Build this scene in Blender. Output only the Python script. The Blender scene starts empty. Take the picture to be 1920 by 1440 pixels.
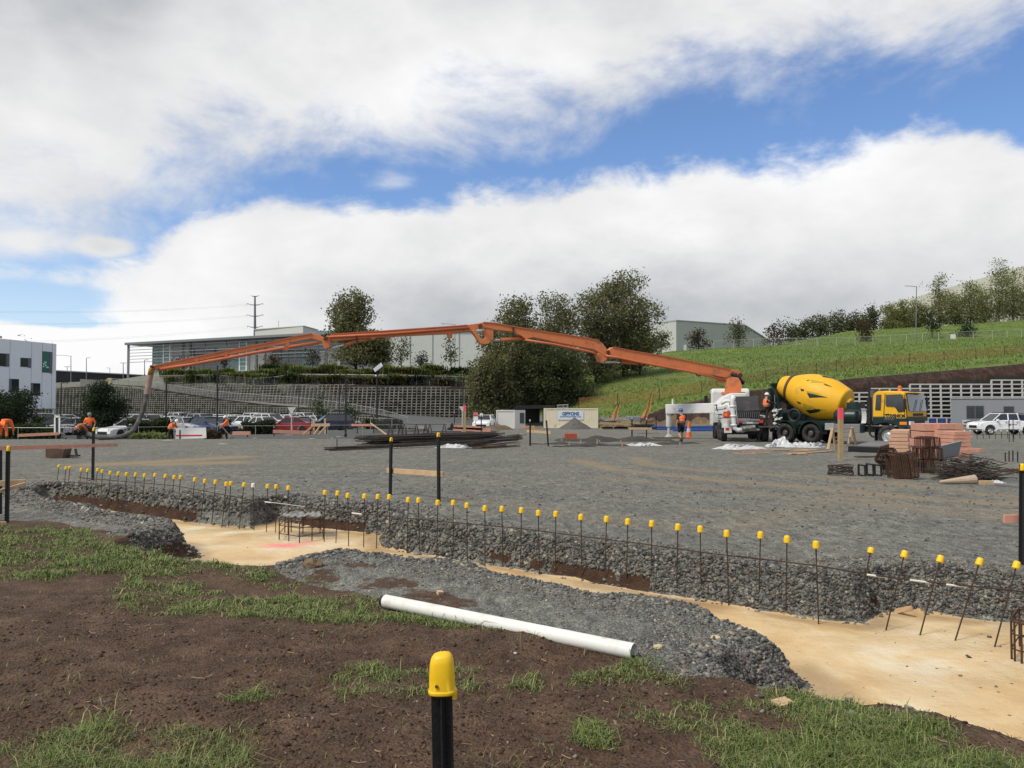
import bpy,bmesh,math,random
import numpy as np
from mathutils import Vector,Matrix,Euler
R=math.radians
random.seed(7); RNG=np.random.default_rng(7)
scene=bpy.context.scene
COL=scene.collection
# ------------------------------------------------------------------ camera
H=1.75
F=1500.0
PITCH=math.atan(42/F)
cam_d=bpy.data.cameras.new('camera'); cam=bpy.data.objects.new('camera',cam_d); COL.objects.link(cam)
cam_d.sensor_width=36.0; cam_d.lens=36.0*F/1920
cam_d.clip_start=0.1; cam_d.clip_end=20000
cam.location=(0,0,H); cam.rotation_euler=(math.pi/2+PITCH,0,0)
scene.camera=cam
CA,SA=math.cos(PITCH),math.sin(PITCH)
def ray(px,py):
 cx,cy=(px-960)/F,(720-py)/F
 return Vector((cx,CA-cy*SA,SA+cy*CA))
def P(px,py,Y):
 d=ray(px,py); return Vector((d.x/d.y*Y,Y,H+d.z/d.y*Y))
def G(px,py,z=0.0):
 d=ray(px,py); t=(z-H)/d.z
 return Vector((d.x*t,d.y*t,z))
def ang(px,py):
 d=ray(px,py).normalized(); return math.atan2(d.x,d.y),math.asin(d.z)
def colu(x,y):
 return 960+F*CA*x/y
 # ------------------------------------------------------------------ light
SUN_EL,SUN_AZ=R(52),R(236)
scene.view_settings.view_transform='Standard'
scene.view_settings.look='None'
scene.view_settings.exposure=0.25
scene.view_settings.gamma=1.0
sd=Vector((math.sin(SUN_AZ)*math.cos(SUN_EL),math.cos(SUN_AZ)*math.cos(SUN_EL),math.sin(SUN_EL)))
sun_d=bpy.data.lights.new('sun','SUN'); sun_d.energy=2.8; sun_d.angle=R(13); sun_d.color=(1.0,0.94,0.85)
sun=bpy.data.objects.new('sun',sun_d); COL.objects.link(sun)
sun.rotation_euler=(-sd).to_track_quat('-Z','Y').to_euler()
sun.location=(0,0,60)
class NT:
 def __init__(s,tree):s.t=tree; s.n=tree.nodes; s.l=tree.links
 def new(s,typ,**kw):
  n=s.n.new(typ)
  for k,v in kw.items():
   if k.startswith('i_'):
    key=k[2:]; key=int(key)if key.isdigit()else key
    s.put(n.inputs[key],v)
   else:setattr(n,k,v)
  return n
 def put(s,sock,v):
  if isinstance(v,bpy.types.NodeSocket):s.l.new(v,sock)
  elif v is not None:
   try:sock.default_value=v
   except Exception:
    if isinstance(v,(tuple,list))and len(v)==3:sock.default_value=(*v,1)
    else:raise
 def math(s,op,a,b=None,c=None,clamp=False):
  n=s.n.new('ShaderNodeMath'); n.operation=op; n.use_clamp=clamp
  s.put(n.inputs[0],a); s.put(n.inputs[1],b); s.put(n.inputs[2],c); return n.outputs[0]
 def mix(s,f,a,b,mode='MIX'):
  n=s.n.new('ShaderNodeMix'); n.data_type='RGBA'; n.blend_type=mode
  s.put(n.inputs[0],f)
  for i,v in((6,a),(7,b)):
   if isinstance(v,tuple)and len(v)==3:v=(*v,1)
   s.put(n.inputs[i],v)
  return n.outputs[2]
 def mr(s,v,a,b,c=0.0,d=1.0,smooth=True):
  n=s.n.new('ShaderNodeMapRange'); n.interpolation_type='SMOOTHSTEP' if smooth else 'LINEAR'
  for i,q in enumerate((v,a,b,c,d)):s.put(n.inputs[i],q)
  return n.outputs[0]
 def noise(s,vec,scale,detail=4.0,rough=0.55,dist=0.0):
  n=s.n.new('ShaderNodeTexNoise'); s.put(n.inputs['Vector'],vec)
  n.inputs['Scale'].default_value=scale; n.inputs['Detail'].default_value=detail
  n.inputs['Roughness'].default_value=rough; n.inputs['Distortion'].default_value=dist
  return n.outputs[0]
 def ramp(s,f,stops):
  n=s.n.new('ShaderNodeValToRGB'); s.put(n.inputs[0],f); e=n.color_ramp.elements
  while len(e)<len(stops):e.new(0.5)
  for el,(p,c)in zip(e,stops):
   el.position=p; el.color=(*c,1)if len(c)==3 else c
  return n.outputs[0]
  # ------------------------------------------------------------------ sky: clear Nishita blue behind two banks of cloud
world=bpy.data.worlds.new('World'); scene.world=world; world.use_nodes=True
nt=NT(world.node_tree); nt.n.clear()
wo=nt.new('ShaderNodeOutputWorld'); bg=nt.new('ShaderNodeBackground'); nt.l.new(bg.outputs[0],wo.inputs[0])
sky=nt.new('ShaderNodeTexSky',sky_type='NISHITA',sun_disc=False,sun_elevation=SUN_EL,sun_rotation=SUN_AZ,altitude=0.0)
sky.air_density=1.0; sky.dust_density=0.6; sky.ozone_density=2.2
bg.inputs[1].default_value=0.1
tc=nt.new('ShaderNodeTexCoord'); dirv=tc.outputs['Generated']
sx=nt.new('ShaderNodeSeparateXYZ',i_0=dirv)
az=nt.math('ARCTAN2',sx.outputs[0],sx.outputs[1]); el=nt.math('ARCSINE',sx.outputs[2])
AZ0,AZ1,EL1=R(-42),R(42),R(40)
azn=nt.math('DIVIDE',nt.math('SUBTRACT',az,AZ0),AZ1-AZ0,clamp=True)
eln=nt.math('DIVIDE',el,EL1)
def fcurve(pts):
 n=nt.new('ShaderNodeFloatCurve'); c=n.mapping.curves[0]
 pp=[]
 for px,py in pts:
  a,e=ang(px,py); pp.append(((a-AZ0)/(AZ1-AZ0),max(0.0,e/EL1)))
 pp.sort(); pp=[(min(max(a,0),1),min(max(b,0),1))for a,b in pp]
 while len(c.points)<len(pp):c.points.new(0.5,0.5)
 for q,(a,b)in zip(c.points,pp):q.location=(a,b); q.handle_type='AUTO'
 n.mapping.update(); nt.put(n.inputs['Value'],azn); return n.outputs[0]
c1=fcurve([(-300,470),(0,432),(120,440),(225,425),(280,372),(390,335),(520,340),(620,308),(740,300),(850,258),(1000,225),(1120,232),(1180,182),(1350,165),(1480,140),(1560,112),(1700,92),(1850,60),(1930,-20),(2500,-200)])
c2=fcurve([(-300,540),(0,500),(110,505),(220,490),(320,440),(400,400),(480,372),(560,362),(680,378),(800,366),(900,350),(1040,342),(1100,320),(1250,296),(1400,305),(1550,288),(1650,252),(1740,236),(1850,240),(1920,242),(2500,230)])
# cloud noise in a plane overhead, so that it tightens towards the horizon
zden=nt.math('ADD',nt.math('MAXIMUM',sx.outputs[2],0.0),0.22)
qx=nt.math('DIVIDE',sx.outputs[0],zden); qy=nt.math('DIVIDE',sx.outputs[1],zden)
q=nt.new('ShaderNodeCombineXYZ',i_0=qx,i_1=qy,i_2=0.0).outputs[0]
q2=nt.new('ShaderNodeCombineXYZ',i_0=nt.math('MULTIPLY',az,1.0),i_1=nt.math('MULTIPLY',el,1.7),i_2=3.3).outputs[0]
n_big=nt.noise(q2,5.0,8.0,0.6,0.35)
n_fine=nt.noise(q2,15.0,9.0,0.62,0.25)
n_sh=nt.noise(q2,3.6,5.0,0.5,0.2)
n_mid=nt.noise(q2,9.0,6.0,0.55,0.4)
nn=nt.math('ADD',nt.math('MULTIPLY',nt.math('SUBTRACT',n_big,0.5),0.20),nt.math('MULTIPLY',nt.math('SUBTRACT',n_fine,0.5),0.12))
n1=nt.math('ADD',nn,nt.math('MULTIPLY',nt.math('SUBTRACT',n_big,0.5),0.18))
D1=nt.math('ADD',nt.math('SUBTRACT',eln,c1),n1)
D2=nt.math('ADD',nt.math('SUBTRACT',c2,eln),nt.math('MULTIPLY',nn,0.75))
def blob(px,py,rx,ry):
 a,e=ang(px,py)
 u=nt.math('DIVIDE',nt.math('SUBTRACT',az,a),rx/F); v=nt.math('DIVIDE',nt.math('SUBTRACT',el,e),ry/F)
 d=nt.math('SQRT',nt.math('ADD',nt.math('MULTIPLY',u,u),nt.math('MULTIPLY',v,v)))
 return nt.mr(d,1.0,0.0)
hole=nt.math('ADD',blob(40,566,260,50),nt.math('MULTIPLY',blob(170,612,260,30),0.75))
D2=nt.math('SUBTRACT',nt.math('MINIMUM',D2,nt.math('SUBTRACT',0.30,nt.math('MULTIPLY',hole,0.26))),nt.math('MULTIPLY',nt.math('MULTIPLY',hole,0.22),nt.math('MULTIPLY',n_fine,1.0)))
D1=nt.math('ADD',D1,nt.math('MULTIPLY',blob(205,464,75,24),0.16))
D1=nt.math('ADD',D1,nt.math('MULTIPLY',blob(40,455,90,40),0.10))
D1=nt.math('ADD',D1,nt.math('MULTIPLY',blob(735,340,90,30),0.07))
k1=nt.mr(D1,-0.06,0.11); k2=nt.mr(D2,-0.012,0.035)
cover=nt.math('MAXIMUM',k1,k2)
# brightness of the cloud itself: thin lit edges, thick grey bellies
deep1=nt.mr(D1,0.02,0.62); deep2=nt.mr(D2,0.02,0.36)
b1=nt.math('SUBTRACT',0.80,nt.math('MULTIPLY',deep1,0.31))
left=nt.math('MULTIPLY',nt.mr(azn,0.08,0.42),nt.math('SUBTRACT',1.0,nt.math('MULTIPLY',nt.mr(azn,0.60,0.88),0.5)))
b2=nt.math('SUBTRACT',0.86,nt.math('MULTIPLY',nt.math('MULTIPLY',deep2,0.50),left))
low=nt.mr(eln,0.19,0.09)
b2=nt.math('ADD',b2,nt.math('MULTIPLY',low,0.14))
sel=nt.math('GREATER_THAN',D2,D1)
bb=nt.math('ADD',nt.math('MULTIPLY',b1,nt.math('SUBTRACT',1.0,sel)),nt.math('MULTIPLY',b2,sel))
bb=nt.math('ADD',bb,nt.math('MULTIPLY',nt.math('SUBTRACT',n_sh,0.5),0.52))
bb=nt.math('ADD',bb,nt.math('MULTIPLY',nt.math('SUBTRACT',n_mid,0.5),0.22))
bb=nt.math('MINIMUM',nt.math('MAXIMUM',bb,0.3),0.93)
ccol=nt.mix(nt.mr(bb,0.35,0.8,0,1,False),(0.93,0.985,1.06),(1.0,1.0,1.0))
cl=nt.new('ShaderNodeVectorMath',operation='SCALE',i_0=ccol); nt.put(cl.inputs['Scale'],nt.math('MULTIPLY',bb,8.9))
blue=nt.mix(1.0,sky.outputs[0],(0.95,1.08,1.29),'MULTIPLY')
haze=nt.mix(nt.math('MULTIPLY',nt.mr(eln,0.34,0.0),0.66),blue,(6.6,7.9,9.0))
fin=nt.mix(cover,haze,cl.outputs[0])
nt.l.new(fin,bg.inputs[0])
world.cycles.sampling_method='AUTOMATIC'
# ------------------------------------------------------------------ mesh and material helpers
MW={}
MATS={}
def mat(name,col,rough=0.7,metal=0.0,var=0.15,scale=6.0,bump=0.0,bscale=40.0,spec=0.4,dirt=None,dirt_amt=0.0,alpha=None,trans=0.0,coat=0.0):
 if name in MATS:return MATS[name]
 m=bpy.data.materials.new(name); m.use_nodes=True; t=NT(m.node_tree)
 b=t.n['Principled BSDF']; tcn=t.new('ShaderNodeTexCoord').outputs['Object']
 c=(*col,1)
 if var>0:
  nz=t.noise(tcn,scale,5.0,0.6)
  c=t.mix(nz,tuple(max(0,x*(1-var*1.6))for x in col),tuple(min(1,x*(1+var*1.4))for x in col))
 if dirt is not None:
  nd=t.mr(t.noise(tcn,scale*0.6+0.7,6.0,0.65),0.62-dirt_amt*0.5,0.78-dirt_amt*0.3)
  c=t.mix(nd,c,dirt)
 t.put(b.inputs['Base Color'],c); b.inputs['Metallic'].default_value=metal
 b.inputs['Specular IOR Level'].default_value=spec
 if coat:b.inputs['Coat Weight'].default_value=coat
 if trans:b.inputs['Transmission Weight'].default_value=trans
 if alpha is not None:b.inputs['Alpha'].default_value=alpha
 rn=t.math('ADD',t.math('MULTIPLY',t.noise(tcn,scale*1.7,3.0),0.24),rough-0.12,clamp=True)
 t.put(b.inputs['Roughness'],rn)
 if bump>0:
  bn=t.new('ShaderNodeBump',i_Strength=bump,i_Distance=0.02,i_Height=t.noise(tcn,bscale,5.0,0.6))
  t.l.new(bn.outputs[0],b.inputs['Normal'])
 MATS[name]=m; return m
def mesh_obj(name,V,faces,mats,parent=None,smooth=False,mi=None):
 me=bpy.data.meshes.new(name)
 me.from_pydata([tuple(v)for v in V],[],faces)
 for m in(mats if isinstance(mats,(list,tuple))else[mats]):me.materials.append(m)
 if mi is not None and len(mi)==len(me.polygons):me.polygons.foreach_set('material_index',mi)
 if smooth:me.polygons.foreach_set('use_smooth',[True]*len(me.polygons))
 me.update()
 o=bpy.data.objects.new(name,me); COL.objects.link(o)
 if parent:o.parent=parent
 return o
def np_mesh(name,V,Fq,m,parent=None,smooth=False):
 me=bpy.data.meshes.new(name); n,k=Fq.shape
 me.vertices.add(len(V)); me.vertices.foreach_set('co',np.ascontiguousarray(V,dtype=np.float32).ravel())
 me.loops.add(n*k); me.loops.foreach_set('vertex_index',np.ascontiguousarray(Fq,dtype=np.int32).ravel())
 me.polygons.add(n); me.polygons.foreach_set('loop_start',np.arange(0,n*k,k,dtype=np.int32))
 for q_ in(m if isinstance(m,(list,tuple))else[m]):me.materials.append(q_)
 if smooth:me.polygons.foreach_set('use_smooth',np.ones(n,dtype=bool))
 me.update(calc_edges=True)
 o=bpy.data.objects.new(name,me); COL.objects.link(o)
 if parent:o.parent=parent
 return o
class MB:
 def __init__(s):s.v=[]; s.f=[]; s.mi=[]; s.m=0
 def add(s,vs,fs):
  b=len(s.v); s.v+=[Vector(v)for v in vs]
  for f in fs:s.f.append(tuple(b+i for i in f)); s.mi.append(s.m)
 def box(s,c,size,rot=None,top=None):
  hx,hy,hz=(q_/2 for q_ in size); tx,ty=top or(1,1)
  vs=[(-hx,-hy,-hz),(hx,-hy,-hz),(hx,hy,-hz),(-hx,hy,-hz),(-hx*tx,-hy*ty,hz),(hx*tx,-hy*ty,hz),(hx*tx,hy*ty,hz),(-hx*tx,hy*ty,hz)]
  M=rot if isinstance(rot,Matrix)else(Euler(rot).to_matrix()if rot else Matrix.Identity(3))
  s.add([Vector(c)+M@Vector(v)for v in vs],[(0,3,2,1),(4,5,6,7),(0,1,5,4),(1,2,6,5),(2,3,7,6),(3,0,4,7)])
 def bar(s,a,b,w,h,up=(0,0,1)):
  a,b=Vector(a),Vector(b); d=(b-a).normalized(); u=Vector(up)
  sd_=d.cross(u)
  if sd_.length<1e-4:sd_=d.cross(Vector((1,0,0)))
  sd_.normalize(); u=sd_.cross(d); x,y=sd_*w/2,u*h/2
  s.add([a-x-y,a+x-y,a+x+y,a-x+y,b-x-y,b+x-y,b+x+y,b-x+y],[(0,3,2,1)[::-1],(4,5,6,7)[::-1],(0,1,5,4)[::-1],(1,2,6,5)[::-1],(2,3,7,6)[::-1],(3,0,4,7)[::-1]])
 def tube(s,pts,r,n=8,cap=True):
  pts=[Vector(p)for p in pts]; rs=r if isinstance(r,(list,tuple))else[r]*len(pts)
  b=len(s.v); prev=None
  for i,p in enumerate(pts):
   d=(pts[min(i+1,len(pts)-1)]-pts[max(i-1,0)]).normalized()
   if prev is None:
    a=d.cross(Vector((0,0,1)))
    if a.length<1e-3:a=d.cross(Vector((1,0,0)))
   else:a=prev-d*prev.dot(d)
   a.normalize(); prev=a; c=d.cross(a)
   for k in range(n):
    t=2*math.pi*k/n; s.v.append(p+(a*math.cos(t)+c*math.sin(t))*rs[i])
  for i in range(len(pts)-1):
   for k in range(n):
    s.f.append((b+i*n+k,b+i*n+(k+1)%n,b+(i+1)*n+(k+1)%n,b+(i+1)*n+k)); s.mi.append(s.m)
  if cap:
   s.f.append(tuple(b+k for k in range(n))[::-1]); s.mi.append(s.m)
   e=b+(len(pts)-1)*n; s.f.append(tuple(e+k for k in range(n))); s.mi.append(s.m)
 def prism(s,poly,vec):
  poly=[Vector(p)for p in poly]; vec=Vector(vec); n=len(poly)
  s.add(poly+[p+vec for p in poly],[tuple(range(n))[::-1],tuple(range(n,2*n))]+[(i,(i+1)%n,n+(i+1)%n,n+i)for i in range(n)])
 def lathe(s,prof,o=(0,0,0),axis=(0,0,1),n=16,caps=True):
  ax=Vector(axis).normalized(); a=ax.cross(Vector((0,0,1)))
  if a.length<1e-3:a=Vector((1,0,0))
  a.normalize(); c=ax.cross(a); b=len(s.v)
  for r,h in prof:
   for k in range(n):
    t=2*math.pi*k/n; s.v.append(Vector(o)+ax*h+(a*math.cos(t)+c*math.sin(t))*r)
  for i in range(len(prof)-1):
   for k in range(n):
    s.f.append((b+i*n+k,b+i*n+(k+1)%n,b+(i+1)*n+(k+1)%n,b+(i+1)*n+k)); s.mi.append(s.m)
  if caps:
   s.f.append(tuple(b+k for k in range(n))[::-1]); s.mi.append(s.m)
   e=b+(len(prof)-1)*n; s.f.append(tuple(e+k for k in range(n))); s.mi.append(s.m)
 def ball(s,c,r,n=12,m=8):
  rr=r if isinstance(r,(tuple,list))else(r,r,r); b=len(s.v)
  for i in range(m+1):
   th=math.pi*i/m
   for k in range(n):
    t=2*math.pi*k/n
    s.v.append(Vector(c)+Vector((rr[0]*math.sin(th)*math.cos(t),rr[1]*math.sin(th)*math.sin(t),rr[2]*math.cos(th))))
  for i in range(m):
   for k in range(n):
    s.f.append((b+i*n+k,b+(i+1)*n+k,b+(i+1)*n+(k+1)%n,b+i*n+(k+1)%n)); s.mi.append(s.m)
 def grid(s,fn,nu,nv):
  b=len(s.v)
  for i in range(nu+1):
   for j in range(nv+1):s.v.append(Vector(fn(i/nu,j/nv)))
  for i in range(nu):
   for j in range(nv):
    a=b+i*(nv+1)+j; s.f.append((a,a+nv+1,a+nv+2,a+1)); s.mi.append(s.m)
 def build(s,name,mats,parent=None,smooth=False,bevel=0.0,world=False,fix=True):
  vs=s.v
  if world and parent is not None:
   Mi=MW[parent.name].inverted(); vs=[Mi@v for v in vs]
  o=mesh_obj(name,vs,s.f,mats,parent,smooth,s.mi)
  if fix:
   bm=bmesh.new(); bm.from_mesh(o.data); bmesh.ops.recalc_face_normals(bm,faces=bm.faces); bm.to_mesh(o.data); bm.free()
  if parent is not None:MW[o.name]=MW[parent.name]
  else:MW[o.name]=Matrix.Identity(4)
  if bevel>0:
   md=o.modifiers.new('bevel','BEVEL'); md.width=bevel; md.segments=2; md.limit_method='ANGLE'; md.angle_limit=R(40)
  return o
def tag(o,label=None,cat=None,group=None,kind=None):
 if label:o['label']=label
 if cat:o['category']=cat
 if group:o['group']=group
 if kind:o['kind']=kind
 return o
def thing(name,label,cat,loc=(0,0,0),rz=0.0,group=None):
 o=bpy.data.objects.new(name,None); COL.objects.link(o); o.empty_display_size=0.2
 o.location=loc; o.rotation_euler=(0,0,rz)
 MW[o.name]=Matrix.Translation(Vector(loc))@Matrix.Rotation(rz,4,'Z')
 return tag(o,label,cat,group)
KIDS={}
def kids(o):return[c for c in bpy.data.objects if c.parent==o]
def dup(root,loc,rz=0.0,label=None,scale=None,tilt=None):
 def cp(o,par):
  c=o.copy(); COL.objects.link(c)
  if par is not None:c.parent=par
  for ch in kids(o):cp(ch,c)
  return c
 r=cp(root,None); r.location=loc; r.rotation_euler=(tilt[0],tilt[1],rz)if tilt else(0,0,rz)
 if scale:r.scale=scale if isinstance(scale,(tuple,list))else(scale,)*3
 MW[r.name]=Matrix.Translation(Vector(loc))@Matrix.Rotation(rz,4,'Z')
 if label:r['label']=label
 return r
def recolor(o,names,m):
 for c in kids(o):
  if c.name.split('.')[0]in names:
   for s_ in c.material_slots[:1]:s_.link='OBJECT'; s_.material=m
  recolor(c,names,m)
def text_mesh(name,body,size,m,M,parent=None,extrude=0.004,bold=0.0,width=None):
 cu=bpy.data.curves.new(name,'FONT'); cu.body=body; cu.size=size; cu.extrude=extrude; cu.offset=bold
 cu.align_x='CENTER'; cu.align_y='CENTER'
 o=bpy.data.objects.new('tmp_text',cu); COL.objects.link(o)
 dg=bpy.context.evaluated_depsgraph_get(); me=bpy.data.meshes.new_from_object(o.evaluated_get(dg))
 bpy.data.objects.remove(o)
 xs=[v.co.x for v in me.vertices]; k=width/(max(xs)-min(xs))if width else 1.0
 for v in me.vertices:v.co=M@Vector((v.co.x*k,v.co.y,v.co.z))
 me.materials.clear(); me.materials.append(m)
 o=bpy.data.objects.new(name,me); COL.objects.link(o)
 if parent:o.parent=parent
 return o
def frame_matrix(origin,xdir,zdir=(0,0,1)):
 x=Vector(xdir).normalized(); y=Vector(zdir).normalized(); n=x.cross(y)
 M=Matrix.Identity(4)
 for i in range(3):M[i][0]=x[i]; M[i][1]=y[i]; M[i][2]=n[i]; M[i][3]=origin[i]
 return M
 # ------------------------------------------------------------------ terrain heights
YN=[(0,0),(43,0),(50,-.65)]
YR=[(0,0),(27,0),(36,-.12),(45,-.17),(68,-.62)]
TAB={-1200:YN+[(120.0,-.65),(120.6,4.9),(121.4,5.0),(122,5.05),(135,5.4),(150,6.2),(400,10),(9000,10)],105:YN+[(120.0,-.65),(120.6,4.6),(121.4,4.7),(122,4.75),(135,5.2),(150,6.2),(400,10),(9000,10)],210:YN+[(119.6,-.65),(120.2,4.6),(127.2,4.75),(127.8,4.9),(138,5.5),(150,6.6),(400,10),(9000,10)],300:YN+[(113.9,-.65),(114.5,3.6),(121.3,3.75),(121.9,5.2),(140,7.8),(165,8.6),(400,10),(9000,10)],400:YN+[(107.9,-.65),(108.5,2.4),(115.2,2.5),(115.8,5.0),(132,7.6),(155,8.6),(400,10),(9000,10)],560:YN+[(99.9,-.65),(100.5,1.5),(107.6,1.6),(108.2,4.7),(124,7.4),(150,8.6),(400,10),(9000,10)],650:YN+[(94.9,-.65),(95.5,.75),(105.1,.85),(105.7,4.5),(120,7.2),(150,8.6),(400,10),(9000,10)],750:YN+[(87.9,-.65),(88.5,-.63),(103.9,.45),(104.5,4.4),(118,7.0),(150,8.6),(400,10),(9000,10)],870:[(0,0),(42,0),(58,-.6),(88,-.62),(96,.1),(103.3,.4),(103.9,4.2),(117,6.8),(150,8.4),(400,10),(9000,10)],960:[(0,0),(40,0),(64,-.62),(88,-.62),(94,-.2),(103.2,.6),(103.8,3.4),(120,6.5),(150,8.4),(400,10),(9000,10)],1060:[(0,0),(38,-.02),(66,-.62),(89,-.62),(91,0),(93,.35),(110,3.0),(135,6.8),(155,9.4),(400,10),(9000,10)],1150:YR+[(88,-.62),(90,.2),(92,.8),(110,4.6),(140,9),(160,11.6),(400,10),(9000,10)],1250:YR+[(86,-.62),(88.5,.6),(91,1.7),(110,5.4),(165,13.0),(178,13.0),(240,11.5),(9000,11)],1400:YR+[(86,-.62),(88,1.8),(89.5,3.4),(100,4.9),(170,14.4),(186,14.6),(240,13),(9000,12)],1500:YR+[(88,-.62),(89.3,1.8),(90.5,3.9),(105,6.0),(172,15.2),(205,18.6),(240,18.8),(9000,18)],1590:YR+[(95.6,-.62),(96.6,4.2),(98.2,5.1),(120,8.2),(175,15.6),(210,21.5),(260,22.5),(9000,20)],1750:YR+[(96.2,-.62),(97.2,4.9),(98.8,6.0),(120,9.0),(177,16.6),(215,23.2),(260,25),(9000,22)],1920:YR+[(96.4,-.62),(97.4,5.6),(99,7.0),(120,10),(178,17.3),(215,25),(300,27),(9000,24)],3000:YR+[(96.4,-.62),(97.4,6.6),(99,8.2),(120,11),(178,18.5),(215,27),(300,29),(9000,24)],}
_cols=sorted(TAB); _ca=np.array(_cols,float)
def _pad(l):
 if len(l)==11:l=[l[0],(l[1][0]*.7,l[1][1]*.7),l[1],((l[1][0]+l[2][0])/2,(l[1][1]+l[2][1])/2),l[2]]+l[3:]
 return l
_KY=np.array([[k[0]for k in _pad(TAB[c])]for c in _cols],float); _KZ=np.array([[k[1]for k in _pad(TAB[c])]for c in _cols],float)
def base_z(x,y):
 x=np.asarray(x,float); y=np.asarray(y,float); sh=x.shape; x=x.ravel(); y=y.ravel()
 yy=np.maximum(y,0.5); pc=np.clip(960+F*CA*x/yy,_cols[0],_cols[-1])
 idx=np.clip(np.searchsorted(_ca,pc)-1,0,len(_cols)-2); t=((pc-_ca[idx])/(_ca[idx+1]-_ca[idx]))
 z=np.zeros(len(x)); K=_KY.shape[1]
 for k in range(K-1):
  y0=_KY[idx,k]*(1-t)+_KY[idx+1,k]*t; y1=_KY[idx,k+1]*(1-t)+_KY[idx+1,k+1]*t
  z0=_KZ[idx,k]*(1-t)+_KZ[idx+1,k]*t; z1=_KZ[idx,k+1]*(1-t)+_KZ[idx+1,k+1]*t
  m=(yy>=y0)&(yy<y1); z=np.where(m,z0+(z1-z0)*(yy-y0)/np.maximum(y1-y0,1e-6),z)
 z=np.where(yy>=9000,_KZ[idx,-1],z)
 return np.where(y<0.5,0.0,z).reshape(sh)
def vnoise(x,y,s,seed=0):
 x=np.asarray(x)/s; y=np.asarray(y)/s
 xi=np.floor(x).astype(np.int64); yi=np.floor(y).astype(np.int64); fx=x-xi; fy=y-yi
 fx=fx*fx*(3-2*fx); fy=fy*fy*(3-2*fy)
 def h(a,b):
  n=(a*374761393+b*668265263+seed*69069+12345)&0xFFFFFFFF
  n=((n^(n>>13))*1274126177)&0xFFFFFFFF
  return((n^(n>>16))&0xFFFF)/32767.5-1
 return(h(xi,yi)*(1-fx)+h(xi+1,yi)*fx)*(1-fy)+(h(xi,yi+1)*(1-fx)+h(xi+1,yi+1)*fx)*fy
def fbm(x,y,s,o=4,seed=0):
 r=0; a=1; t=0
 for i in range(o):r=r+a*vnoise(x,y,s/2**i,seed+i*17); t+=a; a*=.55
 return r/t
def sdist(x,y,poly):
 x=np.asarray(x,float); y=np.asarray(y,float); d=np.full(x.shape,1e9); ins=np.zeros(x.shape,bool); n=len(poly)
 for i in range(n):
  x1,y1=poly[i][0],poly[i][1]; x2,y2=poly[(i+1)%n][0],poly[(i+1)%n][1]
  dx,dy=x2-x1,y2-y1; t=np.clip(((x-x1)*dx+(y-y1)*dy)/(dx*dx+dy*dy+1e-12),0,1)
  d=np.minimum(d,np.hypot(x-x1-t*dx,y-y1-t*dy))
  c=((y1>y)!=(y2>y))&(x<(x2-x1)*(y-y1)/(y2-y1+1e-12)+x1); ins^=c
 return np.where(ins,-d,d)
def sstep(v,a,b):
 t=np.clip((v-a)/(b-a),0,1); return t*t*(3-2*t)
 # footing trench: floor outline. far banks are traced at floor level, near lips at yard level and moved back
ZF=-0.40
def lip(px,py,back=0.14):
 g=G(px,py,0.0); return(g.x,g.y+back)
def flo(px,py):g=G(px,py,ZF); return(g.x,g.y)
TRENCH=[flo(90,946),flo(180,955),flo(300,974),flo(400,985),flo(470,991),flo(520,978),flo(600,992),flo(716,1003),flo(712,1028),flo(800,1042),flo(900,1058),flo(1000,1074),flo(1100,1091),flo(1210,1112),flo(1330,1130),flo(1440,1150),flo(1540,1165),flo(1622,1172),flo(1655,1152),flo(1720,1150),flo(1830,1163),flo(1930,1172),flo(2060,1185),flo(2090,1300),lip(1925,1362),lip(1820,1338),lip(1700,1318),lip(1560,1300),lip(1470,1278),lip(1420,1262),lip(1470,1243,.2),lip(1530,1225,.2),lip(1555,1208,.28),lip(1500,1180,.2),lip(1430,1162),lip(1300,1136),lip(1150,1106),lip(1000,1078),lip(880,1058),lip(760,1040),lip(640,1030),lip(560,1045),lip(500,1062),lip(440,1058),lip(330,1042),lip(255,1020),lip(335,1004,.25),lip(368,998,.3),lip(355,984,.22),lip(240,965),lip(150,945),lip(75,925)]
BANK_W=0.26
def trench_d(x,y):return sdist(x,y,TRENCH)
HUMPS=[(G(720,1135),.9,.10),(G(1000,1040,0),.0,.0)]
def tipf(x,y):
 a,b=G(1500,1205),G(345,992); return np.exp(-((x-a.x)**2+(y-a.y)**2)/.75)+.5*np.exp(-((x-b.x)**2+(y-b.y)**2)/.9)
def near_z(x,y):
 x=np.asarray(x,float); y=np.asarray(y,float)
 z=np.zeros(x.shape); m=(y>1.5)&(y<34)&(np.abs(x)<26)
 if not m.any():return z
 xm,ym=x[m],y[m]
 d=trench_d(xm,ym)+.05*fbm(xm,ym,.35,3,5)*sstep(ym,20,6)
 k=sstep(d,0.0,BANK_W*(1.1+.9*fbm(xm,ym,.7,3,15)+0.9*tipf(xm,ym)))
 zz=ZF*(1-k)
 zz=zz+k*.035*fbm(xm,ym,1.1,4,9)*sstep(ym,34,12)
 # loose gravel heaped along the far lip, spoil on the spits
 zz=zz+.07*sstep(d,.05,.32)*sstep(d,1.3,.4)*(.5+.5*fbm(xm,ym,.8,3,21))*sstep(ym,6.0,7.0)
 pipe=np.hypot((xm-.3)/1.6,(ym-6.1)/1.0)
 zz=zz+.05*sstep(pipe,1,0)
 # lumpy soil in front
 fr=sstep(ym,7.2,5.6)
 zz=zz+k*fr*(.045*fbm(xm,ym,.55,4,31)+.018*fbm(xm,ym,.12,3,41))
 z[m]=zz
 return z
def hz(x,y):return base_z(x,y)+near_z(x,y)
def gz(x,y):return float(hz(np.array([x]),np.array([y]))[0])
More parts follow.
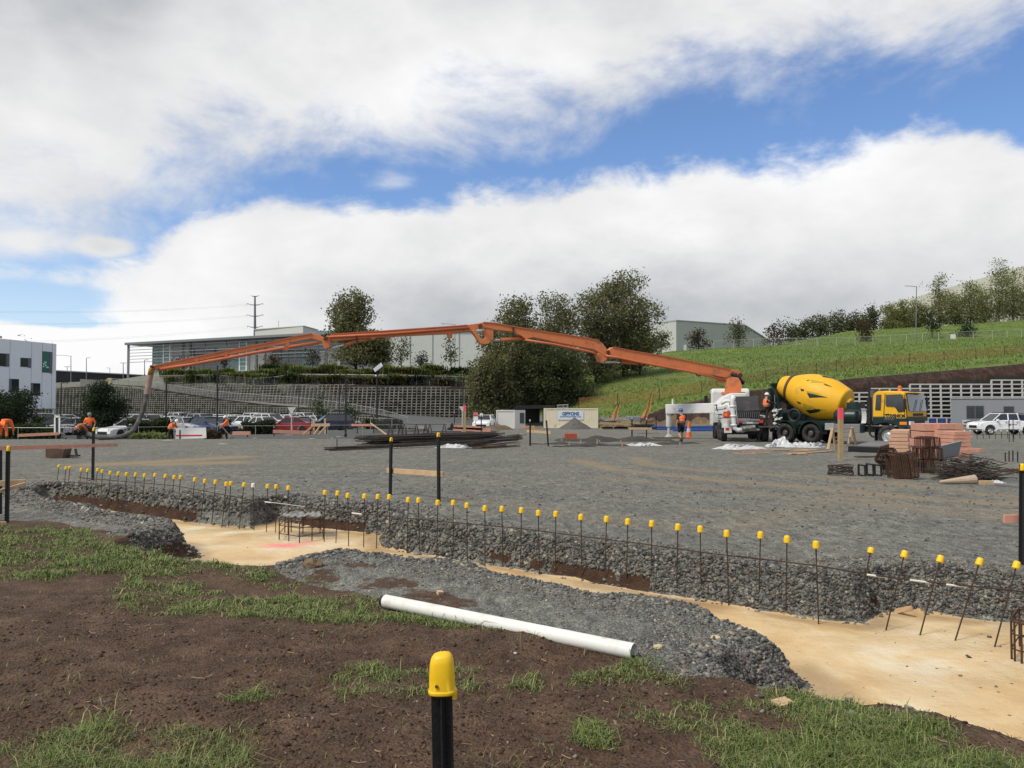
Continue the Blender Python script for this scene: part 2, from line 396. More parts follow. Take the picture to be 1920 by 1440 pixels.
def GT(px,py,y0=3.0,y1=260.0):
 d=ray(px,py); ys=np.arange(y0,y1,.1); zs=H+d.z/d.y*ys; xs=d.x/d.y*ys
 g=base_z(xs,ys); w=np.where(zs<=g)[0]
 i=w[0]if len(w)else len(ys)-1
 return Vector((xs[i],ys[i],g[i]))
def at(px,Y):
 x=(px-960)/(F*CA)*Y; return Vector((x,Y,gz(x,Y)))
 # ------------------------------------------------------------------ ground mesh (polar about the viewpoint's foot so that detail is even)
th=np.concatenate([np.linspace(-180,-46,34)[:-1],np.linspace(-46,46,1151),np.linspace(46,180,34)[1:-1]])
th=np.radians(th)
rr=[0.4]
while rr[-1]<9000:
 r_=rr[-1]
 st=.12 if r_<3 else(.0042*r_ if r_<20 else(.011*r_ if r_<30 else(.45 if r_<175 else(.012*r_ if r_<320 else .12*r_))))
 rr.append(r_+st)
rr=np.array(rr); NR,NTH=len(rr),len(th)
RRg,TT=np.meshgrid(rr,th,indexing='ij'); GX=(RRg*np.sin(TT)).ravel(); GY=(RRg*np.cos(TT)).ravel()
GZ=hz(GX,GY)
gcol=colu(GX,np.maximum(GY,.5))
td=np.full(GX.shape,9.0); nm=(GY>1.5)&(GY<34)&(np.abs(GX)<26); td[nm]=trench_d(GX[nm],GY[nm])
# zone masks -------------------------------------------------------
def ipoly(pts,z=0.0):return[(G(a,b,z).x,G(a,b,z).y)for a,b in pts]
DIRT=ipoly([(-900,960),(0,975),(110,978),(200,1000),(260,1022),(330,1045),(440,1062),(505,1062),(560,1090),(620,1105),(720,1122),(740,1145),(900,1180),(1080,1212),(1190,1236),(1270,1262),(1400,1262),(1470,1285),(1560,1305),(1700,1325),(1820,1345),(1925,1368),(2600,1420),(2600,4000),(960,40000),(-2600,4000)])
DIRT2=ipoly([(600,1075),(660,1062),(740,1082),(830,1098),(900,1120),(860,1140),(740,1125),(640,1105)])
m_dirt=np.zeros(GX.shape); m_dirt[nm]=np.maximum(sstep(sdist(GX[nm],GY[nm],DIRT)+.22*fbm(GX[nm],GY[nm],.6,4,3),.12,-.10),.62*sstep(sdist(GX[nm],GY[nm],DIRT2)+.7*fbm(GX[nm],GY[nm],.4,5,4),.35,-.35))
m_dirt[(GY<=1.5)]=1
m_sand=sstep(td,.07,-.02)*sstep(GZ,ZF+.09,ZF+.02)*nm
m_strip=m_sand*sstep(td,-.02,-.30)
bank=nm*sstep(GZ,-.08,-.16)*(1-m_sand)
m_clay=bank*sstep(fbm(GX,GY,1.1,4,77),.0,.15)*sstep(GZ,-.20,-.27)
m_clay=np.maximum(m_clay,bank*sstep(gcol,430,330)*sstep(GZ,-.12,-.2)*.9)
sand_w=m_sand.copy(); m_damp=m_sand*sstep(td+.28*fbm(GX,GY,.5,4,66),-.38,-.04)
far_left=(GY>50)&(gcol<1000)
m_asph=((GY>58)&(GY<124)&(gcol<930)&(GZ<4.5)).astype(float)
m_grass=np.zeros(GX.shape)
hillm=(gcol>985)&(GY>87)
m_grass[hillm]=sstep(GZ[hillm],.4,1.0)
m_grass[(GY>126)&(gcol<=1000)]=.42
cut=np.interp(gcol,[1000,1190,1250,1330,1400,1500,1590,1750,1920,3000],[.0,.2,1.7,2.7,3.5,4.1,5.15,6.05,7.05,8.2])
m_soil=((gcol>1140)&(GY>84.5)&(GY<101))*sstep(GZ-cut,.12,-.10)*sstep(GZ,-.62,-.3)
m_soil=np.maximum(m_soil,((gcol>1130)&(gcol<1600)&(GY>78)&(GY<97))*sstep(GZ-cut,.1,-.1)*sstep(GY+2*fbm(GX,GY,3,3,5),80,84))
m_soil=np.maximum(m_soil,((gcol<=1000)&(gcol>600)&(GY>100)&(GY<150)&(GZ>4))*1.0)
m_grass*=(1-m_soil)
orange_b=np.interp(gcol,[1080,1250,1450,1600,1750,1920,3000],[3.0,6.0,7.5,8.6,9.4,10.6,12])
m_dry=.5*hillm*np.exp(-((GZ-orange_b+.8*fbm(GX,GY,6,3,8))/1.3)**2)
# clay-coloured wheel tracks and wet patches on the yard
def arc_mask(pts,w,z=0.0):
 P_=[G(a,b,z)for a,b in pts]; d=np.full(GX.shape,1e9); mm=(GY<70)&(GY>5)
 dd=np.full(mm.sum(),1e9)
 for i in range(len(P_)-1):
  x1,y1,x2,y2=P_[i].x,P_[i].y,P_[i+1].x,P_[i+1].y; dx,dy=x2-x1,y2-y1
  t=np.clip(((GX[mm]-x1)*dx+(GY[mm]-y1)*dy)/(dx*dx+dy*dy),0,1)
  dd=np.minimum(dd,np.hypot(GX[mm]-x1-t*dx,GY[mm]-y1-t*dy))
 d[mm]=dd; return np.exp(-(d/w)**2)
tr=np.zeros(GX.shape)
for pts,w,a in[([(1920,945),(1700,932),(1500,912),(1320,898),(1150,880),(1080,862)],.42,.8),([(1920,935),(1660,905),(1500,892),(1330,884),(1220,872),(1190,856)],.38,.7),([(1920,962),(1700,948),(1520,935),(1330,915),(1130,895)],.35,.5),([(1250,986),(1000,950),(860,935)],.5,.25),([(1700,900),(1590,930),(1400,985)],.5,.35),([(2000,985),(1750,960),(1480,930)],.4,.45),([(180,871),(300,866),(440,857)],.62,1.9),([(300,871),(430,867)],.6,1.5),([(40,884),(190,905)],.12,.5),([(400,878),(520,878)],.15,.4),([(1300,957),(1360,959)],.22,.6),([(1580,935),(1660,940)],.35,.7)]:
 tr=np.maximum(tr,a*arc_mask(pts,w))
m_track=np.clip(tr,0,1.6)
pink=np.zeros(GX.shape)
for px_,py_,r_,s_ in[(532,1023,.20,.8),(572,1019,.15,.5)]:
 g_=G(px_,py_,ZF); pink=np.maximum(pink,s_*np.exp(-(((GX-g_.x)/(1.6*r_))**2+((GY-g_.y)/r_)**2)**1.5))
GP=[(ipoly([(-200,985),(0,985),(110,985),(200,1008),(262,1032),(330,1048),(430,1064),(520,1076),(620,1098),(712,1128),(705,1168),(560,1162),(420,1158),(280,1158),(205,1125),(235,1072),(100,1088),(0,1080),(-200,1080)]),1.0,.10),(ipoly([(690,1125),(760,1142),(880,1168),(1010,1198),(1010,1212),(880,1190),(760,1172),(690,1165)]),.8,.05),(ipoly([(1195,1240),(1330,1285),(1480,1308),(1620,1330),(1760,1362),(1925,1375),(2200,1440),(2200,1600),(1500,1600),(1350,1410),(1190,1345),(1060,1285),(1080,1262)]),.85,.05),(ipoly([(40,1400),(180,1355),(330,1350),(480,1380),(500,1440),(400,1600),(-100,1600)]),.38,.12),(ipoly([(620,1270),(700,1240),(900,1255),(900,1290),(760,1310),(640,1305)]),.5,.1),(ipoly([(1080,1395),(1120,1368),(1160,1390),(1140,1412)]),1.0,.03),(ipoly([(430,1300),(480,1285),(500,1312),(450,1318)]),.7,.03),(ipoly([(955,1285),(1000,1240),(1035,1262),(1010,1290)]),.7,.03),(ipoly([(1160,1340),(1220,1330),(1230,1380),(1170,1370)]),.6,.05),(ipoly([(1330,1300),(1420,1330),(1400,1370),(1320,1340)]),.9,.05)]
m_turf=np.zeros(GX.shape); tm=(GY>2)&(GY<14)&(np.abs(GX)<12)
for poly,a,soft in GP:m_turf[tm]=np.maximum(m_turf[tm],a*sstep(sdist(GX[tm],GY[tm],poly)+.18*fbm(GX[tm],GY[tm],.4,3,13),soft,-.12))
m_turf[tm]*=sstep(fbm(GX[tm],GY[tm],.28,3,23)*.7+.5*fbm(GX[tm],GY[tm],.95,3,29),-.4,.2)
A_=np.arange(NR*NTH).reshape(NR,NTH)
A2=np.concatenate([A_,A_[:,:1]],1)
Fq=np.stack([A2[:-1,:-1],A2[:-1,1:],A2[1:,1:],A2[1:,:-1]],-1).reshape(-1,4)[:,::-1]
gm=bpy.data.materials.new('ground'); gm.use_nodes=True; t=NT(gm.node_tree); pb=t.n['Principled BSDF']
geo=t.new('ShaderNodeNewGeometry').outputs['Position']
def at_(n):return t.new('ShaderNodeAttribute',attribute_name=n).outputs['Fac']
def vor(scale,feat='F1',rand=1.0):
 v=t.new('ShaderNodeTexVoronoi',feature=feat); t.put(v.inputs['Vector'],geo); v.inputs['Scale'].default_value=scale; return v
v1=vor(52.0); v2=vor(110.0); v3=vor(11.0)
bwv=t.new('ShaderNodeSeparateColor',i_0=v1.outputs['Color']); bw2=t.new('ShaderNodeSeparateColor',i_0=v2.outputs['Color']); bw3=t.new('ShaderNodeSeparateColor',i_0=v3.outputs['Color'])
st1=t.ramp(bwv.outputs[0],[(0.0,(.065,.066,.064)),(.35,(.122,.125,.120)),(.7,(.18,.183,.173)),(.93,(.25,.248,.228)),(1.0,(.40,.385,.335))])
st2=t.ramp(bw2.outputs[0],[(0.0,(.07,.072,.069)),(.5,(.142,.146,.139)),(1.0,(.25,.25,.232))])
gr=t.mix(.5,st1,st2)
gr=t.mix(t.math('MULTIPLY',t.mr(bw3.outputs[0],.93,1.0),.5),gr,(.24,.235,.21))
big=t.noise(geo,.35,4.0); big2=t.noise(geo,1.6,5.0,.6)
far=t.new('ShaderNodeMapping',i_Vector=geo); far.inputs['Scale'].default_value=(1.0,.45,1)
fn_=t.noise(far.outputs[0],3.2,7.0,.72); fn2=t.noise(far.outputs[0],9.0,6.0,.75)
gr=t.mix(t.mr(fn_,.36,.64),t.mix(1.0,gr,(.80,.80,.80),'MULTIPLY'),t.mix(1.0,gr,(1.18,1.18,1.15),'MULTIPLY'))
gr=t.mix(t.mr(fn2,.38,.62),t.mix(1.0,gr,(.74,.74,.74),'MULTIPLY'),t.mix(1.0,gr,(1.26,1.26,1.24),'MULTIPLY'))
gr=t.mix(t.mr(big,.3,.72),gr,t.mix(1.0,gr,(1.22,1.2,1.12),'MULTIPLY'))
gr=t.mix(t.math('MULTIPLY',t.mr(big2,.5,.75),.45),gr,(.13,.10,.07))
sxy=t.new('ShaderNodeMapping',i_Vector=geo); sxy.inputs['Scale'].default_value=(.35,2.2,1); sxy.inputs['Rotation'].default_value=(0,0,R(-12))
trn=t.noise(sxy.outputs[0],1.2,5.0,.6)
trk=t.math('MULTIPLY',at_('track'),t.mr(trn,.28,.55,.5,1.0),clamp=True)
gr=t.mix(t.math('MULTIPLY',trk,.95,clamp=True),gr,t.mix(t.noise(geo,22.0,3),(.21,.165,.10),(.36,.285,.185)))
# brown soil
dn=t.noise(geo,3.0,8.0,.68); dn2=t.noise(geo,26.0,6.0,.7)
di=t.ramp(dn,[(.25,(.046,.027,.017)),(.5,(.094,.057,.037)),(.72,(.155,.102,.067))])
di=t.mix(t.mr(dn2,.35,.75),t.mix(1.0,di,(.70,.68,.68),'MULTIPLY'),t.mix(1.0,di,(1.35,1.35,1.32),'MULTIPLY'))
di=t.mix(t.math('MULTIPLY',t.mr(bwv.outputs[1],.965,.985),t.mr(v1.outputs['Distance'],.3,.1)),di,(.20,.16,.12))
di=t.mix(t.mr(t.noise(geo,.8,6.0,.6,.4),.5,.72,0,.5),di,t.mix(dn2,(.105,.066,.043),(.19,.13,.088)))
# wet sandy blinding on the trench floor
sn=t.noise(geo,1.1,6.0,.62,.5); sn2=t.noise(geo,9.0,5.0,.6)
sa=t.ramp(sn,[(.26,(.48,.31,.15)),(.42,(.58,.41,.21)),(.54,(.63,.48,.28)),(.64,(.67,.57,.40)),(.76,(.66,.62,.50))])
sa=t.mix(t.mr(sn2,.62,.78),sa,t.mix(1.0,sa,(.72,.62,.5),'MULTIPLY'))
sa=t.mix(t.math('MULTIPLY',t.mr(bw3.outputs[1],.9,.95),t.mr(v3.outputs['Distance'],.2,.08)),sa,(.10,.07,.05))
sa=t.mix(t.math('MULTIPLY',at_('damp'),.55),sa,(.26,.16,.08)); sa=t.mix(at_('pink'),sa,(.85,.20,.24))
# far grass
g1=t.noise(geo,.12,5.0,.6); g2=t.noise(geo,1.6,6.0,.65); g3=t.noise(geo,.5,4.0)
gs=t.ramp(g1,[(.3,(.085,.142,.030)),(.55,(.135,.195,.045)),(.75,(.20,.23,.072))])
gs=t.mix(t.mr(g2,.35,.7),t.mix(1.0,gs,(.62,.66,.6),'MULTIPLY'),t.mix(1.0,gs,(1.15,1.1,1.0),'MULTIPLY'))
gs=t.mix(t.math('MULTIPLY',t.math('MULTIPLY',at_('dry'),t.mr(g3,.25,.6)),.75),gs,(.14,.105,.045))
# cut bank soil
som=t.new('ShaderNodeMapping',i_Vector=geo); som.inputs['Scale'].default_value=(1.6,.5,.35)
so=t.ramp(t.math('ADD',t.math('MULTIPLY',t.noise(geo,.9,7.0,.7),.6),t.math('MULTIPLY',t.noise(som.outputs[0],1.6,6.0,.65),.4)),[(.34,(.016,.009,.008)),(.5,(.042,.024,.018)),(.66,(.10,.066,.046))])
cl_=t.ramp(t.noise(geo,5.0,6.0,.65),[(.3,(.035,.018,.011)),(.7,(.085,.048,.03))])
asn=t.ramp(t.noise(geo,3.0,6.0,.7),[(.3,(.085,.088,.088)),(.7,(.125,.126,.124))])
edge=t.math('MULTIPLY',t.math('SUBTRACT',t.noise(geo,7.0,6.0,.65),.5),.9)
def msk(n,a=.4,b=.6):return t.mr(t.math('ADD',at_(n),edge),a,b)
c=t.mix(msk('asphalt'),gr,asn)
c=t.mix(msk('grass'),c,gs)
c=t.mix(msk('soil'),c,so)
di=t.mix(t.math('MULTIPLY',at_('turf'),.7),di,t.mix(dn2,(.040,.044,.016),(.080,.092,.034)))
c=t.mix(msk('dirt'),c,di)
c=t.mix(msk('clay'),c,cl_)
sw=t.mr(t.math('ADD',at_('sand'),t.math('MULTIPLY',edge,.5)),.42,.58)
c=t.mix(sw,c,sa)
t.put(pb.inputs['Base Color'],c)
wet=t.mr(t.noise(geo,.9,4.0),.42,.6,.30,.75)
t.put(pb.inputs['Roughness'],t.mix(sw,(.92,.92,.92),wet))
pb.inputs['Specular IOR Level'].default_value=.25
hgt=t.math('ADD',t.math('MULTIPLY',v1.outputs['Distance'],-1.0),t.math('MULTIPLY',t.noise(geo,40.0,5.0,.7),.6))
hgt=t.math('MULTIPLY',hgt,t.math('SUBTRACT',1.0,t.math('MULTIPLY',sw,.93)))
hgt=t.math('ADD',hgt,t.math('MULTIPLY',t.noise(geo,6.0,6.0,.65),.9))
bp=t.new('ShaderNodeBump',i_Strength=.75,i_Distance=.03,i_Height=hgt); t.l.new(bp.outputs[0],pb.inputs['Normal'])
ground=np_mesh('ground',np.stack([GX,GY,GZ],1),Fq,gm,smooth=True)
for nme,arr in(('dirt',m_dirt),('sand',sand_w),('clay',m_clay),('grass',m_grass),('soil',m_soil),('asphalt',m_asph),('track',m_track),('dry',m_dry),('pink',pink),('damp',m_damp),('turf',m_turf)):
 a_=ground.data.attributes.new(nme,'FLOAT','POINT'); a_.data.foreach_set('value',arr.astype(np.float32))
tag(ground,kind='structure')
# ------------------------------------------------------------------ loose stones, clods, grass and straw on the near ground
IV=np.array([(x,y,z)for x in(-1,1)for y in(-1,1)for z in(-1,1)],float)*.72; NV=8
IF=np.array([[0,1,3],[0,3,2],[4,6,7],[4,7,5],[0,4,5],[0,5,1],[2,3,7],[2,7,6],[0,2,6],[0,6,4],[1,5,7],[1,7,3]])
def stones(name,pts,size,m,flat=.65,rng=RNG):
 n=len(pts); jit=1+.48*(rng.random((n,NV,3))-.5)*2
 sc=np.stack([size*(.75+.85*rng.random(n)),size*(.6+.5*rng.random(n)),size*flat*(.6+.6*rng.random(n))],1)
 V=IV[None]*jit*sc[:,None]
 tilt=(rng.random(n)-.5)*1.4; ct,s_t=np.cos(tilt)[:,None],np.sin(tilt)[:,None]
 V=np.stack([V[...,0]*ct-V[...,2]*s_t,V[...,1],V[...,0]*s_t+V[...,2]*ct],-1)
 a=rng.random(n)*6.28; ca_,sa_=np.cos(a)[:,None],np.sin(a)[:,None]
 V=np.stack([V[...,0]*ca_-V[...,1]*sa_,V[...,0]*sa_+V[...,1]*ca_,V[...,2]],-1)+pts[:,None]
 o=np_mesh(name,V.reshape(-1,3),(IF[None]+(np.arange(n)*NV)[:,None,None]).reshape(-1,3),m)
 return o
def stone_mat(name,stops,rough=.85):
 m=bpy.data.materials.new(name); m.use_nodes=True; t=NT(m.node_tree); b=t.n['Principled BSDF']
 ri=t.new('ShaderNodeNewGeometry').outputs['Random Per Island']; pos=t.new('ShaderNodeNewGeometry').outputs['Position']
 c=t.ramp(ri,stops); c=t.mix(t.noise(pos,60.0,4.0),t.mix(1.0,c,(.7,.7,.7),'MULTIPLY'),t.mix(1.0,c,(1.25,1.25,1.25),'MULTIPLY'))
 t.put(b.inputs['Base Color'],c); b.inputs['Roughness'].default_value=rough; b.inputs['Specular IOR Level'].default_value=.3
 return m
M_stone=stone_mat('crushed_stone',[(0,(.055,.054,.052)),(.3,(.11,.11,.105)),(.65,(.18,.178,.166)),(.88,(.27,.26,.23)),(.95,(.18,.125,.08)),(1,(.46,.42,.34))])
M_stoned=stone_mat('damp_shaded_stone',[(0,(.045,.044,.042)),(.3,(.085,.084,.080)),(.65,(.14,.138,.128)),(.88,(.22,.21,.185)),(.95,(.15,.10,.062)),(1,(.40,.36,.28))],.65)  # bank stones: damp tone plus the bank's shade put into the colour
M_clod=stone_mat('soil_clod',[(0,(.035,.02,.013)),(.5,(.075,.043,.028)),(.92,(.12,.075,.05)),(1,(.26,.21,.16))],.95)
def sample(n,y0,y1,pw=1.0):
 y=y0*(y1/y0)**RNG.random(n); u=(RNG.random(n)-.5)*1.56; return u*y,y
xs,ys=sample(190000,4.6,21)
dt=trench_d(xs,ys); dd_=sdist(xs,ys,DIRT)+.22*fbm(xs,ys,.6,4,3)
pr=np.where(dd_>.02,1.0,.035)*np.where(dt<-.02,.012,1.0)
spit=(dt>-.02)&(dt<.9)
pr*=np.where(spit,1.0,.075)
d2_=sdist(xs,ys,DIRT2)+.7*fbm(xs,ys,.4,5,4); pr*=np.where(d2_<0,.45,1)
pr*=np.where((dt>-.02)&(near_z(xs,ys)<-.24),.30,1.0)
k=RNG.random(len(xs))<pr; xs,ys=xs[k],ys[k]
sz=(.006+.022*RNG.random(len(xs))**2.6)*np.clip(ys/9,.85,1.6)*np.where(trench_d(xs,ys)<.5,1.0,.62)
tag(stones('loose_gravel',np.stack([xs,ys,hz(xs,ys)+sz*.2],1),sz,M_stone),kind='stuff')
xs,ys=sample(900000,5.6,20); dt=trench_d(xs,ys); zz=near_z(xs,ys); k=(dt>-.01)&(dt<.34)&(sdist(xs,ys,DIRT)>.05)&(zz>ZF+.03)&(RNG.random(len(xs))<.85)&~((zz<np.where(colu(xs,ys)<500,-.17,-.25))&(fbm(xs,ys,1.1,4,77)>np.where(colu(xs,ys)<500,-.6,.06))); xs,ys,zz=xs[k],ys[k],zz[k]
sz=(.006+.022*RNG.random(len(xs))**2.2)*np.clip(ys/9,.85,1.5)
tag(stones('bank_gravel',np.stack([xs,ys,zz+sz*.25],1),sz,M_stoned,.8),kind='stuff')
xs,ys=sample(26000,2.6,7.5); dd_=sdist(xs,ys,DIRT); k=(dd_<.05)&(trench_d(xs,ys)>.05)&(fbm(xs,ys,.5,3,61)>-.25); xs,ys=xs[k],ys[k]
sz=.003+.011*RNG.random(len(xs))**4
tag(stones('soil_clods',np.stack([xs,ys,hz(xs,ys)+sz*.25],1),sz,M_clod),kind='stuff')
def blades(name,n,y0,y1,m,length,width,rng=RNG):
 xs,ys=sample(n,y0,y1); den=np.zeros(len(xs))
 for poly,a,soft in GP:den=np.maximum(den,a*sstep(sdist(xs,ys,poly)+.18*fbm(xs,ys,.4,3,13),soft,-.12))
 cl_n=fbm(xs,ys,.28,3,23)*.7+.5*fbm(xs,ys,.95,3,29); den=den*sstep(cl_n,-.40,.20); den=np.maximum(den,.012*(sdist(xs,ys,DIRT)<0)*(fbm(xs,ys,.5,3,55)>.15))
 den*=(trench_d(xs,ys)>.04)
 k=rng.random(len(xs))<den; xs,ys,cl_n=xs[k],ys[k],cl_n[k]; n=len(xs)
 L=length*(.45+.85*rng.random(n))*(.75+.6*sstep(cl_n,-.2,.5)); az_=rng.random(n)*6.283; lean=.35+1.3*rng.random(n)
 z=hz(xs,ys)-.005; dx,dy=np.cos(az_),np.sin(az_); w=width*(.7+.6*rng.random(n))*np.clip(ys/5,.8,2)
 px_,py_=-dy*w/2,dx*w/2
 V=np.zeros((n,6,3))
 for j,(h,ou,ww)in enumerate([(0,0,1),(.55,.35,.8),(.82,1.0,.12)]):
  cx=xs+dx*L*lean*ou; cy=ys+dy*L*lean*ou; cz=z+L*h*(1-.25*lean*ou)
  V[:,2*j]=np.stack([cx-px_*ww,cy-py_*ww,cz],1); V[:,2*j+1]=np.stack([cx+px_*ww,cy+py_*ww,cz],1)
 q=np.array([[0,1,3,2],[2,3,5,4]])
 return np_mesh(name,V.reshape(-1,3),(q[None]+(np.arange(n)*6)[:,None,None]).reshape(-1,4),m)
M_blade=stone_mat('grass_blade',[(0,(.055,.09,.02)),(.45,(.12,.175,.04)),(.78,(.185,.245,.06)),(.88,(.26,.24,.10)),(1,(.36,.30,.16))],.6)
b_=M_blade.node_tree.nodes['Principled BSDF']; b_.inputs['Subsurface Weight'].default_value=0.0
tag(blades('grass_tufts',620000,3.0,12.5,M_blade,.046,.0042),kind='stuff')
tag(blades('long_grass',26000,3.2,9.5,M_blade,.105,.0050),kind='stuff')
# dry straw and root bits
xs,ys=sample(3600,2.8,8.5); k=(sdist(xs,ys,DIRT)<0)&(trench_d(xs,ys)>.06)&(fbm(xs,ys,.7,3,91)>-.1); xs,ys=xs[k],ys[k]; n=len(xs)
L=.015+.075*RNG.random(n)**2.6; a=RNG.random(n)*6.28; w=.0010+.0014*RNG.random(n); zz=hz(xs,ys)+.005
V=np.zeros((n,6,3)); cv=(RNG.random(n)-.5)*1.2
for j,tt in enumerate((-.5,0,.5)):
 aa=a+cv*tt; cx=xs+np.cos(aa)*L*tt; cy=ys+np.sin(aa)*L*tt; cz=zz+.006*RNG.random(n)+(.012*RNG.random(n)if j==2 else 0)
 V[:,2*j]=np.stack([cx-np.sin(aa)*w,cy+np.cos(aa)*w,cz],1); V[:,2*j+1]=np.stack([cx+np.sin(aa)*w,cy-np.cos(aa)*w,cz+.002],1)
M_straw=stone_mat('straw',[(0,(.09,.06,.036)),(.6,(.19,.13,.075)),(1,(.40,.30,.18))])
qd=np.array([[0,1,3,2],[2,3,5,4]])
tag(np_mesh('straw_litter',V.reshape(-1,3),(qd[None]+(np.arange(n)*6)[:,None,None]).reshape(-1,4),M_straw),kind='stuff')
# rank grass on the hill
n=150000; pc_=1060+RNG.random(n)*900; ys=88+RNG.random(n)**1.3*130; xs=(pc_-960)/(F*CA)*ys; zz=base_z(xs,ys)
ct_=np.interp(pc_,[1000,1190,1250,1330,1400,1500,1590,1750,1920,3000],[.2,.4,1.7,2.7,3.5,4.1,5.15,6.05,7.05,8.2]); k=(zz>ct_+.05)&(fbm(xs,ys,5,4,71)>-.25); xs,ys,zz=xs[k],ys[k],zz[k]; n=len(xs)
L=.07+.26*RNG.random(n)**3; a=RNG.random(n)*6.28; w=.03+.05*RNG.random(n); dx,dy=np.cos(a),np.sin(a); V=np.zeros((n,3,3))
V[:,0]=np.stack([xs-dy*w,ys+dx*w,zz-.03],1); V[:,1]=np.stack([xs+dy*w,ys-dx*w,zz-.03],1); V[:,2]=np.stack([xs+dx*L*.7,ys+dy*L*.7,zz+L],1)
M_hgr=stone_mat('hill_grass',[(0,(.125,.185,.040)),(.5,(.16,.225,.053)),(.9,(.19,.25,.066)),(1,(.23,.24,.085))],.8)
tag(np_mesh('hill_grass',V.reshape(-1,3),np.arange(3*n).reshape(-1,3),M_hgr),kind='stuff')
# ------------------------------------------------------------------ trees
def leaf_mat(name,c,dry=None,amt=.1):
 m=bpy.data.materials.new(name); m.use_nodes=True; t=NT(m.node_tree); b=t.n['Principled BSDF']
 ge=t.new('ShaderNodeNewGeometry'); ri=ge.outputs['Random Per Island']
 cc=t.ramp(ri,[(0,tuple(x*.62 for x in c)),(.5,c),(.9,tuple(x*1.4 for x in c)),(1,dry or tuple(x*1.8 for x in c))])
 t.put(b.inputs['Base Color'],cc); b.inputs['Roughness'].default_value=.65; b.inputs['Specular IOR Level'].default_value=.2
 tr_=t.new('ShaderNodeBsdfTranslucent'); t.put(tr_.inputs[0],t.mix(1.0,cc,(1.25,1.3,.8),'MULTIPLY')); ms=t.new('ShaderNodeMixShader'); ms.inputs[0].default_value=.38
 t.l.new(b.outputs[0],ms.inputs[1]); t.l.new(tr_.outputs[0],ms.inputs[2]); t.l.new(ms.outputs[0],t.n['Material Output'].inputs[0])
 return m
M_bark=mat('bark',(.075,.062,.05),.9,var=.35,scale=3,bump=.4,bscale=20)
L_dark=leaf_mat('leaf_dark',(.072,.084,.038)); L_alder=leaf_mat('leaf_alder',(.130,.134,.064),(.25,.24,.14))
L_olive=leaf_mat('leaf_olive',(.17,.185,.075),(.32,.30,.16)); L_red=leaf_mat('leaf_russet',(.060,.040,.026),(.12,.075,.045))
L_bush=leaf_mat('leaf_bush',(.022,.038,.019)); L_flax=leaf_mat('leaf_flax',(.15,.18,.075),(.34,.34,.18)); L_hedge=leaf_mat('leaf_hedge',(.035,.055,.022))
def leaf_cloud(cent,spread,size,rng,up=.3):
 n=len(cent); p=cent+rng.normal(size=(n,3))*spread
 u=rng.normal(size=(n,3)); u/=np.linalg.norm(u,axis=1)[:,None]; w=rng.normal(size=(n,3)); v=np.cross(u,w); v/=np.linalg.norm(v,axis=1)[:,None]+1e-9
 s=size*(.55+.9*rng.random(n))[:,None]; u,v=u*s,v*s*.62
 V=np.stack([p-u*.5,p+v*.5,p+u*.5,p-v*.5],1)
 return V.reshape(-1,3),np.arange(4*n).reshape(-1,4)
def tree(name,label,base,lobes,leafm,n=2500,leaf=.35,clump=26,trunk=.16,group=None,seed=1,bare=0.0,loose=.16,cat='tree'):
 """lobes: (dx, dy, z, rx, ry, rz) crown volumes relative to the base; leaves grow in clumps at the twig ends."""
 rng=np.random.default_rng(seed); base=Vector(base); root=thing(name,label,cat,base,0,group)
 vol=np.array([l[3]*l[4]*l[5]for l in lobes])**.75; vol/=vol.sum(); tips=[]; limb=MB()
 top=max(l[2]+.5*l[5]for l in lobes); trunk_top=Vector((0,0,top*.82))
 low=min(l[2]-l[5]for l in lobes)
 wob=[Vector((0,0,-.3))]+[Vector((rng.normal()*.12*top*.1,rng.normal()*.12*top*.1,top*.82*k/5))for k in range(1,6)]
 limb.tube(wob,[trunk,trunk*.9,trunk*.72,trunk*.55,trunk*.38,trunk*.2],7)
 for l,f in zip(lobes,vol):
  k=max(3,int(n*f/clump)); d=rng.normal(size=(k,3)); d/=np.linalg.norm(d,axis=1)[:,None]
  r=(.25+.75*rng.random(k)**.45)*(1+loose*rng.normal(size=k))
  tip=np.array(l[:3])+d*r[:,None]*np.array(l[3:6]); tip[:,2]=np.maximum(tip[:,2],.15); tips.append(tip)
  for q in tip[rng.permutation(k)[:max(3,min(14,k//5))]]:
   h=min(max(q[2]*.35,low*.6 if low>0 else .1),top*.78); i_=min(4,int(h/(top*.82)*5)); fr=h/(top*.82)*5-i_
   a=wob[i_].lerp(wob[i_+1],min(1,max(0,fr))); e=Vector(q); mid=a.lerp(e,.5)+Vector((0,0,-.05*(e-a).length))
   limb.tube([a,mid,e],[trunk*.32,trunk*.18,trunk*.05],5)
 tips=np.concatenate(tips); cent=np.repeat(tips,clump,0)
 sp=leaf*1.5; V,Fc=leaf_cloud(cent,np.array([sp,sp,sp*.8]),leaf,rng)
 limb.build('trunk',M_bark,root,True,fix=False)
 np_mesh('crown',V,Fc,leafm,root)
 return root
def crown_lobes(h,w,low=.12,taper=.55,k=6,seed=0,d=None):
 r=random.Random(seed); out=[]; d=d or w
 for i in range(k):
  f=i/(k-1); zc=h*(low+(1-low)*(.12+.76*f)); s=math.sin(math.pi*(.22+.62*f))if taper else 1
  rad=w/2*(.95-taper*max(0,f-.35))*(.75+.25*s)
  out.append((r.uniform(-.18,.18)*w,r.uniform(-.18,.18)*d,zc,rad*r.uniform(.75,1.0),rad*d/w*r.uniform(.75,1),h*(1-low)/k*r.uniform(.85,1.15)))
 return out
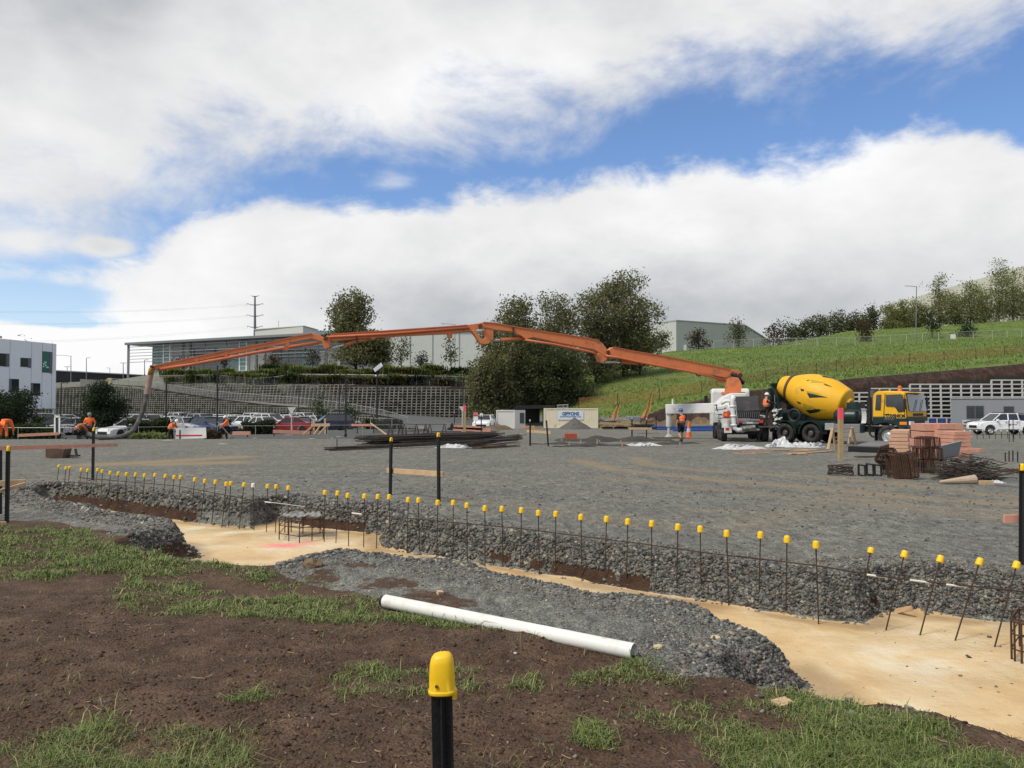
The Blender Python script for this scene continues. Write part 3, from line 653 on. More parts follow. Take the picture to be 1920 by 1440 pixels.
def ptree(name,label,px,Y,py_top,wpx,leafm,n,leaf,low=.12,taper=.55,**kw):
 b=at(px,Y); top=P(px,py_top,Y).z; h=top-b.z; w=wpx/F*Y
 sd_=kw.get('seed',1); lb=crown_lobes(h*.97,w,low,taper,kw.pop('k',6),sd_)
 return tree(name,label,b,lb,leafm,n,leaf,**kw)
g_big='tall alder trees between the crib wall and the grassy hill'
for i,(px,Y,tp,w,n,low,lab)in enumerate([(905,97,668,66,2800,.02,'lowest leafy alder at the left edge of the middle clump beside the crib wall'),(935,99,612,96,5200,.02,'dense alder at the front of the clump behind the plain white cabin'),(966,106,552,108,8000,.08,'tall loose alder on the left of the middle clump'),(1008,101,628,114,6400,.02,'wide dark alder tree in front of the clump directly behind the open dark shelter'),(1048,110,545,100,6800,.08,'thin airy alder in the middle of the clump, tips over the boom'),(1066,104.5,650,96,4600,.02,'low dark alder tree where the clump meets the grassy slope'),(1118,117,528,124,8500,.03,'second tallest alder in the right half of the clump at the hill foot'),(1168,120,497,122,10500,.03,'tallest alder tree of the middle clump rising well above the boom'),(1200,122,590,66,2600,.1,'short alder tree at the right edge of the clump on the grass slope')]):
 ptree('alder_tree',lab,px,Y,tp,w,L_alder if i not in(3,5)else L_dark,int(n*1.6),.32,low,.45,group=g_big,seed=20+i,clump=16,trunk=.2,k=8 if tp<600 else 6,loose=.2)
ptree('tall_tree','tall rounded tree with flecked leaves behind the boom before the long pale warehouse',668,142,543,108,L_alder,13000,.40,.06,.32,seed=41,clump=16,trunk=.25,k=8)
ptree('tree','shorter spreading tree leaning right beside the tall rounded tree at the long warehouse',706,144,628,62,L_alder,4600,.42,.2,.3,seed=42,clump=16,trunk=.2)
g_st='young trees along the planted terrace'
for i,(px,Y,tp,w,m,n,lab)in enumerate([(752,134,637,30,L_dark,620,'small upright dark tree before the long pale warehouse, nearest the tall rounded tree'),(846,134,634,30,L_dark,560,'small split crowned tree before the pale warehouse near the alders'),(345,150,668,34,L_red,520,'small russet tree in front of the office glazing just right of the boom tip'),(419,146,664,26,L_red,520,'small russet upright tree before the office, behind the tall light pole'),(512,142,664,32,L_red,560,'round russet tree in front of the office concrete panels under the boom'),(586,138,655,36,L_red,620,'russet tree at the right end of the office beside the tall rounded tree')]):
 ptree('young_tree',lab,px,Y,tp,w,m,n,.3,.3,.4,group=g_st,seed=50+i,clump=14,trunk=.09,k=5)
ptree('shrub','dark round shrub between two young trees in front of the long white warehouse',792,128,664,30,L_bush,600,.3,.02,.3,seed=58,clump=14,trunk=.08,cat='shrub',k=4)
for i,(px,Y,tp,w,lab)in enumerate([(882,109,682,26,'dark shrub on the bare soil bank left of the alder clump'),(908,106.5,700,30,'dark low shrub at the foot of the soil bank beside the alders'),(852,107,702,16,'tiny dark shrub on the soil bank above the upper crib wall')]):
 ptree('shrub',lab,px,Y,tp,w,L_bush,420,.26,.0,.3,seed=60+i,clump=14,trunk=.06,cat='shrub',k=4,group='dark shrubs on the soil bank')
g_h='small trees along the hill fence'
for i,(px,Y,tp,w,m,n,low,lab)in enumerate([(1240,166,618,34,L_dark,900,.25,'small dark tree on the hill crest at the left corner of the middle warehouse'),(1310,168,616,44,L_red,1100,.15,'broad russet tree on the hill crest in front of the middle warehouse'),(1386,169,594,40,L_dark,1100,.12,'pointed dark tree on the hill crest near the right end of the middle warehouse'),(1452,172,603,46,L_red,1200,.02,'russet tree with a pointed top on the crest between the warehouse and the dark grove'),(1617,178,599,36,L_red,900,.02,'bushy russet tree behind the hill fence just left of the hillside street lamp'),(1750,180,578,32,L_bush,800,.2,'dark slender tree behind the hill fence just right of the hillside street lamp'),(1812,181,603,36,L_bush,800,.0,'dark squat bush behind the hill fence beside the small white notice')]):
 ptree('hill_tree',lab,px,Y,tp,w,m,n,.36,low,.62,group=g_h,seed=70+i,clump=14,trunk=.1,k=6)
g_d='dark trees of the far grove'
for i,(px,Y,tp,w,n)in enumerate([(1484,226,604,44,1500),(1510,230,598,50,1800),(1538,226,594,50,1800),(1566,232,586,52,2000),(1596,226,590,50,1800),(1622,234,588,44,1500),(1640,228,574,32,1500)]):
 lab=['low dark tree at the left end of the far grove on the skyline','second dark tree from the left end of the far grove','dark round tree in the left middle of the far grove','dark tree at the middle of the far grove','dark tree with a gap under its crown right of the grove middle','second dark tree from the right end of the far grove','narrow upright dark tree at the right end of the far grove beside the cream warehouse'][i]
 ptree('grove_tree',lab,px,Y,tp,w,L_dark,n,.5,.12,.25,group=g_d,seed=80+i,clump=16,trunk=.2,k=6)
g_p='poplars along the cream hillside warehouse'
POP=[(1672,226,568,40),(1696,224,562,44),(1722,226,560,44),(1762,222,512,52),(1792,226,545,50),(1822,222,522,50),(1848,228,535,46),(1876,222,480,56),(1902,226,500,54),(1930,222,500,60),(1960,226,500,60)]
for i,(px,Y,tp,w)in enumerate(POP):
 lab=['pale leafy poplar at the left end of the row by the warehouse corner','pale poplar just left of the hillside street lamp pole','low broad poplar just right of the hillside street lamp pole','tall bare topped poplar right of the street lamp above the slender dark tree','lower poplar between two bare topped poplars','poplar standing above the dark squat bush','poplar with a rounded top left of the tallest one','tallest poplar of the row reaching above the warehouse roof','poplar just right of the tallest one','poplar cut by the right edge of the picture','poplar mostly outside the right edge of the picture'][i]
 ptree('poplar_tree',lab,px,Y,tp,w*1.0,L_olive,4000,.40,.02,.62,group=g_p,seed=90+i,clump=9,trunk=.12,k=8,loose=.35)
ptree('round_bush','large dark round bush at the left edge before the white panel building',20,60,731,118,L_bush,15000,.14,.0,.25,seed=110,clump=18,trunk=.1,cat='bush')
ptree('round_bush','large dark pointed bush tree behind the standing worker with the grey cap',187,62,716,104,L_bush,15000,.14,.0,.5,seed=111,clump=18,trunk=.1,cat='bush')
ptree('small_tree','small dark tree in the car park left of the pair before the lower crib wall',596,83,744,44,L_hedge,900,.2,.05,.35,seed=112,clump=14,trunk=.06,group='small dark trees by the curved ramp fence')
ptree('small_tree','small dark tree right of the pair close to the solar light pole',652,84,756,34,L_hedge,800,.2,.0,.3,seed=113,clump=14,trunk=.06,group='small dark trees by the curved ramp fence')
ptree('small_tree','small thin tree between the parked cars left of the bent worker',274,70,776,18,L_hedge,300,.14,.2,.3,seed=114,clump=10,trunk=.04)
# strap-leaved flax and hedges
def flax(name,label,base,h,w,n,seed,m,group):
 rng=np.random.default_rng(seed); root=thing(name,label,'shrub',base,0,group)
 a=rng.random(n)*6.283; le=rng.random(n)**.7*w/2; hh=h*(.6+.5*rng.random(n)); ox=rng.normal(size=n)*w*.16; oy=rng.normal(size=n)*w*.16
 V=np.zeros((n,6,3)); wd=.05+.05*rng.random(n)
 for j,(f,g,ww)in enumerate([(0,0,1),(.35,.85,1),(1,1-.0,.2)]):
  cx=ox+np.cos(a)*le*f*1.2; cy=oy+np.sin(a)*le*f*1.2; cz=hh*g*(1-.25*f*(le/(w/2)))-.05
  V[:,2*j]=np.stack([cx-np.sin(a)*wd*ww,cy+np.cos(a)*wd*ww,cz],1); V[:,2*j+1]=np.stack([cx+np.sin(a)*wd*ww,cy-np.cos(a)*wd*ww,cz],1)
 qd=np.array([[0,1,3,2],[2,3,5,4]])
 np_mesh('leaves',V.reshape(-1,3),(qd[None]+(np.arange(n)*6)[:,None,None]).reshape(-1,4),m,root)
 return root
rf=random.Random(5); prot=[flax('flax_bush','x',(0,0,-50),1.45,3.4,420,300+i,m_,'flax bushes along the terrace edge')for i,m_ in enumerate([L_flax,L_alder,L_hedge])]
fl=[]
for i in range(33):
 px=318+i*17.4+rf.uniform(-5,5)
 if px>870:continue
 Yb=np.interp(px,[300,400,560,650,750,870],[128,121,114,111,110,110])+rf.uniform(0,5)
 fl.append((px,Yb,rf.choice([0,0,1,1,2])))
REFS=[(312,'light pole by the boom tip'),(408,'tall office light pole'),(560,'light pole under the boom joint'),(668,'tall rounded tree'),(707,'solar light pole'),(752,'first small warehouse tree'),(792,'dark round shrub'),(846,'second small warehouse tree'),(512,'round russet tree'),(586,'russet tree at the office end'),(440,'white framed office column')]
flx={}; FLO={}; fl.sort()
fl=[(a,b,k,0)for a,b,k in fl]+[(q_,float(np.interp(q_,[300,400,560,650,750,870],[123.4,117.4,110,107.6,106.4,105.8]))+rf.uniform(0,1),rf.choice([0,1,1,2]),1)for q_ in(326+17*i+rf.uniform(-7,7)for i in range(32))]
for j,(px,Yb,kx,row)in enumerate(fl):
 if 760<px<810:kx=2*row
 ref=min(REFS,key=lambda q_:abs(q_[0]-px)); off=px-ref[0]; side='right' if off>0 else 'left'
 where='%s %s the %s'%('fence-side shrub' if row else 'flax bush','directly below' if abs(off)<9 else('just %s of'%side if abs(off)<22 else 'further %s of'%side),ref[1])+(', paler' if kx<2 else ', darker')
 flx[where]=flx.get(where,0)+1
 if flx[where]==2:FLO[where]['label']=where+', left one'; key=where; where+=', right one'
 elif flx[where]==3:FLO[where+', right one']['label']=where+', middle'; where+=', last one'
 r_=FLO[where]=dup(prot[kx],at(px,Yb),rf.uniform(0,6),where,(rf.uniform(.8,1.2),rf.uniform(.8,1.2),rf.uniform(.65,1.35)*(.8 if row else 1)))
for p_ in prot:
 for c_ in kids(p_):bpy.data.objects.remove(c_)
 bpy.data.objects.remove(p_)
def hedge(label,p0,p1,h,w,seed,m=None,n=1400,leaf=.11,name='hedge'):
 rng=np.random.default_rng(seed); root=thing(name,label,'hedge',p0,0)
 d=Vector(p1)-Vector(p0); L=d.length; dn_=d.normalized(); sd_=Vector((-dn_.y,dn_.x,0))
 a=rng.random(n)*L; s_=rng.random(n); f=rng.random(n)
 top=rng.random(n)<.45; b=np.where(top,(rng.random(n)-.5)*w,np.where(rng.random(n)<.8,-w/2,w/2)); z=np.where(top,h,rng.random(n)*h)
 cent=np.array(dn_)[None]*a[:,None]+np.array(sd_)[None]*b[:,None]; cent[:,2]+=z+.12*np.sin(a*2.1+seed)*h
 V,Fc=leaf_cloud(np.repeat(cent,3,0),np.array([.1,.1,.08]),leaf*1.6,rng)
 np_mesh('leaves',V,Fc,m or L_hedge,root)
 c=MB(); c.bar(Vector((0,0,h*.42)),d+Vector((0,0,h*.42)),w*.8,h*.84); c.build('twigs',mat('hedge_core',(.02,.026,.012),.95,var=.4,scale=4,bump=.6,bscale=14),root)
 return root
hedge('clipped dark hedge running along the far bay left of the pointed bush',at(66,80),at(146,80),1.1,1.0,1,n=1600)
hedge('dark hedge in front of the silver estate car left of the bent worker',at(246,58),at(312,60),1.25,1.2,2,n=1800)
hedge('low dark hedge between parked cars behind the worker raking',at(456,69),at(514,70),.95,1.0,3,n=1500)
hedge('short green hedge between cars above the white plywood board',at(405,74),at(432,74),1.0,.9,4,n=700)
hedge('long low dark hedge under the steel rail at the left behind the orange clad worker',at(20,54),at(108,54),.95,1.2,5,n=2000)
hedge('pale scrubby grass hedge at the gravel edge behind the delivery hose',at(250,51),at(318,51.5),.5,.9,6,L_flax,900)
hedge('low scrub of shrubs along the foot of the lower crib wall',at(440,101),at(545,97),1.3,1.6,7,n=1600,leaf=.16)
hedge('green scrub along the foot of the curved ramp fence',at(690,86),at(752,85),.8,1.2,8,n=900,leaf=.14)
hedge('small brown shrub row right of the white plywood board',at(393,56),at(410,56),.55,1.0,9,L_red,700,.1)
# ------------------------------------------------------------------ crib retaining walls
M_crib=mat('weathered_concrete',(.20,.20,.175),.9,var=.3,scale=1.2,bump=.3,dirt=(.07,.07,.055),dirt_amt=.35)
M_cribw=mat('clean_concrete',(.50,.50,.47),.85,var=.12,scale=1.5)
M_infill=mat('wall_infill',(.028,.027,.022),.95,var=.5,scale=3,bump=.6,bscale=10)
def crib_wall(name,label,path,cw,ch,m,batter=.2,t=.1,hb=.14,steps=False,deep=.45):
 """path: (x, y, z_bottom, z_top) corners; a lattice of concrete stretchers and header ends in front of packed fill"""
 root=thing(name,label,'retaining wall',(path[0][0],path[0][1],path[0][2]))
 seg=[0]
 for a,b in zip(path,path[1:]):seg.append(seg[-1]+math.hypot(b[0]-a[0],b[1]-a[1]))
 Lt=seg[-1]; nc=max(2,round(Lt/cw))
 def at_s(s):
  r=[float(np.interp(s,seg,[p[k]for p in path]))for k in range(4)]
  s0,s1=max(0,s-.1),min(Lt,s+.1)
  dx=float(np.interp(s1,seg,[p[0]for p in path])-np.interp(s0,seg,[p[0]for p in path])); dy=float(np.interp(s1,seg,[p[1]for p in path])-np.interp(s0,seg,[p[1]for p in path]))
  l=math.hypot(dx,dy); return r,Vector((dx/l,dy/l,0)),Vector((-dy/l,dx/l,0))
 zmin=min(p[2]for p in path); mb=MB(); back=MB(); S=[Lt*i/nc for i in range(nc+1)]
 pts=[at_s(s)for s in S]
 zt=[p[0][3]for p in pts]
 for i in range(nc):
  (a,da,na),(b,db,nb)=pts[i],pts[i+1]; top=min(a[3],b[3])if not steps else a[3]; k0=int(math.floor((min(a[2],b[2])-zmin)/ch)); k=k0
  while zmin+k*ch<=top+.01:
   z=zmin+k*ch; off=batter*(z-zmin)
   A=Vector((a[0],a[1],z))+na*off; B=Vector((b[0],b[1],z))+nb*off
   mb.bar(A,B,t*1.6,hb)
   if z+ch<=top+.01:
    mb.bar(A+da*.0+Vector((0,0,hb/2))-na*.03,A+na*batter*ch+Vector((0,0,ch-hb/2))-na*.03,t*1.3,t*1.6,up=tuple(da))
   k+=1
  zt_=top+.05
  back.prism([Vector((a[0],a[1],a[2]-.4))+na*(deep-.1),Vector((b[0],b[1],b[2]-.4))+nb*(deep-.1),Vector((b[0],b[1],zt_))+nb*(deep+batter*(zt_-zmin)),Vector((a[0],a[1],zt_))+na*(deep+batter*(zt_-zmin))],na*.5)
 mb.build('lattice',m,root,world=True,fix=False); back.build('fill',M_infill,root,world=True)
 return root
def wp(px,Y,yt=None,zb=None,zt=None):
 g=at(px,Y); x=(px-960)/(F*CA)*Y
 return(x,Y,zb,zt if zt is not None else P(px,yt,Y).z)
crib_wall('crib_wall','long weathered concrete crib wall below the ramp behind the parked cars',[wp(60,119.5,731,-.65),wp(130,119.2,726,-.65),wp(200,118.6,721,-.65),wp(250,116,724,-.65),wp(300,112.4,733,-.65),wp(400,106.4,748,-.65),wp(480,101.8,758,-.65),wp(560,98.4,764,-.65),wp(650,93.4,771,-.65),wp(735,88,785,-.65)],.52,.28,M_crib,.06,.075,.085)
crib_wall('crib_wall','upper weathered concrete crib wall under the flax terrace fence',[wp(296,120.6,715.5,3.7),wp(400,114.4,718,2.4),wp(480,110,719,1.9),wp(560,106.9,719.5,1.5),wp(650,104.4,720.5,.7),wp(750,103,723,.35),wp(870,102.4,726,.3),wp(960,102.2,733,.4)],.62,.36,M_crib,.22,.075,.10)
tops=[(1592,1627,733),(1627,1701,726.5),(1701,1777,720),(1777,1858,713),(1858,1975,706)]
Yw=95.2; pth=[]
for a,b,yt in tops:
 zt=P(a,yt,Yw).z; pth+=[((a-960)/(F*CA)*Yw,Yw,-.62,zt),((b-960)/(F*CA)*Yw-.01,Yw,-.62,zt)]
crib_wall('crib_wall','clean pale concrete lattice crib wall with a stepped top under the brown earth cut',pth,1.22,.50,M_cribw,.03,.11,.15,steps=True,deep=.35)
# ------------------------------------------------------------------ ramp road, kerb and chain-link fences
M_road=mat('ramp_asphalt',(.10,.105,.108),.9,var=.2,scale=.6,bump=.2)
M_kerb=mat('kerb_concrete',(.24,.24,.22),.9,var=.2,scale=1)
NEAR=[(200,119.6,4.75),(250,117.2,4.45),(300,114,3.85),(350,111,3.2),(400,108,2.6),(480,103.6,2.1),(560,100,1.7),(650,95,.95),(720,90.5,.1),(757,87,-.5)]
FAR=[(200,127.5,4.95),(250,125,4.6),(300,121.2,3.95),(350,118,3.3),(400,114.9,2.7),(480,110.3,2.2),(560,107.2,1.8),(650,104.6,1.05),(780,103.2,.55),(868,100.5,.25)]
def xp(px,Y):return(px-960)/(F*CA)*Y
nseg=60
def ipt(T,f):
 k=np.linspace(0,1,len(T)); return Vector((float(np.interp(f,k,[xp(p[0],p[1])for p in T])),float(np.interp(f,k,[p[1]for p in T])),float(np.interp(f,k,[p[2]for p in T]))))
mb=MB(); mb.grid(lambda u,v:ipt(NEAR,u).lerp(ipt(FAR,u),v)+Vector((0,0,.03)),nseg,6)
EXT=[(757,87,-.5),(800,82,-.58),(800,74,-.6)]; EXF=[(868,100.5,.25),(925,91,-.55),(938,76,-.6)]
mb.grid(lambda u,v:ipt(EXT,u).lerp(ipt(EXF,u),v)+Vector((0,0,.034)),14,6)
tag(mb.build('ramp_road',M_road),kind='structure')
mb=MB(); KP=[ipt(NEAR,f/30)+Vector((.1,-.1,.1))for f in range(31)]+[Vector((xp(770,85.5),85.5,-.42)),Vector((xp(788,83.5),83.5,-.46)),Vector((xp(797,80),80,-.5)),Vector((xp(792,77),77,-.52)),Vector((xp(770,75),75,-.55)),Vector((xp(700,73),73,-.55)),Vector((xp(600,72),72,-.56)),Vector((xp(440,70),70,-.56)),Vector((xp(240,68),68,-.56))]
for a,b in zip(KP,KP[1:]):mb.bar(a,b,.18,.28)
tag(mb.build('kerb',M_kerb),kind='structure')
M_galv=mat('galvanised_steel',(.36,.37,.37),.5,.5,var=.15,scale=3)
M_galvw=mat('pale_galvanised',(.55,.55,.52),.55,.2,var=.12,scale=3)
def net_mat(name,col,a):
 m=bpy.data.materials.new(name); m.use_nodes=True; t=NT(m.node_tree); b=t.n['Principled BSDF']
 tcn=t.new('ShaderNodeTexCoord').outputs['Object']; nz=t.noise(tcn,2.0,4.0)
 t.put(b.inputs['Base Color'],t.mix(nz,tuple(x*.7 for x in col),tuple(min(1,x*1.25)for x in col))); t.put(b.inputs['Alpha'],t.mr(nz,.2,.8,a*.75,a*1.25)); b.inputs['Roughness'].default_value=.8
 return m
M_link=net_mat('chain_link',(.22,.22,.21),.20); M_onet=net_mat('orange_netting',(.32,.15,.05),.30); M_onet2=net_mat('orange_netting_bunched',(.50,.17,.07),.55)
def fence(name,label,pts,h,step,pm,nm_,rail=True,pr=.035,nets=True,cat='fence',rail_top=True,lowrail=False):
 root=thing(name,label,cat,pts[0]); seg=[0]
 for a,b in zip(pts,pts[1:]):seg.append(seg[-1]+(b-a).length)
 def q(s):return Vector([float(np.interp(s,seg,[p[k]for p in pts]))for k in range(3)])
 n=max(1,round(seg[-1]/step)); PS=[q(seg[-1]*i/n)for i in range(n+1)]; up=Vector((0,0,h))
 for p in PS[:99]:
  m_=MB(); m_.tube([p-Vector((0,0,.15)),p+up],pr,6); m_.lathe([(pr*1.25,0),(pr*1.1,.03),(.005,.05)],p+up,n=6); m_.build('post',pm,root,world=True,fix=False)
 if rail:
  r_=MB(); r_.tube([p+up for p in PS],pr*.75,6)
  r_.build('rail',pm,root,world=True,fix=False)
 if nets:
  g_=MB()
  for a,b in zip(PS,PS[1:]):g_.add([a+Vector((0,0,.05)),b+Vector((0,0,.05)),b+up*.98,a+up*.98],[(0,1,2,3)])
  g_.build('netting',nm_,root,world=True,fix=False)
 return root
rp=[ipt(NEAR,f/20)+Vector((.15,.1,.03))for f in range(21)]
fence('chain_link_fence','long chain-link fence along the outer edge of the ramp, curving round its foot',rp+[Vector((xp(766,84.5),84.5,-.55)),Vector((xp(764,81.5),81.5,-.58)),Vector((xp(750,79.5),79.5,-.6)),Vector((xp(722,78.5),78.5,-.6)),Vector((xp(695,78),78,-.6))],1.15,2.2,M_galv,M_link)
tp=[at(px,Y+.9)for px,Y in[(292,121.6),(330,119.4),(400,115.6),(480,111),(560,108.6),(650,106.1),(750,104.8),(870,104),(930,104)]]
fence('chain_link_fence','chain-link fence on top of the upper crib wall below the flax bushes',tp,1.25,1.75,M_galv,M_link)
hp=[GT(px,py,120)for px,py in[(1190,664),(1250,657),(1320,656),(1400,652),(1460,650),(1520,650),(1590,649),(1660,645),(1740,640),(1800,637),(1860,635),(1925,632),(1990,629)]]
fence('chain_link_fence','pale chain-link fence crossing the grassy hill below the poplars',hp,1.75,4.3,M_galvw,net_mat('hill_link',(.3,.31,.28),.12))
op=[GT(px,py,92)for px,py in[(1085,766),(1150,762),(1215,752),(1280,742),(1340,733),(1415,718),(1480,706),(1540,701),(1602,691),(1666,683),(1721,680),(1784,675),(1850,669),(1918,662),(1990,656)]]
fence('netting_fence','sagging orange brown plastic netting fence with dark posts across the lower hill',op,1.35,5.2,mat('dark_post',(.04,.035,.03),.9),M_onet,rail=False,pr=.04)
for k_,(pts,lab)in enumerate([([(1150,786),(1156,770),(1162,757)],'small bunched orange netting strip on the soil bank behind the site container'),([(1206,784),(1216,766),(1222,738)],'tall bunched orange netting strip hanging on the soil bank left of the outrigger')]):
 Yk=86.0; root=thing('netting_strip',lab,'netting',P(pts[0][0],pts[0][1],Yk),0,'bunched orange netting strips'); g_=MB()
 ctr=[P(a,b,Yk+.4*i)for i,(a,b)in enumerate(pts)]; wds=[.5,.3,.2]
 def fn(u,v):
  f=u*2; i=min(1,int(f)); c_=ctr[i].lerp(ctr[i+1],f-i); w_=wds[i]*(1-f+i)+wds[i+1]*(f-i)
  return c_+Vector(((v-.5)*w_*1.6,.12*math.sin(v*9+u*5),0))
 g_.grid(fn,10,8); g_.build('netting',M_onet2,root,world=True); p_=MB(); p_.tube([ctr[0]-Vector((0,0,.6)),ctr[2]+Vector((0,0,.25))],.03,6); p_.build('post',mat('dark_post',(.04,.035,.03),.9),root,world=True)
 # steel hand rail along the car park edge
rl=[at(px,Y)for px,Y in[(-30,53),(60,52.5),(140,52.5),(215,53),(300,55),(420,57),(520,58),(640,60),(760,61),(870,62)]]
fence('pipe_rail','grey galvanised pipe rail along the edge of the car park behind the workers',rl,1.0,2.6,M_galv,M_link,nets=False,pr=.022)
# ------------------------------------------------------------------ buildings
M_wpanel=mat('white_cladding',(.76,.79,.82),.55,var=.05,scale=.5); M_joint=mat('panel_joint',(.25,.27,.29),.7); M_cream=mat('cream_cladding',(.50,.51,.46),.7,var=.06,scale=.4)
M_glassd=mat('dark_glass',(.02,.03,.035),.12,.0,var=.3,scale=.3,spec=.8); M_glasst=mat('teal_glass',(.05,.15,.16),.1,var=.35,scale=.25,spec=.8)
M_frame_d=mat('dark_frame',(.06,.065,.07),.5); M_concp=mat('concrete_panel',(.40,.41,.40),.85,var=.12,scale=.4); M_roofm=mat('roof_metal',(.20,.21,.22),.5,.3,var=.1); M_white=mat('white_paint',(.78,.78,.76),.5,var=.06,scale=2)
class Face:
 def __init__(s,A,B):
  s.A=Vector((A[0],A[1],0)); s.d=(Vector((B[0],B[1],0))-s.A); s.L=s.d.length; s.d.normalize(); s.n=Vector((s.d.y,-s.d.x,0))
  if s.n.y>0:s.n=-s.n
 def hit(s,px,py,off=0.0):
  d=ray(px,py); o=Vector((0,0,H)); a=s.A+s.n*off; t_=(a-o).dot(s.n)/d.dot(s.n); return o+d*t_
 def rect(s,mb,x0,y0,x1,y1,off,depth):
  p=[s.hit(a,b)for a,b in((x0,y1),(x1,y1),(x1,y0),(x0,y0))]
  z0=(p[0].z+p[1].z)/2; z1=(p[2].z+p[3].z)/2; a=Vector((p[0].x,p[0].y,0)); b=Vector((p[1].x,p[1].y,0))
  q=[Vector((a.x,a.y,z0)),Vector((b.x,b.y,z0)),Vector((b.x,b.y,z1)),Vector((a.x,a.y,z1))]
  mb.prism([v+s.n*off for v in q],-s.n*depth)
  # white panel building on the left
fa=Face((xp(-160,75.5),75.5),(xp(105,92),92)); root=thing('office_building','white panel clad office block with scattered windows raised over a car park undercroft','building',(xp(105,92),92,-.65))
zt,zb=P(105,645,92).z,P(105,766,92).z
A3,B3=fa.hit(-160,700),fa.hit(105,700); A3.z=B3.z=0; back=Vector((-.6,1,0)).normalized()*22
m_=MB(); m_.prism([A3+Vector((0,0,zb)),B3+Vector((0,0,zb)),B3+Vector((0,0,zt)),A3+Vector((0,0,zt))],back); m_.build('wall',M_wpanel,root,world=True)
m_=MB()
for px in(17,57.5,78,96):fa.rect(m_,px-.28,642 if px>20 else 636,px+.28,765.5,.006,.02)
m_.build('panel_joint',M_joint,root,world=True)
m_=MB(); nA=Vector((0,0,0)); m_.prism([A3-fa.n*4+Vector((0,0,-.8)),B3-fa.n*4-fa.d*1.5+Vector((0,0,-.8)),B3-fa.n*4-fa.d*1.5+Vector((0,0,zb)),A3-fa.n*4+Vector((0,0,zb))],-fa.n*8); m_.build('undercroft',mat('undercroft_concrete',(.07,.07,.068),.9,var=.3,scale=.8),root,world=True)
for px in(8,56,104.3):
 b_=fa.hit(px,770); m_=MB(); m_.tube([Vector((b_.x,b_.y,-.8))-fa.n*.35,Vector((b_.x,b_.y,zb))-fa.n*.35],.14,10); m_.build('column',M_white,root,world=True)
for(x0,y0,x1,y1,sh,pane)in[(-14,662.5,10,686,(11,663,16.5,687.5),M_glassd),(38.5,671.5,51.5,687.5,(52.5,671.5,57.5,689.5),M_glassd),(79,659.5,91.5,698,(92.5,660,97.2,700),M_glasst),(21.5,711,34.5,734.5,(16.5,710,20.5,735.5),M_glassd),(62,719,74.5,741.5,(57.3,718,61,742.5),M_glassd),(-40,715,-22,738,(-46,714,-41,739),M_glassd)]:
 m_=MB(); fa.rect(m_,x0-.5,y0-.5,x1+.5,y1+.5,.03,.08); w_=m_.build('window',M_frame_d,root,world=True)
 m_=MB(); fa.rect(m_,x0,y0,x1,y1,.045,.04); m_.build('pane',pane,w_,world=True); m_=MB(); fa.rect(m_,*sh,.06,.09); m_.build('louvre',mat('louvre_grey',(.13,.135,.15),.6),w_,world=True)
 if pane is M_glasst:
  m_=MB()
  for k_,(a,b,c_,d_)in enumerate([(80,681,83,684),(82.5,678,86.5,681),(79.5,685.5,82,688.5),(84,683,86,687),(86,687.5,90.5,690)]):fa.rect(m_,a,b,c_,d_,.062,.02)
  m_.build('foliage_print',mat('pale_green_print',(.35,.75,.5),.5),w_,world=True)
m_=MB(); a_,b_=fa.hit(-160,636),fa.hit(46,633); a_.z=b_.z=b_.z; m_.prism([a_-fa.n*3,b_-fa.n*3,b_-fa.n*12,a_-fa.n*12],Vector((0,0,.22)))
for px in(0,34):q_=fa.hit(px,650); m_.box(q_-fa.n*3.5+Vector((0,0,zt+.3-q_.z)),(.12,.12,1.0))
m_.build('roof_canopy',M_roofm,root,world=True)
ptree('rooftop_tree','sparse treetop showing over the roof of the white panel building',52,120,630,20,L_olive,260,.25,.6,.3,seed=130,clump=8,trunk=.06,k=4)
# glazed office with louvred canopy
fo=Face((xp(241,188),188),(xp(628,160),160)); root=thing('office_building','long glazed office with a thin flat roof, horizontal sun louvres and concrete panels','building',(xp(241,188),188,8.7))
zr=P(241,643,188).z
a_,b_=fo.hit(239.5,700),fo.hit(628,700); a_.z=b_.z=zr-.55
m_=MB(); m_.prism([a_+fo.n*1,b_+fo.n*1,b_-fo.n*22,a_-fo.n*22],Vector((0,0,.55))); m_.build('roof',M_roofm,root,world=True,bevel=.05)
a2,b2=fo.hit(275,700),fo.hit(628,700); a2.z=b2.z=7.5
m_=MB(); m_.prism([a2-fo.n*1.5,b2-fo.n*1.5,b2-fo.n*20,a2-fo.n*20],Vector((0,0,zr-.55-7.5))); m_.build('wall',M_concp,root,world=True)
for x0,x1,mm_ in[(276,299,M_glasst),(352,372,M_glassd),(372,398,M_glassd),(398,442,M_glasst),(502,532,M_glassd),(532,556,M_glassd),(556,588,M_glasst)]:
 y0,y1=652,706
 m_=MB(); fo.rect(m_,x0,y0,x1,y1,-1.38,.12); w_=m_.build('window',mm_,root,world=True)
 m_=MB()
 for k_ in range(1,8):fo.rect(m_,x0,y0+k_*7-.18,x1,y0+k_*7+.18,-1.33,.06)
 for f in((0,.5,1)if x1-x0>16 else(0,1)):fo.rect(m_,x0+f*(x1-x0)-.2,y0,x0+f*(x1-x0)+.2,y1,-1.32,.06)
 m_.build('mullion',mat('mullion_grey',(.30,.33,.33),.5,.3),w_,world=True)
for x0,x1 in((300,312),(443,456)):
 m_=MB(); fo.rect(m_,x0,640,x1,706,-.9,.6); c_=m_.build('stair_bay',M_glasst,root,world=True); m_=MB()
 for q_ in(x0,x1):fo.rect(m_,q_-.9,640,q_+.9,706,-.82,.7)
 for k_ in range(8):fo.rect(m_,x0,646+k_*8-.3,x1,646+k_*8+.3,-.85,.1)
 m_.build('frame',M_white,c_,world=True)
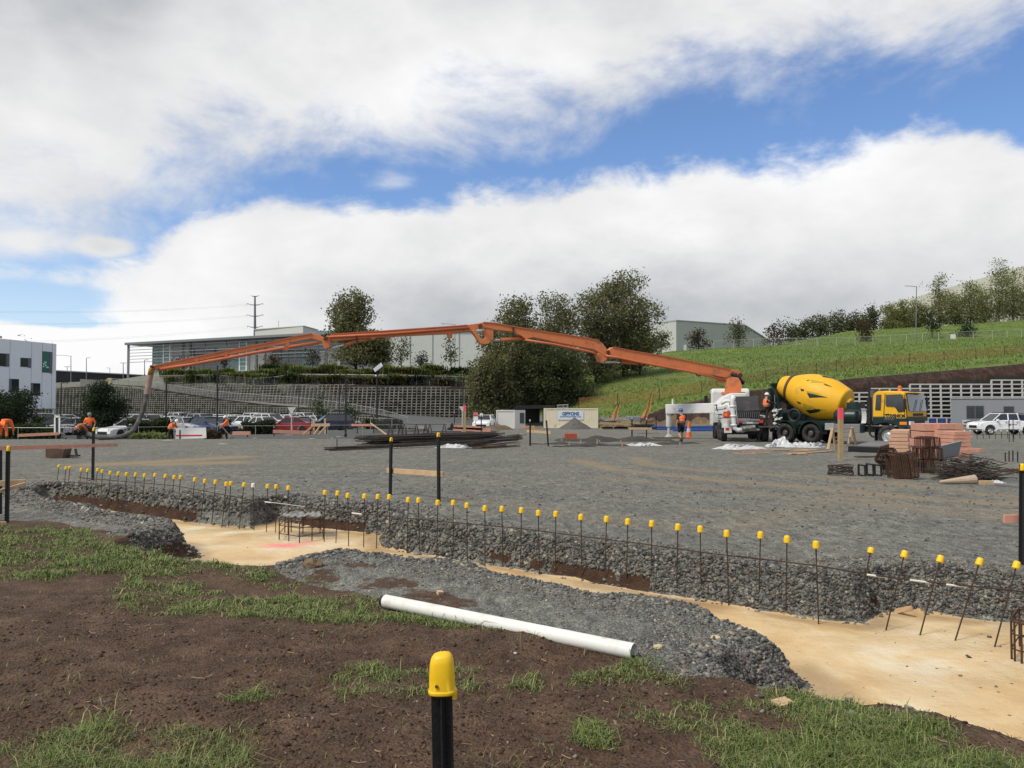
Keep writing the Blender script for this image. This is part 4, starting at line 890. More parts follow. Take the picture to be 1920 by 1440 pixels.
for x0,x1 in((332,334.5),(470,473),(486,489),(346,349)):
 m_=MB(); fo.rect(m_,x0,640,x1,706,-1.3,.3); m_.build('pilaster',mat('pilaster_grey',(.17,.17,.18),.8),root,world=True)
for k_ in range(6):
 zz=zr-1.0-k_*.72; m_=MB(); p0=fo.hit(243,660); p1=fo.hit(618,660); p0.z=p1.z=zz; m_.bar(p0,p1,.22,.11); m_.build('louvre',M_roofm if k_%2 else M_galv,root,world=True)
for px in(241,290,346,385,425,510,555,596,612):
 if px in(290,):continue
 p0=fo.hit(px,650); m_=MB(); m_.bar(Vector((p0.x,p0.y,7.5 if px in(241,596,612)else zr-5.2)),Vector((p0.x,p0.y,zr-.5)),.42 if px in(241,596,612)else .2,.42 if px in(241,596,612)else .2,up=(0,1,0)); m_.build('column',mat('column_grey',(.12,.125,.15),.6)if px!=241 else mat('column_pale',(.22,.22,.27),.6),root,world=True)
 # plant room on the roof behind
root=thing('plant_room','beige louvred plant room on the roof behind the glazed office','roof plant',at(522,178)*0+P(522,640,178))
m_=MB(); a_,b_=P(478,640,180),P(568,640,172); zt_=P(522,615,176).z
a_.z=b_.z=zr-3; m_.prism([a_,b_,b_+Vector((1,9,0)),a_+Vector((1,9,0))],Vector((0,0,zt_-zr+3))); m_.build('casing',M_cream,root,world=True)
m_=MB(); a_.z=b_.z=zt_; m_.prism([a_+Vector((-.2,-.2,0)),b_+Vector((.2,-.2,0)),b_+Vector((1.2,9,0)),a_+Vector((.8,9,0))],Vector((0,0,.15))); m_.tube([a_.lerp(b_,.5),a_.lerp(b_,.5)+Vector((0,0,1.6))],.06,6); m_.build('roof',M_cream,root,world=True)
def warehouse(label,face,x0,x1,ztop,zbot,depth,m,joints=(),roofm=None,pitch=0.0,name='warehouse',trim=None,eave=.25):
 a,b=face.hit(x0,690),face.hit(x1,690); root=thing(name,label,'warehouse',(a.x,a.y,zbot)); a.z=b.z=zbot
 m_=MB(); m_.prism([a,b,b+Vector((0,0,ztop-zbot)),a+Vector((0,0,ztop-zbot))],depth); m_.build('wall',m,root,world=True)
 a.z=b.z=ztop; mid=Vector((0,0,pitch))
 e=face.d*eave; m_=MB(); f0=face.n*eave
 m_.prism([a-e+f0,b+e+f0,b+e-f0+depth*.5+mid,a-e-f0+depth*.5+mid],Vector((0,0,.22))); m_.prism([a-e+depth*.5+mid,b+e+depth*.5+mid,b+e+depth-f0,a-e+depth-f0],Vector((0,0,.22)))
 m_.build('roof',roofm or M_roofm,root,world=True)
 if joints:
  m_=MB()
  for px in joints:
   q_=face.hit(px,690); m_.box(Vector((q_.x,q_.y,(ztop+zbot)/2))+face.n*.02,(.14,.14,ztop-zbot-.02))
  m_.build('panel_joint',M_joint,root,world=True)
 return root
fw=Face((xp(590,166),166),(xp(1000,166),166)); warehouse('long pale warehouse with tall jointed wall panels behind the young trees',fw,592,1010,P(850,622,166).z,7.5,Vector((0,40,0)),mat('pale_warehouse',(.54,.56,.53),.75,var=.05,scale=.3),(625,690,729,769,811,861,905,950),mat('teal_roof',(.22,.31,.31),.5,.2))
fm=Face((xp(1268,228),228),(xp(1445,262),262)); zt_=P(1268,602,228).z
a_,b_=fm.hit(1268,650),fm.hit(1445,650); c_=Vector((xp(1120,258),258,0)); root=thing('warehouse','pale grey warehouse with a low pitched end standing behind the hill crest','warehouse',(a_.x,a_.y,11))
m_=MB(); e1=fm.hit(1398,650); bb=[Vector((a_.x,a_.y,9)),Vector((b_.x,b_.y,9)),Vector((b_.x,b_.y,P(1432,640,258).z)),Vector((e1.x,e1.y,P(1398,611,e1.y).z)),Vector((a_.x,a_.y,zt_))]
dv=Vector((c_.x-a_.x,c_.y-a_.y,0)); m_.prism(bb,dv); m_.build('wall',mat('grey_warehouse',(.46,.47,.45),.75,var=.05,scale=.3),root,world=True)
m_=MB(); m_.prism([bb[4]+Vector((0,-.2,0)),bb[3]+Vector((0,-.2,0)),bb[3]+Vector((0,-.2,.35)),bb[4]+Vector((0,-.2,.35))],dv); m_.prism([bb[3]+Vector((0.02,-.2,0)),bb[2]+Vector((0.3,-.2,0)),bb[2]+Vector((.3,-.2,.35)),bb[3]+Vector((.02,-.2,.35))],dv); m_.build('roof',mat('pale_roof',(.34,.36,.36),.6),root,world=True)
m_=MB(); dn_=dv.normalized(); m_.box(Vector((a_.x,a_.y,13))+dn_*6-Vector((.0,.02,0)),(.3,.3,4)); m_.box(fm.hit(1282,655)+fm.n*.05,(1.4,.15,2.6)); m_.build('door',M_white,root,world=True)
fr=Face((xp(1655,340),340),(xp(1960,232),232)); warehouse('cream hillside warehouse with a dark roof edge behind the row of poplars',fr,1655,1990,P(1655,575,340).z,20,Vector((40,40,0)),mat('cream_warehouse',(.55,.54,.47),.75,var=.08,scale=.2),(1690,1730,1775,1820,1870),mat('dark_roof_edge',(.06,.065,.065),.6),eave=.9)
# low dark building and fence on the left skyline
fl_=Face((xp(100,170),170),(xp(270,196),196)); root=warehouse('long low dark clad building with a pale roof line left of the glazed office',fl_,60,262,P(108,696,171).z,5.5,Vector((0,18,0)),mat('dark_cladding',(.05,.048,.058),.8,var=.2,scale=.4),(),mat('pale_roof_line',(.55,.56,.58),.5),name='low_building')
pf=[at(px,Y)for px,Y in[(150,124.5),(175,124.5),(200,123.5),(212,122.5)]]
root=thing('paling_fence','grey vertical paling fence at the top of the ramp left of the office post','fence',pf[0])
for a,b in zip(pf,pf[1:]):
 m_=MB(); n_=24
 for k_ in range(n_):q_=a.lerp(b,(k_+.5)/n_); m_.box(q_+Vector((0,0,.6)),(.07,.03,1.2))
 m_.bar(a+Vector((0,.05,1.0)),b+Vector((0,.05,1.0)),.05,.08); m_.build('paling_panel',mat('grey_paling',(.24,.24,.22),.9,var=.2),root,world=True)
m_=MB(); q_=at(205,123); m_.box(q_+Vector((0,-.1,.75)),(.75,.05,1.4)); m_.build('yellow_panel',mat('yellow_panel',(.52,.40,.16),.8),root,world=True)
# grey block site office on the right
root=thing('block_office','flat roofed grey painted block office in front of the clean crib wall','building',at(1783,89)); fb=Face((xp(1783,89),89),(xp(1990,84),84)); zt_=P(1800,748,89).z
a_,b_=fb.hit(1783,760),fb.hit(1992,760); a_.z=b_.z=-.7; m_=MB(); m_.prism([a_,b_,b_+Vector((0,0,zt_+.7)),a_+Vector((0,0,zt_+.7))],-fb.n*4.5); m_.build('wall',mat('grey_block',(.22,.235,.255),.85,var=.06,scale=.6),root,world=True)
a_.z=b_.z=zt_; m_=MB(); m_.prism([a_+fb.n*.08-fb.d*.05,b_+fb.n*.08,b_-fb.n*4.6,a_-fb.n*4.6-fb.d*.05],Vector((0,0,.1))); m_.build('roof',mat('grey_coping',(.30,.31,.32),.8),root,world=True)
for(x0,y0,x1,y1,nb_)in[(1812.5,761,1844.5,784.5,5),(1882,762,1901,775,2)]:
 m_=MB(); fb.rect(m_,x0,y0,x1,y1,.02,.1); w_=m_.build('window',M_glassd,root,world=True); m_=MB()
 for q_ in(x0,x1):fb.rect(m_,q_-.5,y0,q_+.5,y1,.06,.06)
 for q_ in(y0,y1):fb.rect(m_,x0-.5,q_-.5,x1+.5,q_+.5,.058,.06)
 if nb_==5:fb.rect(m_,(x0+x1)/2-.8,y0,(x0+x1)/2+.8,y1,.065,.05)
 m_.build('frame',mat('mid_frame',(.12,.125,.13),.5),w_,world=True); m_=MB()
 for k_ in range(nb_):y_=y0+(k_+.7)*(y1-y0)/(nb_+.4); fb.rect(m_,x0,y_-.15,x1,y_+.15,.09,.03)
 m_.build('security_bar',M_frame_d,w_,world=True)
sg=thing('banner_sign','pale banner with black lettering and arrow mark below the barred office window','sign',fb.hit(1828,792)); m_=MB(); fb.rect(m_,1804,787.5,1880,797,.12,.02); m_.build('board',mat('banner_grey',(.42,.43,.44),.7),sg,world=True)
q0=fb.hit(1835.5,792.3,.135); t_=text_mesh('lettering','FEDE',.62,mat('black_ink',(.015,.015,.016),.6),Matrix.Translation(-sg.location)@frame_matrix(q0,fb.d),sg,bold=.01,width=1.45)
m_=MB(); c0=fb.hit(1814,792.3,.13)
for s_ in(-1,1):
 m_.prism([c0+fb.d*-.42,c0+fb.d*.4+Vector((0,0,s_*.26)),c0+fb.d*.4+Vector((0,0,s_*.12)),c0+Vector((0,0,s_*.02))],fb.n*.01)
m_.build('arrow_mark',mat('black_ink',(.015,.015,.016),.6),sg,world=True)
# ------------------------------------------------------------------ pylon, lamps and poles
root=thing('power_pylon','tall grey steel monopole power pylon with paired cross arms behind the glazed office','pylon',P(478,700,400)); k_=400/F
m_=MB(); m_.tube([P(478,720,400),P(478,640,400),P(478,555,400)],[1.1,.75,.38],10); m_.build('pole',mat('pylon_steel',(.16,.17,.19),.6,.3),root,world=True)
WA=mat('wire',(.20,.21,.22),.5,.4)
for yy,w_ in((556,8),(572,15),(593,15),(614,14)):
 c_=P(478,yy,400)
 for s_ in(-1,1):
  m_=MB(); m_.tube([c_,c_+Vector((s_*w_*k_*.5,0,.15)),c_+Vector((s_*w_*k_,0,.9 if yy>560 else .5))],[.3,.2,.1],6); ar=m_.build('cross_arm',mat('pylon_steel',(.16,.17,.19),.6,.3),root,world=True)
  if yy>560:
   e=c_+Vector((s_*w_*k_,0,.5)); m_=MB(); m_.lathe([(.08,0),(.16,.2),(.08,.4),(.16,.6),(.08,.9)],e-Vector((0,0,.5)),n=6); m_.build('insulator',M_galv,ar,world=True)
   m_=MB(); far=P(-200,{572:577,593:600,614:641}[yy]+(4 if s_>0 else 0),300)
   m_.tube([e.lerp(far,f/14)-Vector((0,0,5.0*4*(f/14)*(1-f/14)*.5))for f in range(15)],.02,4); m_.build('wire',WA,root,world=True,fix=False)
M_blackp=mat('black_steel',(.018,.018,.022),.5,var=.2); M_lampg=mat('lamp_grey',(.20,.21,.22),.5,.3)
def lamp(label,px,Y,py_top,r,m,arm=None,head='flat',name='street_lamp',base=None,group=None):
 b=at(px,Y)if base is None else base; top=P(px,py_top,b.y); root=thing(name,label,'street lamp',b,0,group)
 m_=MB(); m_.tube([b-Vector((0,0,.1)),top],[r,r*.7],8); m_.tube([b,b+Vector((0,0,.25))],r*1.6,8); m_.build('pole',m,root,world=True)
 if arm:
  e=top+Vector((arm,-.1,.04*abs(arm))); m_=MB(); m_.tube([top-Vector((0,0,.1)),top.lerp(e,.4),e],r*.5,6); m_.build('arm',m,root,world=True)
  m_=MB(); m_.box(e+Vector((math.copysign(.18,arm),0,0)),(.62,.28,.09),top=(.8,.8)); m_.build('lamp_head',m,root,world=True,bevel=.02)
 elif head=='double':
  m_=MB(); m_.box(top+Vector((0,0,.05)),(1.3,.3,.1)); m_.build('lamp_head',m,root,world=True,bevel=.02)
 return root
lamp('tall grey street lamp on the hill with its arm reaching left',1718.5,183,537,.13,M_lampg,-2.3,base=at(1718.5,183))
lamp('thin grey street lamp standing before the long warehouse with its arm to the left',853,140,608,.07,M_lampg,-1.9)
lamp('black lamp post at the foot of the lower crib wall right of the white building',115,84,718,.07,M_blackp,.3)
lamp('grey lamp post on the skyline with a short arm beyond the dark low building',162,165,671,.09,M_lampg,.4)
lamp('double headed lamp post just left of the office roof post',231,168,681,.1,M_lampg,None,'double')
lamp('small distant lamp post above the dark low building',206,200,690,.08,M_lampg,-.3)
lamp('tall goal shaped lamp mast right behind the white building',133,160,667,.09,M_lampg,-2.6)
lamp('slim dark lamp post in front of the left glazing of the office',271,150,675,.08,M_blackp,.3)
lamp('double headed lamp on the skyline right of the white building',126,190,688,.09,M_lampg,None,'double')
g_bp='black light poles along the site edge'
for px,Y,tp_,r,lab,head in[(312,60,716,.075,'black light pole behind the bent worker below the boom tip',None),(408,61,686,.075,'tall black light pole behind the raking worker',None),(560.5,98,690,.06,'thin black pole standing on the ramp under the boom joint',None),(636.5,80,718,.06,'thin black pole left of the near black pole by the small dark tree',None),(648.5,63,710,.075,'black pole in front of the right small dark tree',None),(728,92,700,.055,'thin black pole on the ramp just right of the solar light pole',None),(868,86,716,.065,'black pole behind the pink topped stake left of the plain white cabin',None)]:
 b=at(px,Y); root=thing('light_pole',lab,'pole',b,0,g_bp); top=P(px,tp_,Y); m_=MB(); m_.tube([b-Vector((0,0,.1)),top],[r,r*.8],8); m_.build('pole',M_blackp,root,world=True); m_=MB(); m_.lathe([(r*1.5,0),(r*1.5,.25),(r*.9,.32)],b,n=8); m_.build('base_collar',M_blackp,root,world=True)
 if px==408:m_=MB(); m_.tube([top-Vector((0,0,.9)),top+Vector((.35,0,-1.0))],.04,6); m_.box(top+Vector((.4,0,-1.0)),(.3,.2,.1)); m_.build('lamp_head',M_blackp,root,world=True)
b=at(707,82); root=thing('solar_light','black pole carrying a tilted solar panel beside the curved ramp fence','solar light',b); top=P(707,698,82); m_=MB(); m_.tube([b-Vector((0,0,.1)),top],[.1,.085],8); m_.build('pole',M_blackp,root,world=True)
m_=MB(); c_=P(709,689,82); Mr=Matrix.Rotation(R(-38),3,'Y')@Matrix.Rotation(R(38),3,'X'); m_.box(c_,(1.0,.75,.05),Mr); pn=m_.build('solar_panel',mat('panel_backing',(.55,.57,.60),.3,.2),root,world=True)
m_=MB(); m_.box(c_+Mr@Vector((0,0,.03)),(.9,.68,.02),Mr); m_.build('cells',mat('solar_cells',(.30,.33,.42),.15,spec=.8),pn,world=True); m_=MB(); m_.box(top+Vector((-.1,-.12,-.35)),(.16,.12,.12)); m_.build('lamp',M_white,root,world=True)
# ------------------------------------------------------------------ vehicles
M_yel=mat('truck_yellow',(.74,.40,.014),.52,var=.09,scale=1.5,dirt=(.46,.29,.06),dirt_amt=.2)
M_grn=mat('truck_dark_green',(.006,.022,.019),.4,var=.25,scale=2,dirt=(.03,.038,.034),dirt_amt=.18)
M_olv=mat('faded_green_patch',(.40,.30,.02),.5,var=.1)
M_black=mat('black_plastic',(.014,.014,.015),.55,var=.2,scale=4)
M_tyre=mat('tyre_rubber',(.022,.021,.020),.85,var=.3,scale=6,bump=.3,dirt=(.075,.068,.06),dirt_amt=.3)
M_rimd=mat('dirty_rim',(.10,.10,.105),.55,.5,var=.3,scale=6,dirt=(.06,.05,.045),dirt_amt=.4); M_rims=mat('silver_rim',(.52,.53,.54),.35,.7,var=.1,scale=5)
M_steel=mat('dull_steel',(.24,.245,.25),.5,.5,var=.15,scale=3); M_chrome=mat('bright_steel',(.70,.71,.73),.18,.9,var=.05)
M_orng=mat('boom_orange',(.62,.19,.065),.5,var=.12,scale=1.1,dirt=(.30,.12,.06),dirt_amt=.18); M_orngp=mat('pipe_orange',(.50,.135,.055),.5,var=.15,scale=2)
M_pwhite=mat('pump_white',(.66,.67,.66),.5,var=.08,scale=2,dirt=(.40,.39,.36),dirt_amt=.16); M_red=mat('red_lens',(.50,.03,.02),.25,var=.05); M_amb=mat('amber_lens',(.75,.22,.02),.25,var=.05); M_lens=mat('clear_lens',(.70,.73,.76),.12,var=.05,spec=.8)
M_win=mat('vehicle_glass',(.018,.022,.026),.06,var=.2,scale=1,spec=.9); M_winb=mat('windscreen_glass',(.10,.17,.22),.06,var=.3,scale=1.2,spec=.9); M_grey=mat('grime_grey',(.10,.10,.102),.7,var=.3,scale=3)
def lt(mbx,name,m,root,**k):return mbx.build(name,m,root,**k)
def wheel(root,c,r,w,axis,rimm,hub=.18,name='wheel'):
 a=Vector(axis).normalized(); o=Vector(c)-a*w/2; m_=MB()
 m_.lathe([(r*.58,.0),(r*.86,-.0),(r*.97,w*.12),(r,w*.28),(r,w*.72),(r*.97,w*.88),(r*.86,w),(r*.58,w*.97),(r*.58,.0)],o,a,28,False)
 for k in range(28):
  t_=2*math.pi*k/28; u=a.cross(Vector((0,0,1))).normalized(); v=a.cross(u); d=u*math.cos(t_)+v*math.sin(t_)
  m_.bar(o+d*r*.995+a*w*.1,o+d*r*.995+a*w*.9,r*.07,r*.03,up=tuple(d))
 wh=lt(m_,name,M_tyre,root,fix=False); wh.data.polygons.foreach_set('use_smooth',[i<28*8 for i in range(len(wh.data.polygons))])
 m_=MB(); m_.lathe([(r*.60,w*.97),(r*.55,w*.90),(r*.50,w*.60),(r*.30,w*.55),(hub*r/.5*.9,w*.60),(hub*r/.5*.9,w*.92),(hub*r/.5*.6,w*1.0),(.005,w*1.0)],o,a,24,False)
 for k in range(10):
  t_=2*math.pi*k/10; u=a.cross(Vector((0,0,1))).normalized(); v=a.cross(u); d=u*math.cos(t_)+v*math.sin(t_)
  m_.lathe([(r*.035,w*.5),(r*.035,w*.66)],o+d*r*.40,a,6)
 lt(m_,'rim',rimm,wh,fix=False)
 return wh
 # ---- concrete mixer truck
HD=R(-48); A0=Vector((xp(1518,41.2),41.2,0)); hd=Vector((math.cos(HD),math.sin(HD),0)); lf=Vector((-math.sin(HD),math.cos(HD),0)); B0=A0+hd*5
A0.z=gz(A0.x,A0.y)-.0
mix=thing('mixer_truck','yellow and dark green concrete mixer truck with a striped drum, parked behind the timber stacks','mixer truck',A0,HD); MI=MW[mix.name].inverted()
fx=Face(A0,B0)
def ml(px,py,y=0.0):return MI@fx.hit(px,py,-y)
def mpoly(pts,y):return[ml(a,b,y)for a,b in pts]
def mprism(mbx,pts,y0,y1,ytrace=None):
 q_=mpoly(pts,y0 if ytrace is None else ytrace); q_=[Vector((p.x,y0,p.z))for p in q_]; mbx.prism(q_,(0,y1-y0,0))
W_=2.35
xw=[ml(1471,812).x,0.0,ml(1664.6,818).x]
for i,x_ in enumerate(xw):
 for side in(0,1):
  y_=(.14 if i==2 else .27)if side==0 else W_-(.14 if i==2 else .27); wheel(mix,(x_,y_,.50),.50,.27 if i==2 else .52,(0,-1 if side==0 else 1,0),M_rims if i==2 else M_rimd,.16)
m_=MB(); zc0,zc1=.62,.88
for y_ in(.72,W_-.72):m_.box((1.55,y_,.77),(6.6,.1,.28))
for x_ in(-1.6,-.6,.7,2.2,3.6,4.6):m_.box((x_,W_/2,.77),(.14,1.35,.2))
for x_ in xw:m_.tube([(x_,.3,.5),(x_,W_-.3,.5)],.09,8)
lt(m_,'chassis',M_black,mix)
# fenders over the drive wheels
for x_ in xw[:2]:
 for y0,y1 in((-.02,.58),(W_-.58,W_+.02)):
  m_=MB(); pts=[(x_+.60*math.cos(t_),.52+.60*math.sin(t_))for t_ in np.linspace(-.1,math.pi+.1,15)]
  for(a,b),(c_,d_)in zip(pts,pts[1:]):m_.add([(a,y0,b),(c_,y0,d_),(c_,y1,d_),(a,y1,b),(a*1+(a-x_)*.05,y0,b+.03),(c_+(c_-x_)*.05,y0,d_+.03),(c_+(c_-x_)*.05,y1,d_+.03),(a+(a-x_)*.05,y1,b+.03)],[(0,1,2,3),(4,7,6,5),(0,4,5,1),(3,2,6,7),(0,3,7,4),(1,5,6,2)])
  lt(m_,'mudguard',M_grn,mix)
  # cab
ca=[(1636.2,781.8),(1636.2,742),(1638,737),(1643,733.4),(1655,732.4),(1690,733.4),(1696,736),(1700.5,760),(1702.2,773),(1702.4,781.8)]
CS=mpoly(ca,0); m_=MB(); xs_=[p.x for p in CS]; FX=max(xs_); RX=min(xs_)
def cabsec(y,sh,dz):return[Vector((p.x-sh*(p.x-RX)/(FX-RX),y,p.z-dz*max(0,(p.z-CS[0].z))))for p in CS]
secs=[cabsec(0.03,.06,.03),cabsec(.10,.02,.012),cabsec(.45,.0,0),cabsec(W_-.45,.0,0),cabsec(W_-.10,.02,.012),cabsec(W_-.03,.06,.03)]
n_=len(CS); m_.add([v for s_ in secs for v in s_],[tuple(range(n_)),tuple(range(n_*5,n_*6))[::-1]]+[(k*n_+i,k*n_+(i+1)%n_,(k+1)*n_+(i+1)%n_,(k+1)*n_+i)for k in range(5)for i in range(n_)])
cab=lt(m_,'cab',M_yel,mix,bevel=.03)
zl=CS[0].z; lo=ml(1700,806,0).z
m_=MB(); mprism(m_,[(1636.2,781.9),(1702.4,781.9),(1703,800),(1690,806.5),(1687,806),(1684.5,803),(1680,797.5),(1672,794),(1662,792.6),(1652,793.2),(1645,795),(1641,797),(1636.5,795)],0.0,W_); lt(m_,'cab_skirt',M_grn,mix,bevel=.02)
def side_panel(mbx,pts,d0=-.012,d1=.05):mprism(mbx,pts,d0,d1,0.0)
m_=MB(); side_panel(m_,[(1661,740.2),(1689,739),(1692.5,742),(1697,771),(1684,772.6),(1678.5,763.5),(1675,762),(1662,761.8),(1660.3,759)]); lt(m_,'side_window',M_win,cab,bevel=.006)
m_=MB(); side_panel(m_,[(1643.3,740.2),(1652,739.8),(1651,768.5),(1640.8,768.5)]); lt(m_,'rear_side_window',M_win,cab,bevel=.006)
m_=MB(); side_panel(m_,[(1659,737.9),(1659.6,737.9),(1656.8,781.8),(1656.2,781.8)],-.006); side_panel(m_,[(1698.6,760),(1699.2,760),(1700.4,781.5),(1699.8,781.5)],-.006); side_panel(m_,[(1658,776.4),(1666.5,775.6),(1666.5,777.2),(1658,777.6)],-.03); lt(m_,'door_seam',M_black,cab)
m_=MB(); side_panel(m_,[(1660,778.6),(1699.5,778.6),(1699.5,784.2),(1681,784.2),(1681,781.9),(1660,781.9)],-.010,.02); sgn=lt(m_,'name_board',mat('sign_pale_yellow',(.78,.50,.06),.5),mix)
a_,b_=ml(1661,780.2),ml(1698,781.8); text_mesh('lettering','STEVENSON',.21,M_black,frame_matrix(((a_.x+b_.x)/2,-.018,(a_.z+b_.z)/2+.02),(1,0,0)),mix,.003,.012,(b_.x-a_.x)*.98)
m_=MB()
for k in range(5):side_panel(m_,[(1661+k*4,782.6),(1662.6+k*4,782.6),(1662.6+k*4,784),(1661+k*4,784)],-.006,.01)
lt(m_,'checker_marks',M_white,mix)
a_=ml(1667,786); text_mesh('small_lettering','Concrete',.12,M_steel,frame_matrix((a_.x,-.006,a_.z),(1,0,0)),mix,.002)
# front: windscreen, visor, bumper, lamps
def fpt(y,f):i=5+f; i0=int(math.floor(i)); p=CS[min(i0,n_-1)].lerp(CS[min(i0+1,n_-1)],i-i0); return Vector((p.x+.014,y,p.z))
ws=[(CS[6],.16),(CS[8],.16)]
t6,t8=CS[6],CS[8]
m_=MB(); up_=Vector((t8.x-t6.x,0,t8.z-t6.z))
def wpt(f,y,o=.02):p=t6+up_*f; return Vector((p.x+o+.03,y,p.z))
m_.grid(lambda u,v:wpt(.02+.93*v,.16+u*(W_-.32),.03*math.sin(math.pi*u)),10,4); m_.grid(lambda u,v:wpt(.02+.93*v,.16+u*(W_-.32),.03*math.sin(math.pi*u)-.03),10,4); lt(m_,'windscreen',M_winb,cab,fix=False)
m_=MB(); m_.grid(lambda u,v:Vector((t6.x+.02+v*.42,.08+u*(W_-.16),t6.z+.06-v*.05+.03*math.sin(math.pi*u))),10,2); m_.grid(lambda u,v:Vector((t6.x+.02+v*.42,.08+u*(W_-.16),t6.z+.09-v*.05+.03*math.sin(math.pi*u))),10,2); lt(m_,'sun_visor',M_black,cab,fix=False)
m_=MB();
for yy in(.6,1.3):m_.bar(wpt(.93,yy,.06),wpt(.35,yy+.5,.06),.02,.02)
lt(m_,'wiper',M_black,cab)
zb_=lo; m_=MB(); m_.box((FX+.06,W_/2,zb_+.0),(.22,W_+.04,.34)); m_.box((FX-.04,W_/2,zl-.22),(.06,W_-.1,.30)); lt(m_,'bumper',M_grn,mix,bevel=.04)
for y_ in(.30,W_-.30):m_=MB(); m_.box((FX+.03,y_,zb_+.30),(.12,.46,.19)); lt(m_,'headlight',M_lens,mix,bevel=.03)
for y_ in(.04,W_-.04):m_=MB(); m_.box((FX-.22,y_,zb_+.30),(.34,.10,.15)); lt(m_,'indicator',M_amb,mix,bevel=.02)
m_=MB(); m_.box((FX+.03,W_/2,zb_+.31),(.07,1.3,.2)); lt(m_,'grille',M_black,mix)
m_=MB(); m_.box((FX+.005,W_/2,zl+.12),(.02,1.2,.12)); lt(m_,'front_lettering_bar',M_black,mix)
bc=ml(1687,731,.9); m_=MB(); m_.lathe([(.10,-.08),(.10,.0),(.085,.03),(.085,.16),(.05,.2)],bc,n=12); lt(m_,'beacon',mat('beacon_amber',(.62,.16,.05),.3),mix)
for y_,s_ in((-.14,1),(W_+.14,-1)):
 m_=MB(); p0=ml(1684,741,0); m_.tube([(p0.x+.1,0.03 if s_>0 else W_-.03,p0.z),(p0.x+.35,y_,p0.z),(p0.x+.35,y_,p0.z-.9),(p0.x+.15,.02 if s_>0 else W_-.02,p0.z-1.05)],.018,6); mm_=lt(m_,'mirror',M_black,cab); m_=MB(); m_.box((p0.x+.36,y_,p0.z-.42),(.07,.2,.5)); lt(m_,'mirror_glass',M_black,mm_,bevel=.02)
 # step, box, tank, exhaust
m_=MB(); m_.box((FX-.32,.12,.32),(.5,.26,.06)); m_.box((FX-.32,.12,.60),(.5,.26,.05)); m_.box((FX-.58,.12,.46),(.05,.26,.36)); lt(m_,'step',M_black,mix)
m_=MB(); mprism(m_,[(1562,795),(1612,795),(1612,812),(1562,810.5)],.02,.6); lt(m_,'tool_box',M_steel,mix,bevel=.015)
m_=MB(); mprism(m_,[(1546.5,793.5),(1563.5,793.5),(1563.5,806),(1546.5,806)],-.01,.5); lt(m_,'ribbed_box',mat('ribbed_alloy',(.34,.35,.36),.5,.4,var=.2,scale=12),mix,bevel=.01)
p0,p1=ml(1567,780.5,.45),ml(1611,780.5,.45); r_=(ml(1590,767,.45).z-ml(1590,793.5,.45).z)/2; L_=p1.x-p0.x
m_=MB(); m_.lathe([(.02,0),(r_*.9,.03),(r_,.12),(r_,L_*.5-.02),(r_*1.02,L_*.5),(r_,L_*.5+.02),(r_,L_-.12),(r_*.9,L_-.03),(.02,L_)],p0,(1,0,0),20); lt(m_,'water_tank',M_grn,mix,smooth=True)
m_=MB()
for k in range(6):cx=p1.x+.12+.04*k; m_.tube([(cx,.4+.12*math.cos(t_),p0.z+.02+.36*math.sin(t_))for t_ in np.linspace(-1.4,1.4,9)],.02,6)
lt(m_,'hose_coil',M_pwhite,mix)
e0,e1=ml(1631,806,.25),ml(1631,716,.25); m_=MB(); m_.tube([(e0.x,.25,e0.z-.2),(e0.x,.25,e0.z+.3)],.05,10); m_.tube([(e0.x,.25,e0.z+.3),(e0.x,.25,ml(1631,745,.25).z)],.13,12); m_.tube([(e0.x,.25,ml(1631,745,.25).z),(e0.x,.25,e1.z)],.06,10); m_.tube([(e0.x,.25,e0.z-.2),(e0.x+.1,.25,e0.z-.32),(e0.x+.5,.25,e0.z-.34)],.05,8); lt(m_,'exhaust_stack',M_black,mix)
m_=MB(); m_.box((RX-.12,W_/2,CS[0].z+.55),(.16,1.9,1.5)); lt(m_,'air_intake',M_grey,mix)
m_=MB(); m_.box((xw[2]-.62,.18,.42),(.03,.34,.75)); m_.box((xw[0]-.72,.3,.45),(.03,.55,.7)); lt(m_,'mud_flap',M_black,mix)
# drum
da,db=ml(1485,728.3,W_/2),ml(1587,759.5,W_/2); dax=(db-da).normalized(); DL=(db-da).length
DP=[(-.62,.02),(-.60,.50),(-.50,.56),(-.06,.69),(.06,.73),(.35,.86),(.75,1.01),(1.2,1.12),(1.7,1.16),(2.15,1.13),(DL-.05,.83),(DL,.78),(DL+.13,.42),(DL+.22,.34),(DL+.30,.02)]
m_=MB(); m_.lathe([(r,h)for h,r in DP],da,dax,48,False); drum=lt(m_,'drum',M_yel,mix,smooth=True); md=drum.modifiers.new('edges','EDGE_SPLIT'); md.split_angle=R(24)
m_=MB(); m_.lathe([(.70,-.07),(.78,-.06),(.78,.06),(.72,.07)],da,dax,40,False); lt(m_,'roller_ring',mat('rusty_ring',(.10,.055,.035),.7,var=.3),drum,smooth=True)
def drad(h):return float(np.interp(h,[a for a,b in DP],[b for a,b in DP]))
ML3=MI.to_3x3()
def dhit(px,py):
 o=MI@Vector((0,0,H)); d=ML3@ray(px,py).normalized()
 for k in range(3400,5200):
  p=o+d*(k*.01); h=(p-da).dot(dax)
  if-.6<h<DL and(p-da-dax*h).length<drad(h):return p
 return None
